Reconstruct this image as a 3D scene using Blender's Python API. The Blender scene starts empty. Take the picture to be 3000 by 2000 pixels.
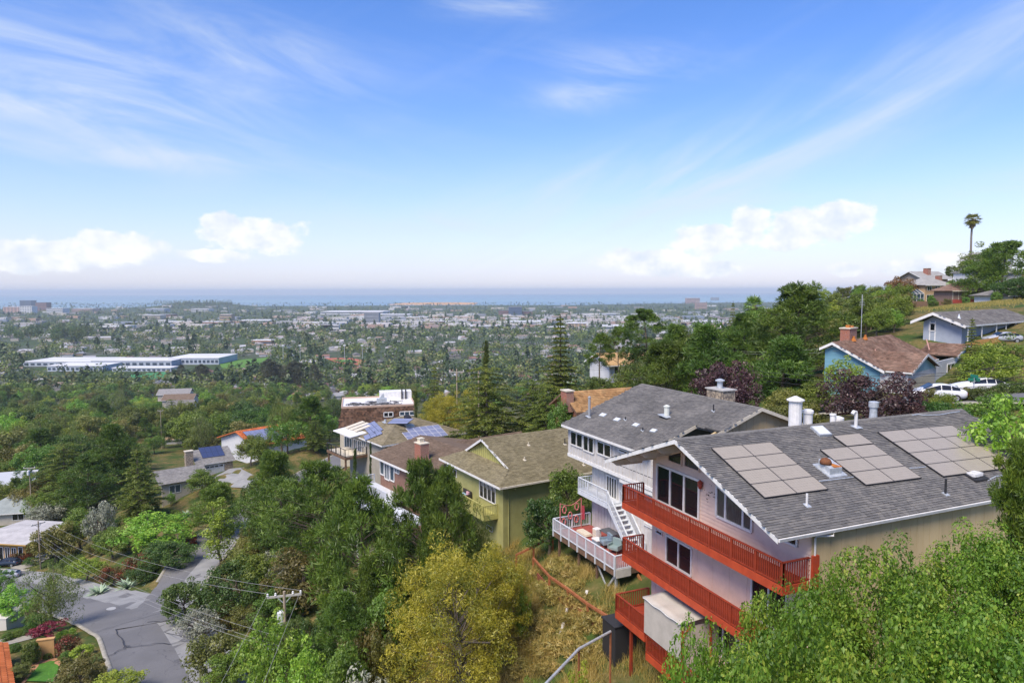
import bpy, math, random
import numpy as np
from mathutils import Vector, Matrix
rnd = random.Random(7)
sc = bpy.context.scene
R = math.radians
# ------------------------------------------------------------------ camera
CZ = 110.0                       # camera height above the bay, metres
FPX = 2000.0; PITCH = R(4.23); ROLL = R(0.16)
cam = bpy.data.cameras.new('camera'); camo = bpy.data.objects.new('camera', cam)
sc.collection.objects.link(camo); sc.camera = camo
cam.sensor_width = 36.0; cam.lens = 36.0 * FPX / 3000.0
cam.clip_start = 0.5; cam.clip_end = 80000
camo.location = (0, 0, CZ)
camo.rotation_mode = 'QUATERNION'
camo.rotation_quaternion = (Matrix.Rotation(R(90) - PITCH, 4, 'X') @ Matrix.Rotation(-ROLL, 4, 'Z')).to_quaternion()
# ------------------------------------------------------------------ world
SUN_EL, SUN_AZ = R(54), R(213)   # azimuth clockwise from +Y: behind the camera, to its left
world = bpy.data.worlds.new('World'); sc.world = world; world.use_nodes = True
wt = world.node_tree; wt.nodes.clear()
class NX:
    """tiny expression helper on shader math nodes"""
    def __init__(s, tree, sock): s.t = tree; s.s = sock
    def op(s, o, b=None, c=None):
        n = s.t.nodes.new('ShaderNodeMath'); n.operation = o
        s.t.links.new(s.s, n.inputs[0])
        for i, v in ((1, b), (2, c)):
            if v is None: continue
            if isinstance(v, NX): s.t.links.new(v.s, n.inputs[i])
            else: n.inputs[i].default_value = v
        return NX(s.t, n.outputs[0])
    def __add__(s, b): return s.op('ADD', b)
    def __sub__(s, b): return s.op('SUBTRACT', b)
    def __mul__(s, b): return s.op('MULTIPLY', b)
    def __truediv__(s, b): return s.op('DIVIDE', b)
    def step(s, a, b):
        n = s.t.nodes.new('ShaderNodeMapRange'); n.interpolation_type = 'SMOOTHSTEP'
        s.t.links.new(s.s, n.inputs[0]); n.inputs[1].default_value = a; n.inputs[2].default_value = b
        return NX(s.t, n.outputs[0])
def mixcol(t, fac, a, b):
    n = t.nodes.new('ShaderNodeMix'); n.data_type = 'RGBA'
    for k, v in ((0, fac), (6, a), (7, b)):
        if isinstance(v, NX): t.links.new(v.s, n.inputs[k])
        elif hasattr(v, 'is_output'): t.links.new(v, n.inputs[k])
        else: n.inputs[k].default_value = v if k == 0 else (*v, 1)[:4]
    return n.outputs[2]
sky = wt.nodes.new('ShaderNodeTexSky'); sky.sky_type = 'NISHITA'; sky.sun_disc = False
sky.sun_elevation = SUN_EL; sky.sun_rotation = SUN_AZ; sky.altitude = 100
sky.air_density = 1.0; sky.dust_density = 0.6; sky.ozone_density = 2.0
tc = wt.nodes.new('ShaderNodeTexCoord')
sep = wt.nodes.new('ShaderNodeSeparateXYZ'); wt.links.new(tc.outputs['Generated'], sep.inputs[0])
DX, DY, DZ = (NX(wt, sep.outputs[i]) for i in range(3))
AZ = DX.op('ARCTAN2', DY)            # 0 straight ahead, + to the right
EL = DZ.op('ARCSINE')
def vec(a, b, c=0.0):
    n = wt.nodes.new('ShaderNodeCombineXYZ')
    for i, v in enumerate((a, b, c)):
        if isinstance(v, NX): wt.links.new(v.s, n.inputs[i])
        else: n.inputs[i].default_value = v
    return n.outputs[0]
def wnoise(v, scale, detail, rough=.55, dist=0.0):
    n = wt.nodes.new('ShaderNodeTexNoise'); wt.links.new(v, n.inputs['Vector'])
    n.inputs['Scale'].default_value = scale; n.inputs['Detail'].default_value = detail
    n.inputs['Roughness'].default_value = rough; n.inputs['Distortion'].default_value = dist
    return NX(wt, n.outputs[0])
def skyang(px, py):                  # photo pixel to azimuth and elevation
    return math.atan((px - 1500) / FPX), math.atan((852 - py) / FPX * math.cos(math.atan((px - 1500) / FPX)))
# cumulus banks low over the bay
nb = wnoise(vec(AZ, EL * 1.5), 15, 5, .62)
nf = wnoise(vec(AZ, EL * 1.5, 3.0), 46, 3, .65)
bump_ = (nb - .5) * 1.55 + (nf - .5) * .5
mask = None
for px, py, rx, ry in ((130, 740, 190, 58), (350, 730, 130, 62), (10, 750, 120, 45), (755, 690, 165, 72), (665, 652, 85, 36), (650, 748, 130, 24),
                       (1900, 770, 230, 50), (2090, 705, 160, 62), (2190, 655, 75, 50), (2070, 790, 120, 36), (2400, 665, 180, 62), (2450, 640, 90, 50),
                       (2300, 710, 90, 40), (2640, 785, 70, 32), (2770, 775, 90, 40), (2470, 795, 55, 26),):
    a0, e0 = skyang(px, py); ra = rx / FPX; re = ry / FPX
    dx = (AZ - a0) * (1 / ra); dy = (EL - e0) * (1 / re)
    m = (dx * dx + dy * dy).op('SQRT').op('MULTIPLY', -1.0) + 1.0
    mask = m if mask is None else mask.op('SMOOTH_MAX', m, .08)
ehor = (EL * -1.0 + .14).step(0.0, .12)
cum = (mask + bump_ * .95).step(.14, .42)
cshade = (wnoise(vec(AZ, EL * 1.3, 7.0), 22, 3, .6)).step(.25, .7)
# thin high cloud, combed in long streaks
rotA = AZ * math.cos(.42) + EL * math.sin(.42); rotB = EL * math.cos(.42) - AZ * math.sin(.42)
ci1 = wnoise(vec(rotA * 1.0, rotB * 5.5, 1.0), 2.6, 6, .58, .5)
rotC = AZ * math.cos(-.18) + EL * math.sin(-.18); rotD = EL * math.cos(-.18) - AZ * math.sin(-.18)
ci2 = wnoise(vec(rotC * 1.0, rotD * 5.0, 5.0), 3.0, 6, .6, .7)
def soft(px, py, rx, ry, ang):
    a0, e0 = skyang(px, py); c, s_ = math.cos(ang), math.sin(ang)
    u = ((AZ - a0) * c + (EL - e0) * s_) * (FPX / rx); v = ((EL - e0) * c - (AZ - a0) * s_) * (FPX / ry)
    return (u * u + v * v).op('MULTIPLY', -1.0).op('EXPONENT')
w1 = soft(2150, 480, 1100, 110, .36) + soft(1750, 545, 420, 70, .2)          # long diagonal band on the right
w2 = soft(250, 240, 560, 170, -.22) + soft(850, 190, 330, 75, -.12) + soft(250, 330, 380, 60, .05)
w3 = soft(1450, 55, 170, 30, 0.0) + soft(1830, 195, 200, 45, -.1) + soft(1700, 300, 160, 40, .15) + soft(1200, 660, 320, 40, 0.0) + soft(2900, 560, 300, 40, .08) + soft(2100, 610, 300, 25, 0) + soft(450, 470, 260, 30, 0)
cir = (ci1.step(.30, .80) * w1 * .8) + (ci2.step(.24, .80) * w2 * .72) + (ci2.step(.30, .75) * w3 * .7) + (ci1.step(.5, .9) * .12) + (ci2.step(.45, .85) * .08)
hs = wt.nodes.new('ShaderNodeHueSaturation'); hs.inputs['Saturation'].default_value = 1.3; hs.inputs['Value'].default_value = .80
wt.links.new(sky.outputs[0], hs.inputs['Color'])
tint = wt.nodes.new('ShaderNodeMix'); tint.data_type = 'RGBA'; tint.blend_type = 'MULTIPLY'; tint.inputs[0].default_value = 1; tint.inputs[7].default_value = (1.15, .95, 1.14, 1); wt.links.new(hs.outputs[0], tint.inputs[6])
SKYK = .86 / .13
col = mixcol(wt, (EL * -1.0 + .25).step(0.0, .27) * .60, tint.outputs[2], [c * SKYK for c in (.34, .44, .60)])
cl = cir.op('MINIMUM', .8)
col = mixcol(wt, cl, col, [c * SKYK for c in (.46, .515, .60)])
ccol = mixcol(wt, cshade, [c * SKYK for c in (.48, .53, .61)], [c * SKYK for c in (.68, .68, .68)])
col = mixcol(wt, cum * .97, col, ccol)
bg = wt.nodes.new('ShaderNodeBackground'); bg.inputs['Strength'].default_value = .13
world.cycles.sampling_method = 'MANUAL'; world.cycles.sample_map_resolution = 512
wo = wt.nodes.new('ShaderNodeOutputWorld')
wt.links.new(col, bg.inputs['Color']); wt.links.new(bg.outputs[0], wo.inputs[0])
# ------------------------------------------------------------------ sun (veiled, soft)
sl = bpy.data.lights.new('sun', 'SUN'); sl.energy = 2.7; sl.angle = R(30); sl.color = (1.0, .90, .75)
so = bpy.data.objects.new('sun', sl); sc.collection.objects.link(so)
sd = Vector((math.sin(SUN_AZ) * math.cos(SUN_EL), math.cos(SUN_AZ) * math.cos(SUN_EL), math.sin(SUN_EL)))
so.rotation_euler = sd.to_track_quat('Z', 'Y').to_euler(); so.location = (-60, -80, 260)
vs = sc.view_settings; vs.view_transform = 'Standard'; vs.look = 'None'; vs.gamma = 1; vs.exposure = 0.93; vs.use_curve_mapping = False
sc.cycles.max_bounces = 6; sc.cycles.diffuse_bounces = 4; sc.cycles.glossy_bounces = 2; sc.cycles.transmission_bounces = 3
sc.cycles.transparent_max_bounces = 6; sc.cycles.volume_bounces = 0; sc.cycles.use_denoising = True
sc.cycles.caustics_reflective = False; sc.cycles.caustics_refractive = False
# ------------------------------------------------------------------ pixel helpers (rel. to the camera, z up)
cr, sr, cp, sp = math.cos(ROLL), math.sin(ROLL), math.cos(PITCH), math.sin(PITCH)
def ray(px, py):
    X = (px - 1500) / FPX; Y = (1000 - py) / FPX
    X, Y = X * cr + Y * sr, -X * sr + Y * cr
    return np.array([X, cp + Y * sp, -sp + Y * cp])
def atz(px, py, z): r = ray(px, py); return r * (z / r[2])
def atd(px, py, d): r = ray(px, py); return r * (d / r[1])
# ------------------------------------------------------------------ materials
MATS = {}
def mat(name, col, rough=.8, col2=None, scale=3.0, detail=4, bump=0.0, bscale=None, spec=.3, metal=0.0, tone=None, coords='Object', contrast=(.35, .65), objrand=0.0, trans=0.0, emit=None, stretch=None):
    """principled or leaf material: noise between col and col2, optional 'tone' attribute ramp, bump"""
    if name in MATS: return MATS[name]
    m = bpy.data.materials.new(name); m.use_nodes = True; t = m.node_tree; t.nodes.clear()
    out = t.nodes.new('ShaderNodeOutputMaterial')
    tcn = t.nodes.new('ShaderNodeTexCoord'); vsock = tcn.outputs[coords]
    if stretch:
        mp = t.nodes.new('ShaderNodeMapping'); mp.inputs['Scale'].default_value = stretch
        t.links.new(vsock, mp.inputs[0]); vsock = mp.outputs[0]
    csock = None
    if col2 is not None:
        n = t.nodes.new('ShaderNodeTexNoise'); n.inputs['Scale'].default_value = scale; n.inputs['Detail'].default_value = detail
        n.inputs['Roughness'].default_value = .6; t.links.new(vsock, n.inputs['Vector'])
        csock = mixcol(t, NX(t, n.outputs[0]).step(*contrast), col, col2)
    if tone is not None:
        at = t.nodes.new('ShaderNodeAttribute'); at.attribute_name = 'tone'
        rp = t.nodes.new('ShaderNodeValToRGB'); t.links.new(at.outputs['Fac'], rp.inputs[0])
        e = rp.color_ramp.elements
        while len(e) < len(tone): e.new(.5)
        for i, c in enumerate(tone): e[i].position = i / (len(tone) - 1); e[i].color = (*c, 1)
        if csock is None: csock = rp.outputs[0]
        else:
            mm = t.nodes.new('ShaderNodeMix'); mm.data_type = 'RGBA'; mm.blend_type = 'MULTIPLY'; mm.inputs[0].default_value = 1
            t.links.new(csock, mm.inputs[6]); t.links.new(rp.outputs[0], mm.inputs[7]); csock = mm.outputs[2]
    if objrand:
        oi = t.nodes.new('ShaderNodeObjectInfo'); h = t.nodes.new('ShaderNodeHueSaturation')
        r = NX(t, oi.outputs['Random'])
        t.links.new((r * (objrand * .14) + (.5 - objrand * .07)).s, h.inputs['Hue'])
        r2 = (r * 7.31).op('FRACT')
        t.links.new((r2 * (objrand * 1.0) + (1 - objrand * .5)).s, h.inputs['Value'])
        if csock is None: h.inputs['Color'].default_value = (*col, 1)
        else: t.links.new(csock, h.inputs['Color'])
        csock = h.outputs[0]
    if trans:
        d = t.nodes.new('ShaderNodeBsdfDiffuse'); tr = t.nodes.new('ShaderNodeBsdfTranslucent'); gl = t.nodes.new('ShaderNodeBsdfGlossy')
        gl.inputs['Roughness'].default_value = .5; gl.inputs['Color'].default_value = (.8, .8, .8, 1)
        for nn in (d, tr):
            if csock is None: nn.inputs['Color'].default_value = (*col, 1)
            else: t.links.new(csock, nn.inputs['Color'])
        mx = t.nodes.new('ShaderNodeMixShader'); mx.inputs[0].default_value = trans
        t.links.new(d.outputs[0], mx.inputs[1]); t.links.new(tr.outputs[0], mx.inputs[2])
        m2 = t.nodes.new('ShaderNodeMixShader'); m2.inputs[0].default_value = spec * .12
        t.links.new(mx.outputs[0], m2.inputs[1]); t.links.new(gl.outputs[0], m2.inputs[2])
        t.links.new(m2.outputs[0], out.inputs[0]); MATS[name] = m; return m
    b = t.nodes.new('ShaderNodeBsdfPrincipled'); b.inputs['Roughness'].default_value = rough
    b.inputs['Specular IOR Level'].default_value = spec; b.inputs['Metallic'].default_value = metal
    if csock is None: b.inputs['Base Color'].default_value = (*col, 1)
    else: t.links.new(csock, b.inputs['Base Color'])
    if bump:
        n = t.nodes.new('ShaderNodeTexNoise'); n.inputs['Scale'].default_value = bscale or scale * 4; n.inputs['Detail'].default_value = 5
        t.links.new(vsock, n.inputs['Vector'])
        bp = t.nodes.new('ShaderNodeBump'); bp.inputs['Strength'].default_value = bump; bp.inputs['Distance'].default_value = .02
        t.links.new(n.outputs[0], bp.inputs['Height']); t.links.new(bp.outputs[0], b.inputs['Normal'])
    t.links.new(b.outputs[0], out.inputs[0]); MATS[name] = m; return m
# ------------------------------------------------------------------ mesh helpers
COL = sc.collection
def link(o, parent=None):
    COL.objects.link(o)
    if parent is not None: o.parent = parent
    return o
def tag(o, label=None, cat=None, group=None, kind=None):
    for k, v in (('label', label), ('category', cat), ('group', group), ('kind', kind)):
        if v: o[k] = v
    return o
def empty(name, loc, rz=0.0):
    o = bpy.data.objects.new(name, None); o.location = loc; o.rotation_euler = (0, 0, rz); o.empty_display_size = .5
    return link(o)
def np_mesh(name, verts, faces, m=None, tone=None, smooth=False):
    """verts Nx3, faces Mx4 or Mx3 (all of one size); tone per face"""
    me = bpy.data.meshes.new(name); verts = np.asarray(verts, np.float32); faces = np.asarray(faces, np.int32)
    k = faces.shape[1]; me.vertices.add(len(verts)); me.vertices.foreach_set('co', verts.ravel())
    me.loops.add(faces.size); me.loops.foreach_set('vertex_index', faces.ravel())
    me.polygons.add(len(faces)); me.polygons.foreach_set('loop_start', np.arange(0, faces.size, k, dtype=np.int32))
    if smooth: me.polygons.foreach_set('use_smooth', np.ones(len(faces), bool))
    if tone is not None:
        a = me.attributes.new('tone', 'FLOAT', 'FACE'); a.data.foreach_set('value', np.asarray(tone, np.float32))
    me.update(calc_edges=True)
    if m: me.materials.append(m)
    return me
class MB:
    def __init__(s): s.v = []; s.f = []; s.tn = []
    def add(s, vs_, fs, tone=.5):
        b = len(s.v); s.v += [tuple(float(c) for c in p) for p in vs_]; s.f += [[b + i for i in f] for f in fs]; s.tn += [tone] * len(fs); return s
    def box(s, x0, x1, y0, y1, z0, z1, tone=.5):
        return s.add([(x, y, z) for x in (x0, x1) for y in (y0, y1) for z in (z0, z1)], [(0, 1, 3, 2), (4, 6, 7, 5), (0, 4, 5, 1), (2, 3, 7, 6), (0, 2, 6, 4), (1, 5, 7, 3)], tone)
    def prism(s, poly, vec_, tone=.5):
        n = len(poly); P = [Vector(p) for p in poly]; d = Vector(vec_); Q = [p + d for p in P]
        nrm = Vector((0, 0, 0))
        for i in range(n): nrm += P[i].cross(P[(i + 1) % n])
        if nrm.dot(d) > 0: P, Q = Q, P       # outward normals
        fs = [list(range(n)), list(range(2 * n - 1, n - 1, -1))] + [(i, i + n, (i + 1) % n + n, (i + 1) % n) for i in range(n)]
        return s.add(P + Q, fs, tone)
    def beam(s, p, q, w, h=None, up=(0, 0, 1), tone=.5):
        p, q, up = Vector(p), Vector(q), Vector(up); h = h or w; d = (q - p).normalized()
        if abs(d.dot(up)) > .98: up = Vector((1, 0, 0))
        a = d.cross(up).normalized() * (w / 2); b = a.cross(d).normalized() * (h / 2)
        return s.add([p - a - b, p + a - b, p + a + b, p - a + b, q - a - b, q + a - b, q + a + b, q - a + b], [(3, 2, 1, 0), (4, 5, 6, 7), (0, 1, 5, 4), (1, 2, 6, 5), (2, 3, 7, 6), (3, 0, 4, 7)], tone)
    def tube(s, pts, rad, n=8, cap=True, tone=.5):
        pts = [Vector(p) for p in pts]; rad = rad if hasattr(rad, '__len__') else [rad] * len(pts); vs_ = []; fs = []
        for i, p in enumerate(pts):
            d = (pts[min(i + 1, len(pts) - 1)] - pts[max(i - 1, 0)]).normalized()
            a = d.cross(Vector((0, 0, 1)) if abs(d.z) < .95 else Vector((1, 0, 0))).normalized(); b = d.cross(a)
            for k in range(n): th = 2 * math.pi * k / n; vs_.append(p + (a * math.cos(th) + b * math.sin(th)) * rad[i])
        for i in range(len(pts) - 1):
            for k in range(n): fs.append((i * n + k, (i + 1) * n + k, (i + 1) * n + (k + 1) % n, i * n + (k + 1) % n))
        if cap: fs.append(list(range(n))); fs.append(list(range(len(pts) * n - 1, (len(pts) - 1) * n - 1, -1)))
        return s.add(vs_, fs, tone)
    def lathe(s, prof, n=14, base=(0, 0, 0), tone=.5):
        vs_ = []; fs = []; L = len(prof)
        for r, z in prof:
            for k in range(n): th = 2 * math.pi * k / n; vs_.append((base[0] + r * math.cos(th), base[1] + r * math.sin(th), base[2] + z))
        for i in range(L - 1):
            for k in range(n): fs.append((i * n + k, i * n + (k + 1) % n, (i + 1) * n + (k + 1) % n, (i + 1) * n + k))
        fs.append(list(range(n))[::-1]); fs.append(list(range((L - 1) * n, L * n)))
        return s.add(vs_, fs, tone)
    def mesh(s, name, m=None, smooth=False):
        me = bpy.data.meshes.new(name); me.from_pydata(s.v, [], s.f)
        a = me.attributes.new('tone', 'FLOAT', 'FACE'); a.data.foreach_set('value', s.tn)
        if smooth: me.polygons.foreach_set('use_smooth', [True] * len(me.polygons))
        me.update()
        if m: me.materials.append(m)
        return me
    def build(s, name, m, parent=None, smooth=False, bevel=0.0):
        o = bpy.data.objects.new(name, s.mesh(name, m, smooth)); link(o, parent)
        if bevel:
            bv = o.modifiers.new('bevel', 'BEVEL'); bv.width = bevel; bv.segments = 2; bv.limit_method = 'ANGLE'
        return o
def put(name, me, loc=(0, 0, 0), rot=(0, 0, 0), scale=(1, 1, 1), parent=None):
    o = bpy.data.objects.new(name, me); o.location = loc; o.rotation_euler = rot; o.scale = scale
    return link(o, parent)
# ================================================================== terrain
CP = np.array([  # x, y, z relative to the camera
 (6.6,39.4,-20.6),(11.6,27.4,-21.2),(29.1,34.7,-13.5),(24,46.7,-10.5),(20,38,-14.5),(2.9,30.2,-22.8),(-2.7,28,-25),(8,22,-21),(4,45,-20.5),(10,52,-17.5),(3,51,-20.8),
 (-5,40,-25.5),(-16,48,-30.5),(-36,65,-34.9),(-28.5,57,-32.5),(-25,46,-31.5),(-54,94,-40.4),(-70,110,-44.2),(-80,113,-46.4),(-95,113,-47.9),(-47,100,-38.6),(-48.6,108,-38.8),
 (-44.8,118,-38.2),(-55,135,-37.7),(-63,141,-38.7),(-40,128,-36.8),(-60,106,-41.2),(-64,170,-45),(-50,165,-38),(-1.5,57,-23.2),(12,65,-16.5),(20,60,-12.5),(-12,70,-26),(0,78,-19.5),(-18,86,-26.5),(-5,95,-21),(-22,102,-26),
 (-8,108,-23),(-30,80,-32),(-28,95,-30.5),(-38,105,-34.5),(-36,88,-35),(-12,55,-27.8),(-22,68,-31),(33,57,-9.3),(31,49,-10.2),(42,60,-8.6),(45,70,-10.6),(52,73,-10.6),(58,76,-10.4),(48,64,-9.6),(57,71,-10.6),(63,77,-10.0),(66,87,-6.6),(38,75,-11),(57,90,-6.8),(70,95,-5.5),(124,200,-3.9),(70,120,-5),(62,140,-7.5),(100,140,-2.5),(87,150,-5),
 (165,230,5),(210,240,9),(150,180,-1),(100,180,-6.5),(97,172,-4.8),(112,169,-4.8),(110,260,-8),(55,130,-9),(60,170,-17),(80,220,-22),(40,110,-10.5),(21,110,-15.5),(10,100,-17.5),(-5,120,-26),(20,160,-29),(50,220,-36),(0,200,-40),(0,300,-60),(0,450,-82),(0,620,-94),(150,400,-60),(250,350,-25),(300,600,-85),
 (-150,300,-64),(-100,450,-79),(-300,450,-84),(-200,200,-59),(-150,150,-54),(-200,120,-60),(-120,85,-50),(-65,62,-37.5),(-50,50,-34.5),(-60,75,-38.2),(-75,85,-43.2),(-60,82,-40.2),(-92,119,-48.8),(-300,250,-72),(-200,600,-94),(-450,600,-96),(-400,300,-82),
 (0,0,-23),(18,10,-15.5),(20,20,-17),(14,18,-18.5),(-20,20,-30),(-45,20,-34),(40,20,-9),(60,40,-4),(35,35,-11),(0,-30,-22),(60,0,-2),(-60,0,-37),(120,100,2),(160,150,6),(110,60,4),(-110,30,-47),(-200,40,-62),(200,80,12),(-45,150,-35.5),(-85,150,-47.5),(-110,130,-50.5),(-98,125,-49.4),(-110,150,-51.5),(-130,175,-54),(-90,175,-51),(-36,140,-36),(-30,170,-38)], float)
def tps(c):
    xy = c[:, :2] / 100; n = len(c); d2 = ((xy[:, None] - xy[None]) ** 2).sum(-1)
    K = np.where(d2 > 0, .5 * d2 * np.log(np.maximum(d2, 1e-12)), 0) + np.eye(n) * 2e-4
    Pm = np.hstack([np.ones((n, 1)), xy]); A = np.block([[K, Pm], [Pm.T, np.zeros((3, 3))]])
    return xy, np.linalg.solve(A, np.concatenate([c[:, 2], np.zeros(3)]))
_xy, _w = tps(CP)
def near_z(x, y):
    q = np.stack([np.ravel(x), np.ravel(y)], -1) / 100; o = np.empty(len(q))
    for i in range(0, len(q), 4000):
        b = q[i:i + 4000]; d2 = ((b[:, None] - _xy[None]) ** 2).sum(-1)
        o[i:i + 4000] = np.where(d2 > 0, .5 * d2 * np.log(np.maximum(d2, 1e-12)), 0) @ _w[:-3] + _w[-3] + b @ _w[-2:]
    return o.reshape(np.shape(x))
def sstep(a, b, x): t = np.clip((x - a) / (b - a), 0, 1); return t * t * (3 - 2 * t)
def flat_z(x, y):
    r = np.hypot(x, y); z = np.interp(r, [500, 900, 2000, 5000, 5300, 5420, 40000], [-95, -97, -101, -107.6, -108.6, -113, -113])
    sh = np.interp(x / np.maximum(y, 1), [-1, -.2, .1, .35, .8], [1.08, 1.02, 1.0, 1.25, 1.5])     # the shore lies farther out on the right
    z = np.interp(r / sh, [500, 900, 2000, 5000, 5300, 5420, 40000], [-95, -97, -101, -107.6, -108.6, -113, -113])
    z = z + 44 * np.exp(-(((x + 2130) / 190) ** 2 + ((y - 4500) / 260) ** 2)) + 30 * np.exp(-(((x + 1900) / 110) ** 2 + ((y - 4520) / 200) ** 2))
    return z
# road centre lines: pixel, depth -> smooth path (x, y, z) with half width
def path(pts, n=90):
    P = np.array(pts, float); t = np.concatenate([[0], np.cumsum(np.hypot(*np.diff(P[:, :2], axis=0).T))]); q = np.linspace(0, t[-1], n)
    out = np.stack([np.interp(q, t, P[:, k]) for k in range(P.shape[1])], -1)
    for _ in range(3): out[1:-1] = .25 * out[:-2] + .5 * out[1:-1] + .25 * out[2:]
    return out
ROAD_MAIN = path([(-17, 36, -29.6), (-23, 48, -31.3), (-31, 60, -33.4), (-39, 71, -35.3), (-49, 81, -38.4), (-61, 92, -42.4), (-76, 104, -45.6), (-92, 110, -47.6), (-110, 115, -49.6), (-140, 120, -54), (-170, 126, -58)], 120)
ROAD_UP = path([(-38.5, 70, -35.2), (-41, 79, -36.6), (-44, 88, -38.0), (-45.4, 97, -38.5), (-46.4, 106, -38.6), (-45.3, 117, -38.3), (-43.5, 126, -37.8), (-40, 138, -37), (-36, 150, -36.4)], 90)
ROAD_TOP = path([(60, 34, -5), (48, 47, -7.6), (37, 57, -9.2), (27, 64, -11.6), (17, 74, -15), (9, 86, -18.5), (2, 100, -22), (-3, 116, -26)], 90)
ROADS = [(ROAD_TOP, 3.6), (ROAD_UP, 3.1), (ROAD_MAIN, 4.6)]
def road_blend(x, y, z):
    x = np.asarray(x, float); shp = x.shape; xf, yf, zf = x.ravel(), np.asarray(y, float).ravel(), np.array(z, float).ravel()
    near = np.where((np.abs(xf + 40) < 150) & (yf > 20) & (yf < 175))[0]
    if len(near):
        for pth, hw in ROADS:
            d2 = (xf[near, None] - pth[None, :, 0]) ** 2 + (yf[near, None] - pth[None, :, 1]) ** 2
            j = d2.argmin(1); d = np.sqrt(d2[np.arange(len(near)), j]); w = 1 - sstep(hw + .8, hw + 5, d)
            zf[near] = zf[near] * (1 - w) + (pth[j, 2] - .10) * w
    return zf.reshape(shp)
def terr(x, y):
    x = np.asarray(x, float); y = np.asarray(y, float); r = np.hypot(x, y * .95)
    far = sstep(430, 720, r)
    z = near_z(np.clip(x, -520, 420), np.clip(y, -80, 700)) * (1 - far) + flat_z(x, y) * far
    return road_blend(x, y, z)
def tz(x, y): return float(terr(np.array([x]), np.array([y]))[0])
def ghit(px, py, d0=20, d1=6500):
    """where the sight line of a pixel meets the ground"""
    r = ray(px, py); k = np.geomspace(d0, d1, 900); q = r[None] * (k / r[1])[:, None]
    below = q[:, 2] < terr(q[:, 0], q[:, 1]); i = int(below.argmax())
    return q[i] if below.any() else None
def W(p): return (float(p[0]), float(p[1]), float(p[2]) + CZ)
def grow(a, b, s0, f, lim): 
    o = [b]; s_ = s0
    while o[-1] < lim: s_ *= f; o.append(o[-1] + s_)
    return o
xs = np.array([-v for v in grow(0, 112, 1.6, 1.09, 19000)[::-1]] + list(np.arange(-110.4, 60, 1.6)) + grow(0, 60, 1.6, 1.09, 19000))
ys = np.array([-v for v in grow(0, 10, 3, 1.3, 3000)[::-1]] + list(np.arange(-8, 160, 1.6)) + grow(0, 160, 1.7, 1.055, 20500))
XX, YY = np.meshgrid(xs, ys); ZZ = terr(XX, YY)
nz = (np.sin(XX * .9 + YY * .5) + np.sin(XX * .37 - YY * .83 + 1)) * .10
rough_w = (np.hypot(XX, YY) < 300) * 1.0
for pth, hw in ROADS:
    m_ = (np.abs(XX + 40) < 150) & (YY > 20) & (YY < 175); dd = np.full(XX.shape, 99.)
    dd[m_] = np.sqrt(((XX[m_][:, None] - pth[None, :, 0]) ** 2 + (YY[m_][:, None] - pth[None, :, 1]) ** 2).min(1)); rough_w *= sstep(hw, hw + 4, dd)
ZZ = ZZ + nz * rough_w
def terr(x, y):
    """height of the ground sheet itself (bilinear on its grid)"""
    x = np.asarray(x, float); y = np.asarray(y, float); i = np.clip(np.searchsorted(xs, x) - 1, 0, len(xs) - 2); j = np.clip(np.searchsorted(ys, y) - 1, 0, len(ys) - 2)
    fx = np.clip((x - xs[i]) / (xs[i + 1] - xs[i]), 0, 1); fy = np.clip((y - ys[j]) / (ys[j + 1] - ys[j]), 0, 1)
    return (ZZ[j, i] * (1 - fx) + ZZ[j, i + 1] * fx) * (1 - fy) + (ZZ[j + 1, i] * (1 - fx) + ZZ[j + 1, i + 1] * fx) * fy
nx, ny = len(xs), len(ys); idx = np.arange(nx * ny).reshape(ny, nx)
F_ = np.stack([idx[:-1, :-1], idx[:-1, 1:], idx[1:, 1:], idx[1:, :-1]], -1).reshape(-1, 4)
gm = bpy.data.materials.new('hillside_ground'); gm.use_nodes = True; t = gm.node_tree; b = t.nodes['Principled BSDF']; b.inputs['Roughness'].default_value = .95; b.inputs['Specular IOR Level'].default_value = .1
tcn = t.nodes.new('ShaderNodeTexCoord')
def tnoise(t, sock, s, d=5, r=.6):
    n = t.nodes.new('ShaderNodeTexNoise'); n.inputs['Scale'].default_value = s; n.inputs['Detail'].default_value = d; n.inputs['Roughness'].default_value = r; t.links.new(sock, n.inputs['Vector']); return NX(t, n.outputs[0])
OC = tcn.outputs['Object']
soil = mixcol(t, tnoise(t, OC, .5).step(.4, .62), (.155, .12, .045), (.065, .085, .022))
soil = mixcol(t, tnoise(t, OC, 2.3).step(.5, .7), soil, (.24, .18, .075))
soil = mixcol(t, tnoise(t, OC, .13).step(.45, .62), soil, (.05, .085, .02))
sp_ = t.nodes.new('ShaderNodeSeparateXYZ'); t.links.new(OC, sp_.inputs[0])
urb = mixcol(t, tnoise(t, OC, .02, 5, .7).step(.45, .62), (.05, .08, .028), (.09, .10, .075))
urb = mixcol(t, tnoise(t, OC, .006, 5, .75).step(.55, .66), urb, (.15, .15, .145))
dist = NX(t, sp_.outputs[1]).step(380, 700)
t.links.new(mixcol(t, dist, soil, urb), b.inputs['Base Color'])
ground = put('ground', np_mesh('ground', np.stack([XX, YY, ZZ + CZ], -1).reshape(-1, 3), F_, gm, smooth=True)); tag(ground, 'hillside falling away to the wide flat below', kind='structure')
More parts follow.
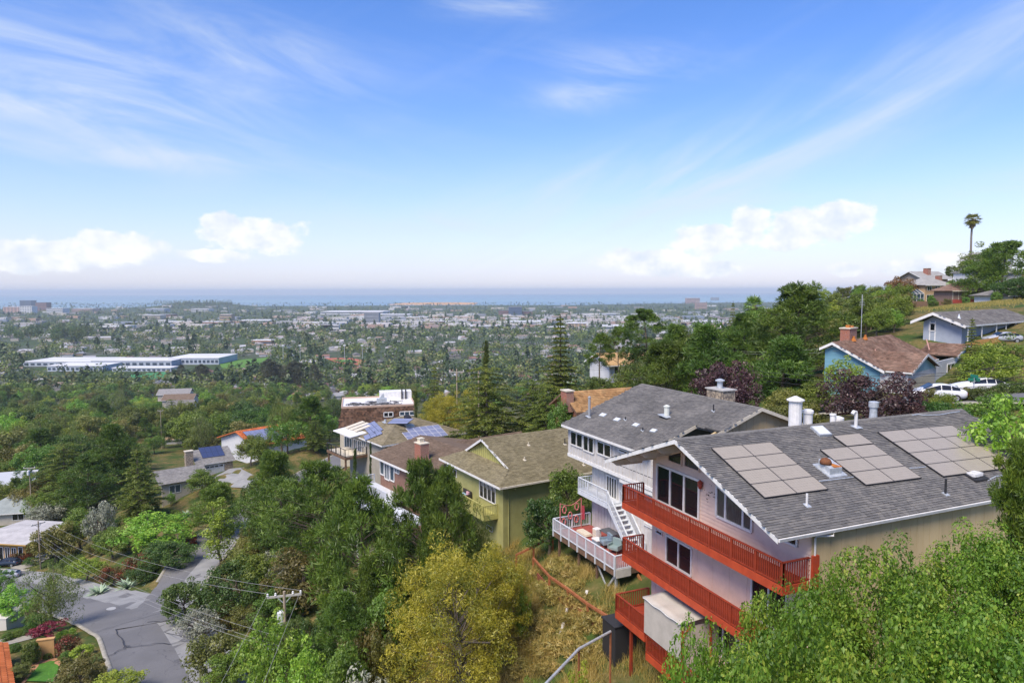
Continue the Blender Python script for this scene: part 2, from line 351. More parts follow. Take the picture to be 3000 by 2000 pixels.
# ------------------------------------------------------------------ the bay
wm = bpy.data.materials.new('bay_water'); wm.use_nodes = True; t = wm.node_tree; b = t.nodes['Principled BSDF']; b.inputs['Roughness'].default_value = .28
tcn = t.nodes.new('ShaderNodeTexCoord'); mp = t.nodes.new('ShaderNodeMapping'); mp.inputs['Scale'].default_value = (.00012, .0009, 1); t.links.new(tcn.outputs['Object'], mp.inputs[0])
t.links.new(mixcol(t, tnoise(t, mp.outputs[0], 1.0, 6).step(.35, .65), (.09, .19, .24), (.15, .28, .29)), b.inputs['Base Color'])
bp = t.nodes.new('ShaderNodeBump'); bp.inputs['Strength'].default_value = .35; bp.inputs['Distance'].default_value = 2; t.links.new(tnoise(t, tcn.outputs['Object'], .05, 6).s, bp.inputs['Height']); t.links.new(bp.outputs[0], b.inputs['Normal'])
bay = MB(); bay.add([(-18500, 4300, CZ - 110.3), (18500, 4300, CZ - 110.3), (18500, 20000, CZ - 110.3), (-18500, 20000, CZ - 110.3)], [(0, 1, 2, 3)])
tag(bay.build('bay_water', wm), 'flat blue green bay below the horizon', kind='structure')
sand = MB(); n = 26; vs_ = []
for i in range(n + 1):
    x = -1000 + 700 * i / n; e = max(0, math.sin(math.pi * i / n)) ** .5
    for k, (yy, zz) in enumerate(((5560 - 60 * e, -111), (5600 - 70 * e, -106.8), (6150 + 400 * e, -106.8), (6220 + 410 * e, -111))): vs_.append((x + rnd.uniform(-8, 8), yy, zz + CZ))
sand.add(vs_, [(i * 4 + k, (i + 1) * 4 + k, (i + 1) * 4 + k + 1, i * 4 + k + 1) for i in range(n) for k in range(3)])
tag(sand.build('salt_flat', mat('salt_flat', (.62, .34, .13), .9, (.52, .30, .13), .004)), 'orange tan salt flat along the bay shore', kind='structure')
# ------------------------------------------------------------------ roads with kerbs
def drape(pth, offs, dz, name, m, label=None, kind='structure', i0=0, i1=None, parent=None, lift=None):
    p = pth[i0:i1]; d = np.gradient(p[:, :2], axis=0); d /= np.linalg.norm(d, axis=1)[:, None]; nrm = np.stack([d[:, 1], -d[:, 0]], -1)   # to the right of travel
    V = []; k = len(offs)
    for i in range(len(p)):
        xy_ = [(p[i, 0] + nrm[i, 0] * o, p[i, 1] + nrm[i, 1] * o) for o in offs]; zt_ = terr(np.array([q[0] for q in xy_]), np.array([q[1] for q in xy_]))
        if lift: zt_[:] = zt_.max()
        for q, z_, h in zip(xy_, zt_, lift or [0] * k): V.append((*q, z_ + .2 + dz + h + CZ))
    F2 = [(i * k + j, i * k + j + 1, (i + 1) * k + j + 1, (i + 1) * k + j) for i in range(len(p) - 1) for j in range(k - 1)]
    o = put(name, np_mesh(name, V, F2, m, smooth=False), parent=parent)
    if label: tag(o, label, kind=kind)
    return o
am = bpy.data.materials.new('asphalt'); am.use_nodes = True; t = am.node_tree; b = t.nodes['Principled BSDF']; b.inputs['Roughness'].default_value = .85
tcn = t.nodes.new('ShaderNodeTexCoord'); OC = tcn.outputs['Object']
c = mixcol(t, tnoise(t, OC, .25, 6).step(.35, .65), (.132, .129, .124), (.172, .168, .162)); c = mixcol(t, tnoise(t, OC, 9, 4).step(.3, .75), c, (.13, .13, .135))
c = mixcol(t, tnoise(t, OC, .09, 3).step(.52, .66), c, (.17, .167, .165))
vo = t.nodes.new('ShaderNodeTexVoronoi'); vo.feature = 'DISTANCE_TO_EDGE'; vo.inputs['Scale'].default_value = .16
dn = t.nodes.new('ShaderNodeTexNoise'); dn.inputs['Scale'].default_value = .6; dn.inputs['Detail'].default_value = 5; t.links.new(OC, dn.inputs['Vector'])
va = t.nodes.new('ShaderNodeVectorMath'); va.operation = 'MULTIPLY_ADD'; t.links.new(dn.outputs['Color'], va.inputs[0]); va.inputs[1].default_value = (3, 3, 0); t.links.new(OC, va.inputs[2]); t.links.new(va.outputs[0], vo.inputs['Vector'])
crack = NX(t, vo.outputs['Distance']).op('LESS_THAN', .005) * .4
t.links.new(mixcol(t, crack, c, (.05, .05, .055)), b.inputs['Base Color'])
conc = mat('road_concrete', (.30, .30, .29), .85, (.24, .24, .235), .4, 6, .2)
kerbm = mat('kerb_concrete', (.36, .34, .28), .9, (.27, .25, .20), 2.0, 5)
drape(ROAD_MAIN, [-4.6, -2.3, 0, 2.3, 4.6], 0, 'lower_road', am, 'grey asphalt road running down the lower left')
drape(ROAD_MAIN, [.5, 2.5, 4.55], .006, 'road_strip', conc, 'paler concrete half of the lower road with dark joints', i0=0, i1=62)
drape(ROAD_UP, [-3.3, -1.6, 0, 1.6, 3.3], .06, 'side_road', am, 'narrow asphalt side road curving up past the planted corner')
drape(ROAD_UP, [.6, 2, 3.25], .068, 'side_road_strip', conc, 'paler concrete strip along the curving side road', i0=4, i1=52)
drape(ROAD_TOP, [-3.6, -1.8, 0, 1.8, 3.6], 0, 'upper_street', am, 'asphalt street behind the row of houses')
kl = [0.0, .13, .13, 0.0]
drape(ROAD_MAIN, [-5.05, -5.0, -4.7, -4.6], .0, 'kerb', kerbm, 'concrete kerb on the garden side of the lower road', lift=kl)
drape(ROAD_UP, [-3.75, -3.7, -3.4, -3.3], .014, 'kerb', kerbm, 'yellowish kerb round the planted corner', lift=kl, i0=22)
drape(ROAD_UP, [3.3, 3.4, 3.7, 3.75], .014, 'kerb', kerbm, 'kerb on the downhill edge of the side road', lift=kl, i0=14)
drape(ROAD_MAIN, [4.6, 4.7, 5.0, 5.05], .0, 'kerb', kerbm, 'kerb where the lower road bends left below the planted corner', lift=kl, i0=62)
drape(ROAD_TOP, [-4.05, -4.0, -3.7, -3.6], 0, 'kerb', kerbm, 'kerb of the upper street', lift=kl)
# painted mark and joints on the road
def flatpatch(px, py, rx, ry, rz, name, m, label, kind='structure', n=16, dz=.03):
    p = ghit(px, py); mb = MB(); c_, s_ = math.cos(rz), math.sin(rz)
    v = [(p[0] + rx * math.cos(a) * c_ - ry * math.sin(a) * s_, p[1] + rx * math.cos(a) * s_ + ry * math.sin(a) * c_) for a in np.linspace(0, 2 * math.pi, n, endpoint=False)]
    mb.add([(x, y, zz + CZ) for (x, y), zz in zip(v, [max(tz(a, b_) for a, b_ in v) + .2 + dz] * n)], [list(range(n))]); o = mb.build(name, m); return tag(o, label, kind=kind)
def tar(p0, p1, w=.10, jitter=.25):
    n = 9; P = []
    for i in range(n):
        f = i / (n - 1); q = np.array(p0) * (1 - f) + np.array(p1) * f; g = ghit(*q)
        P.append((g[0] + rnd.uniform(-jitter, jitter), g[1] + rnd.uniform(-jitter, jitter)))
    mb = MB(); P = [Vector(p) for p in P]
    for i in range(n - 1):
        d = (P[i + 1] - P[i]).normalized(); a = Vector((d.y, -d.x)) * w
        mb.add([(v.x, v.y, tz(v.x, v.y) + .3 + CZ) for v in (P[i] - a, P[i] + a, P[i + 1] + a, P[i + 1] - a)], [(0, 1, 2, 3)])
    return mb
jm = mat('tar', (.045, .045, .05), .7)
for p0, p1, nm in (((255, 1865), (480, 1800), 'longest tar seam across the road by the red bushes'), ((346, 1852), (372, 1902), 'short tar seam joining the two road seams'), ((372, 1902), (545, 1888), 'tar seam zigzagging over the pale concrete'), ((480, 1800), (470, 1770), 'small tar crack at the corner of the concrete'), ((440, 1828), (545, 1832), 'tar crack beside the dark round shrub'), ((310, 1935), (372, 1902), 'tar crack running down the concrete edge')):
    tag(tar(p0, p1, .045).build('tar_seam', jm), nm, kind='structure')
# ================================================================== plants
def leafcards(cen, rad, per, size, rng, flat=.7, upbias=.55, aspect=.45, jit=.5, needle=False, droop=0.0, shell=.55):
    """cen (k,3), rad (k,) -> leaf quads (rhombus) scattered in clumps. Returns verts, faces, tone"""
    k = len(cen); n = k * per; c = np.repeat(cen, per, 0); r = np.repeat(rad, per)
    d = rng.normal(size=(n, 3)); d /= np.linalg.norm(d, axis=1)[:, None]
    u = rng.random(n) ** (1 / 3); u = shell + (1 - shell) * u if shell else u
    off = d * (u * r)[:, None]; off[:, 2] *= flat; p = c + off
    s = size * (1 + jit * rng.normal(size=n)).clip(.45, 1.9)
    nr = d * .8 + rng.normal(size=(n, 3)) * .55; nr[:, 2] += upbias; nr /= np.linalg.norm(nr, axis=1)[:, None]
    ax = np.cross(nr, rng.normal(size=(n, 3))); ax /= np.linalg.norm(ax, axis=1)[:, None] + 1e-9
    if needle:                                   # needles point out and up
        ax = d + rng.normal(size=(n, 3)) * .45; ax[:, 2] += .35; ax /= np.linalg.norm(ax, axis=1)[:, None]; nr = np.cross(ax, rng.normal(size=(n, 3))); nr /= np.linalg.norm(nr, axis=1)[:, None] + 1e-9
    if droop: ax[:, 2] -= droop; ax /= np.linalg.norm(ax, axis=1)[:, None]
    sd = np.cross(nr, ax); a = ax * s[:, None] * .5; b = sd * (s * aspect * .5)[:, None]
    V = np.stack([p - a, p + b + a * .1, p + a, p - b + a * .1], 1).reshape(-1, 3); Fq = np.arange(4 * n).reshape(n, 4)
    ct = np.repeat(rng.random(k), per); tone = np.clip(.5 * ct + .5 * rng.random(n), 0, 1)
    return V, Fq, tone
def crown_blob(rng, k, rx, ry, rz, zc, lob=.28, hollow=.45, low=-.75):
    """clump centres filling the outer part of an uneven ellipsoid"""
    ph = rng.random(6) * 6.28; o = []
    while len(o) < k:
        d = rng.normal(size=3); d /= np.linalg.norm(d)
        if d[2] < low: continue
        az = math.atan2(d[1], d[0]); f = 1 + lob * (math.sin(2 * az + ph[0]) * .5 + math.sin(3 * az + ph[1] + 2 * d[2]) * .5 + math.sin(5 * az + ph[2] - 3 * d[2]) * .35)
        u = (hollow ** 3 + (1 - hollow ** 3) * rng.random()) ** (1 / 3); o.append((d[0] * rx * f * u, d[1] * ry * f * u, zc + d[2] * rz * f * u))
    return np.array(o)
def wood(rng, cen, H, r0, zt, m, lean=(0, 0), n_l=14, name='trunk', bend=.05):
    """tapered trunk and limbs reaching into the clumps"""
    mb = MB(); top = Vector((lean[0], lean[1], zt)); pts = []
    for i in range(7):
        f = i / 6; pts.append(Vector((lean[0] * f + bend * H * math.sin(f * 5 + r0 * 9) * f, lean[1] * f + bend * H * math.cos(f * 4) * f * .6, zt * f)))
    mb.tube(pts, [r0 * (1.25 if i == 0 else 1) * (1 - .7 * i / 6) for i in range(7)], 7)
    ids = rng.choice(len(cen), min(n_l, len(cen)), replace=False)
    for i in ids:
        e = Vector(cen[i]); f = min(.95, max(.25, (e.z / max(zt, .1)) * .62)) * 6; a = int(f); b0 = pts[a].lerp(pts[min(a + 1, 6)], f - a)
        mid = b0.lerp(e, .5) + Vector((rng.normal() * .04 * H, rng.normal() * .04 * H, -.02 * H)); mb.tube([b0, mid, e], [r0 * .38, r0 * .24, r0 * .08], 5, False)
    return mb.mesh(name, m)
BARK = mat('bark', (.10, .075, .055), .95, (.19, .155, .12), 4, 5, .5, stretch=(1, 1, .3)); BARKG = mat('bark_grey', (.20, .17, .14), .95, (.11, .09, .075), 4, 5, .5, stretch=(1, 1, .3)); BARKP = mat('bark_palm', (.17, .15, .13), .95, (.26, .23, .2), 6, 4, .4, stretch=(1, 1, 4))
def leafm(name, cols, trans=.40, objrand=.5, spec=.35): return mat(name, cols[0], tone=cols, trans=trans, objrand=objrand, spec=spec)
G = 1.0
LEAF = {
 'toyon': leafm('leaf_toyon', [(.026, .07, .010), (.095, .195, .016), (.165, .285, .024), (.34, .38, .05)], .3, .1, .22),
 'green': leafm('leaf_green', [(0.060, 0.110, 0.014), (0.147, 0.225, 0.025), (0.241, 0.321, 0.036)]),
 'dark': leafm('leaf_dark', [(0.040, 0.077, 0.017), (0.087, 0.153, 0.024), (0.154, 0.225, 0.035)]),
 'lime': leafm('leaf_lime', [(0.117, 0.217, 0.022), (0.250, 0.392, 0.036), (0.400, 0.493, 0.058)], .4),
 'gold': leafm('leaf_gold', [(.12, .17, .018), (.27, .26, .022), (.47, .40, .032), (.60, .50, .06)], .35, .06),
 'olive': leafm('leaf_olive', [(0.099, 0.111, 0.021), (0.185, 0.192, 0.034), (0.291, 0.273, 0.057)]),
 'plum': leafm('leaf_plum', [(0.032, 0.014, 0.014), (0.075, 0.032, 0.032), (0.138, 0.055, 0.052)], .25, .2, .5),
 'pine': leafm('leaf_pine', [(0.042, 0.080, 0.016), (0.096, 0.169, 0.020), (0.206, 0.290, 0.036)], .32, .22, .3),
 'pinel': leafm('leaf_pine_light', [(0.060, 0.120, 0.017), (0.126, 0.223, 0.023), (0.244, 0.334, 0.043)], .34, .2, .3),
 'cedar': leafm('leaf_cedar', [(0.056, 0.090, 0.015), (0.129, 0.179, 0.023), (0.258, 0.296, 0.040)], .32, .2, .3),
 'red': leafm('leaf_red', [(.06, .11, .02), (.09, .10, .025), (.20, .05, .02), (.34, .05, .025)], .3, .1),
 'maple': leafm('leaf_maple', [(0.102, 0.014, 0.026), (0.217, 0.026, 0.043), (0.348, 0.043, 0.058)], .3, .1),
 'agave': leafm('leaf_agave', [(0.189, 0.275, 0.174), (0.319, 0.420, 0.275), (0.435, 0.536, 0.362)], .1, .15),
 'grey': leafm('leaf_grey', [(0.174, 0.189, 0.131), (0.290, 0.304, 0.217), (0.435, 0.450, 0.334)], .2, .2),
 'rust': leafm('leaf_rust', [(0.102, 0.051, 0.017), (0.203, 0.109, 0.029), (0.275, 0.160, 0.043)], .25, .2),
 'yuccag': leafm('leaf_yucca', [(0.102, 0.189, 0.029), (0.189, 0.319, 0.051), (0.304, 0.435, 0.087)], .2, .1),
 'straw': leafm('leaf_straw', [(.18, .20, .045), (.36, .30, .08), (.55, .425, .12), (.68, .53, .19)], .35, .1),
 'birch': leafm('leaf_birch', [(0.094, 0.135, 0.026), (0.179, 0.231, 0.043), (0.282, 0.319, 0.065)], .4, .1),
}
PROTO = {}
def proto_round(key, leaf, seed, H=8.0, rx=3.2, rz=3.0, k=70, per=130, size=.20, cr=.75, bark=BARK, hollow=.45, zc=None, lob=.28, r0=.2, flat=.75, aspect=.5, droop=0.0, low=-.75, upbias=.55, limbs=14):
    rng = np.random.default_rng(seed); zc = H - rz if zc is None else zc
    cen = crown_blob(rng, k, rx - cr * .6, rx - cr * .6, rz - cr * .6, zc, lob, hollow, low); rad = cr * (.65 + .7 * rng.random(k))
    V, F2, tn = leafcards(cen, rad, per, size, rng, flat=flat, aspect=aspect, droop=droop, upbias=upbias)
    PROTO[key] = dict(H=H, Wd=2 * rx, crown=np_mesh('crown', V, F2, LEAF[leaf], tn), trunk=wood(rng, cen, H, r0, zc, bark, n_l=limbs))
def proto_pine(key, leaf, seed, H=14.0, rx=4.0, k=85, per=150, size=.34, cr=.85, bare=.28, shape='pyr', bark=BARK, r0=.24, lean=(0, 0), flat=.62):
    """irregular whorled pine: clumps at the ends of upswept limbs"""
    rng = np.random.default_rng(seed); cen = []; mb = MB(); pts = [Vector((lean[0] * f + .25 * math.sin(4 * f + seed), lean[1] * f + .25 * math.cos(5 * f), H * f * .97)) for f in np.linspace(0, 1, 9)]
    mb.tube(pts, [r0 * (1.2 - 1.08 * f) for f in np.linspace(0, 1, 9)], 7)
    while len(cen) < k:
        f = bare + (1 - bare) * rng.random() ** .9; w = {'pyr': min(1.0, 1.45 * (1.04 - f) ** .62) * (.8 + .2 * math.sin(f * 17 + seed)), 'umb': max(.2, math.sin(min(1, (f - bare) / (1 - bare) * .8 + .25) * math.pi) ** .6), 'col': .55 * (1.08 - f) ** .4}[shape]
        az = rng.random() * 6.283; rr = rx * w * (.45 + .6 * rng.random() ** .5) * (.9 + .25 * math.sin(2 * az + seed)); a = f * 8; i = min(7, int(a)); b0 = pts[i].lerp(pts[i + 1], a - i)
        e = b0 + Vector((math.cos(az) * rr, math.sin(az) * rr, rr * .22 + rng.normal() * .12)); cen.append(e)
        if rng.random() < .55: mb.tube([b0 - Vector((0, 0, rr * .15)), b0.lerp(e, .55) - Vector((0, 0, rr * .06)), e], [r0 * .3 * (1.1 - f), r0 * .2 * (1.1 - f), .02], 4, False)
    for q in range(4): cen.append(pts[-1] + Vector((rng.normal() * .2, rng.normal() * .2, -.45 * q)))
    cen = np.array(cen); rad = cr * (.6 + .6 * rng.random(len(cen))) * np.clip(1.25 - .6 * cen[:, 2] / H, .5, 1.1)
    V, F2, tn = leafcards(cen, rad, per, size, rng, flat=flat, aspect=.16, needle=True, shell=.25)
    PROTO[key] = dict(H=H, Wd=2 * rx, crown=np_mesh('crown', V, F2, LEAF[leaf], tn), trunk=mb.mesh('trunk', bark))
def proto_cedar(key, leaf, seed, H=16.0, rx=5.0, tiers=15, size=.30, per=46, bark=BARK, r0=.3, bare=.12, droopy=.12, spire=.8):
    """tiers of flat, spreading boughs"""
    rng = np.random.default_rng(seed); cen = []; rad = []; mb = MB(); mb.tube([(0, 0, 0), (.1, 0, H * .5), (.05, .1, H)], [r0, r0 * .55, .03], 7)
    for i in range(tiers):
        f = bare + (1 - bare) * (i + .3 * rng.random()) / tiers; L = rx * (1.04 - f) ** spire * (.75 + .4 * rng.random()); z0 = H * f; nb_ = max(4, int(9 * (1.05 - f) + 3)); a0 = rng.random() * 6.28
        for b_ in range(nb_):
            az = a0 + 6.283 * b_ / nb_ + rng.normal() * .18; Lb = L * (.65 + .5 * rng.random()); st = max(2, int(Lb / .38)); dv = np.array([math.cos(az), math.sin(az)])
            zz = lambda g: z0 + Lb * (.10 * g - droopy * 1.6 * g * g)
            mb.tube([(0, 0, z0 - .1), (dv[0] * Lb * .5, dv[1] * Lb * .5, zz(.5)), (dv[0] * Lb, dv[1] * Lb, zz(1))], [.06 * (1.1 - f) + .015, .03, .012], 4, False)
            for s_ in range(st):
                g = (s_ + .6) / st
                if g < .22: continue
                sp_w = .42 * Lb * .28 * (1.15 - g) + .16
                for side in (-1, 0, 1): cen.append((dv[0] * Lb * g - dv[1] * side * sp_w, dv[1] * Lb * g + dv[0] * side * sp_w, zz(g) + rng.normal() * .05 - abs(side) * .05)); rad.append(.36 * (1.2 - .5 * g))
    for q in range(6): cen.append((0, 0, H - .35 * q)); rad.append(.16 + .05 * q)
    cen = np.array(cen); V, F2, tn = leafcards(cen, np.array(rad), per // 4, size, rng, flat=.26, aspect=.3, upbias=1.1, shell=0)
    PROTO[key] = dict(H=H, Wd=2 * rx, crown=np_mesh('crown', V, F2, LEAF[leaf], tn), trunk=mb.mesh('trunk', bark))
def proto_rosette(key, leaf, seed, H=1.6, n=60, L=1.2, w=.16, heads=((0, 0, .1),), up=.6, stem=None):
    """sword leaves in rosettes: agave, yucca, palm tuft"""
    rng = np.random.default_rng(seed); V = []; F2 = []; tn = []
    for hc in heads:
        for i in range(n):
            az = rng.random() * 6.283; el = rng.uniform(-.25, 1.25) * up + .15; l = L * rng.uniform(.75, 1.15); d = np.array([math.cos(az) * math.cos(el), math.sin(az) * math.cos(el), math.sin(el)]); s_ = np.array([-math.sin(az), math.cos(az), 0]) * w * .5
            m1 = np.array(hc) + d * l * .55; e = np.array(hc) + d * l + np.array([0, 0, -l * .12]); b_ = len(V)
            V += [np.array(hc) - s_ * .5, np.array(hc) + s_ * .5, m1 + s_, m1 - s_, e]; F2 += [(b_, b_ + 1, b_ + 2, b_ + 3), (b_ + 3, b_ + 2, b_ + 4, b_ + 4)]; tn += [rng.random()] * 2
    mb = MB()
    for hc in heads: mb.tube([(hc[0] * .3, hc[1] * .3, -.1), hc], [.16, .09], 6)
    V = np.array(V); quads = [f for f in F2 if f[2] != f[3]]; me = bpy.data.meshes.new('crown')
    me.from_pydata(V.tolist(), [], [list(dict.fromkeys(f)) for f in F2]); a = me.attributes.new('tone', 'FLOAT', 'FACE'); a.data.foreach_set('value', tn); me.materials.append(LEAF[leaf]); me.update()
    PROTO[key] = dict(H=H, Wd=2 * L, crown=me, trunk=mb.mesh('trunk', BARKP))
def proto_palm(key, seed, H=16, fr=26, L=1.5, skirt=True, r0=.24):
    rng = np.random.default_rng(seed); V = []; F2 = []; tn = []
    for i in range(fr):
        az = i * 2.4 + rng.normal() * .2; el = 1.2 - 2.1 * (i / fr) + rng.normal() * .1; d = np.array([math.cos(az) * math.cos(el), math.sin(az) * math.cos(el), math.sin(el)]); c0 = np.array([0, 0, H - .3]); hub = c0 + d * L * .55
        sd = np.array([-math.sin(az), math.cos(az), 0.]); upv = np.cross(sd, d); bi = len(V); V += [c0 - sd * .03, c0 + sd * .03, hub + sd * .03, hub - sd * .03]; F2.append((bi, bi + 1, bi + 2, bi + 3)); tn.append(.3)
        for j in range(11):
            th = (j - 5) * .27; dd = d * math.cos(th) + sd * math.sin(th); tip = hub + dd * L * .75 * (1 - .03 * abs(j - 5)) - np.array([0, 0, .28 * L * abs(math.sin(th)) + .08]); s_ = np.cross(dd, upv) * .05; bi = len(V)
            V += [hub, hub + dd * L * .4 + s_ * 1.5, tip, hub + dd * L * .4 - s_ * 1.5]; F2.append((bi, bi + 1, bi + 2, bi + 3)); tn.append(rng.random())
    mb = MB(); mb.tube([(0, 0, 0), (.12, .05, H * .4), (.05, .1, H * .75), (0, 0, H - .2)], [r0 * 1.4, r0, r0 * .85, r0 * .8], 8)
    PROTO[key] = dict(H=H, Wd=2 * L, crown=np_mesh('crown', np.array(V), np.array(F2), LEAF['olive' if H > 12 else 'yuccag'], tn), trunk=mb.mesh('trunk', BARKP))
    if skirt:
        cs = np.array([(rng.normal() * .25, rng.normal() * .25, H - .6 - .22 * q) for q in range(9)]); V, F3, tn = leafcards(cs, np.full(9, .4), 60, .7, rng, droop=1.5, aspect=.2)
        PROTO[key]['skirt'] = np_mesh('skirt', V, F3, mat('palm_skirt', (.22, .16, .09), .9, (.32, .25, .15), 3), tn)
# near kinds
proto_round('toyon', 'toyon', 1, H=7.5, rx=3.5, rz=3.1, k=430, per=320, size=.068, cr=.42, r0=.14, hollow=.72, aspect=.62, flat=.85, limbs=8, lob=.13, upbias=1.0)
proto_round('toyon_b', 'toyon', 2, H=7.5, rx=3.3, rz=3.3, k=430, per=320, size=.068, cr=.42, r0=.14, hollow=.72, aspect=.62, lob=.18, limbs=8, upbias=1.0)
proto_round('lime', 'lime', 3, H=7, rx=2.9, rz=3.0, k=70, per=120, size=.20, cr=.66)
proto_round('lime_slim', 'lime', 4, H=9, rx=1.7, rz=4.2, k=60, per=110, size=.19, cr=.55, lob=.45)
proto_round('green', 'green', 5, H=8, rx=3.4, rz=3.2, k=90, per=120, size=.22, cr=.75)
proto_round('green_b', 'green', 6, H=9, rx=3.6, rz=3.9, k=95, per=120, size=.22, cr=.75, lob=.4)
proto_round('dark', 'dark', 7, H=6, rx=3.2, rz=2.6, k=110, per=130, size=.18, cr=.6, zc=3.0, hollow=.6)
proto_round('olive', 'olive', 8, H=5, rx=2.6, rz=2.3, k=80, per=120, size=.17, cr=.5, zc=2.4)
proto_round('gold', 'gold', 9, H=11, rx=5.2, rz=4.6, k=240, per=300, size=.15, cr=.75, zc=6.0, lob=.42, aspect=.26, bark=BARKG, upbias=.3, droop=.2, limbs=60, r0=.2, hollow=.5)
proto_round('plum', 'plum', 10, H=6, rx=3.2, rz=2.7, k=100, per=150, size=.16, cr=.62, limbs=30)
proto_round('redbush', 'red', 11, H=3, rx=1.7, rz=1.4, k=45, per=120, size=.13, cr=.4, zc=1.5)
proto_round('maple', 'maple', 12, H=3.2, rx=2.1, rz=.9, k=34, per=120, size=.15, cr=.42, flat=.35)
proto_round('birch', 'birch', 13, H=9, rx=2.9, rz=3.9, k=80, per=150, size=.20, cr=.75, droop=1.2, aspect=.3, flat=1.5, lob=.4, low=-.95)
proto_round('rust', 'rust', 14, H=7, rx=4.6, rz=2.6, k=90, per=110, size=.26, cr=.8)
proto_round('greybush', 'grey', 15, H=3, rx=2.0, rz=1.4, k=50, per=120, size=.13, cr=.42, zc=1.4, limbs=30)
proto_round('ball', 'green', 16, H=2, rx=1.05, rz=1.0, k=70, per=110, size=.10, cr=.26, zc=1.0, lob=.05, hollow=.8, low=-.95)
proto_round('ball_lime', 'lime', 17, H=2, rx=1.1, rz=1.0, k=70, per=110, size=.10, cr=.26, zc=1.0, lob=.06, hollow=.8, low=-.95)
proto_round('weed', 'straw', 18, H=1.2, rx=.8, rz=.6, k=26, per=60, size=.22, cr=.3, zc=.5, aspect=.14, upbias=.1, limbs=6, r0=.02)
proto_pine('pine', 'pine', 21, H=14, rx=4.4, k=190, per=130, size=.38, cr=1.0)
proto_pine('pine_b', 'pine', 22, H=13, rx=4.8, k=190, per=130, size=.38, bare=.2, cr=1.05)
proto_pine('pine_c', 'pine', 27, H=11, rx=4.6, k=190, per=125, size=.36, cr=.85, bare=.16, shape='umb', flat=.7)
proto_pine('pine_l', 'pinel', 23, H=12, rx=4.0, k=170, per=130, size=.36, bare=.12, cr=1.0)
proto_pine('pine_near', 'pinel', 24, H=11, rx=3.6, k=260, per=260, size=.24, cr=.6, bare=.1)
proto_pine('umbrella', 'pine', 25, H=15, rx=4.2, k=100, per=150, size=.36, bare=.5, shape='umb', flat=.5)
proto_pine('cypress', 'dark', 26, H=8, rx=1.1, k=70, per=90, size=.26, cr=.45, bare=.02, shape='col', flat=1.2)
proto_cedar('cedar', 'cedar', 31, H=17, rx=6.0, tiers=19)
proto_cedar('cedar_b', 'cedar', 32, H=15, rx=6.2, tiers=15, spire=.38, bare=.2)
proto_cedar('cedar_spire', 'cedar', 33, H=19, rx=5.4, tiers=24, spire=1.15)
proto_rosette('agave', 'agave', 41, H=1.5, n=70, L=1.25, w=.2)
proto_rosette('yucca', 'yuccag', 42, H=6, n=60, L=.9, w=.1, heads=((0, 0, 5.2), (.9, .3, 4.2), (-.7, .5, 3.4), (.2, -.9, 4.6)), up=1)
proto_palm('palm_tall', 51, H=20, fr=34, L=1.7); proto_palm('palm_bushy', 52, H=9, fr=44, L=1.9, r0=.35)
# far kinds: few, larger leaf cards
LEAF['euc'] = leafm('leaf_eucalyptus', [(.045, .055, .025), (.075, .085, .04), (.11, .11, .05)], .25, .15)
for i, (k, lf) in enumerate((('far_green', 'green'), ('far_dark', 'dark'), ('far_lime', 'lime'), ('far_olive', 'olive'), ('far_birch', 'birch'))):
    proto_round(k, lf, 60 + i, H=10, rx=5, rz=4.4, k=46, per=34, size=.62, cr=1.3, limbs=6, r0=.25, zc=5.2)
proto_pine('far_conifer', 'dark', 71, H=16, rx=3.3, k=60, per=34, size=.85, cr=.9, bare=.04)
proto_pine('far_eucalyptus', 'euc', 72, H=20, rx=6, k=110, per=60, size=.8, cr=1.7, bare=.12, shape='umb')
FOLI = {'crown': 'crown', 'trunk': 'trunk'}
def plant(kind, x, y, H=None, Wd=None, name='tree', label=None, cat='tree', group=None, z=None, rz=None, bare=False):
    """a tree or shrub standing on the ground at x, y"""
    p = PROTO[kind]; z = tz(x, y) - .1 if z is None else z; H = H or p['H']; sz = H / p['H']; sx = (Wd / p['Wd']) if Wd else sz
    e = empty(name, (x, y, z + CZ), rnd.uniform(0, 6.28) if rz is None else rz); e.scale = (sx, sx, sz); tag(e, label, cat, group)
    put('crown', p['crown'], parent=e); put('trunk', p['trunk'], parent=e)
    if 'skirt' in p: put('frond_skirt', p['skirt'], parent=e)
    return e
def plant_px(kind, px, ptop, d, wpx=None, base=None, **kw):
    """crown centre column px, top row ptop, at depth d; stands on the ground there"""
    a = atd(px, ptop, d); g = tz(a[0], a[1]); 
    if base is not None: g = atd(px, base, d)[2]
    p = PROTO[kind]; hmin = .8 * (wpx * d / FPX) * p['H'] / p['Wd'] if wpx else .6
    if a[2] - g < hmin: g = a[2] - hmin          # rooted a little lower on uneven ground
    return plant(kind, a[0], a[1], H=max(.6, a[2] - g + .1), Wd=(wpx * d / FPX if wpx else None), z=g - .1, **kw)

def plant_base(kind, px, ptop, pbase, wpx=None, label='', name='shrub', cat='shrub', **k):
    """rooted where the pixel (px, pbase) meets the ground, crown reaching row ptop"""
    q = ghit(px, pbase); Hh = max(.5, atd(px, ptop, q[1])[2] - q[2]); return plant(kind, q[0], q[1], H=Hh, Wd=(wpx * q[1] / FPX if wpx else None), z=q[2] - .1, name=name, label=label, cat=cat, **k)
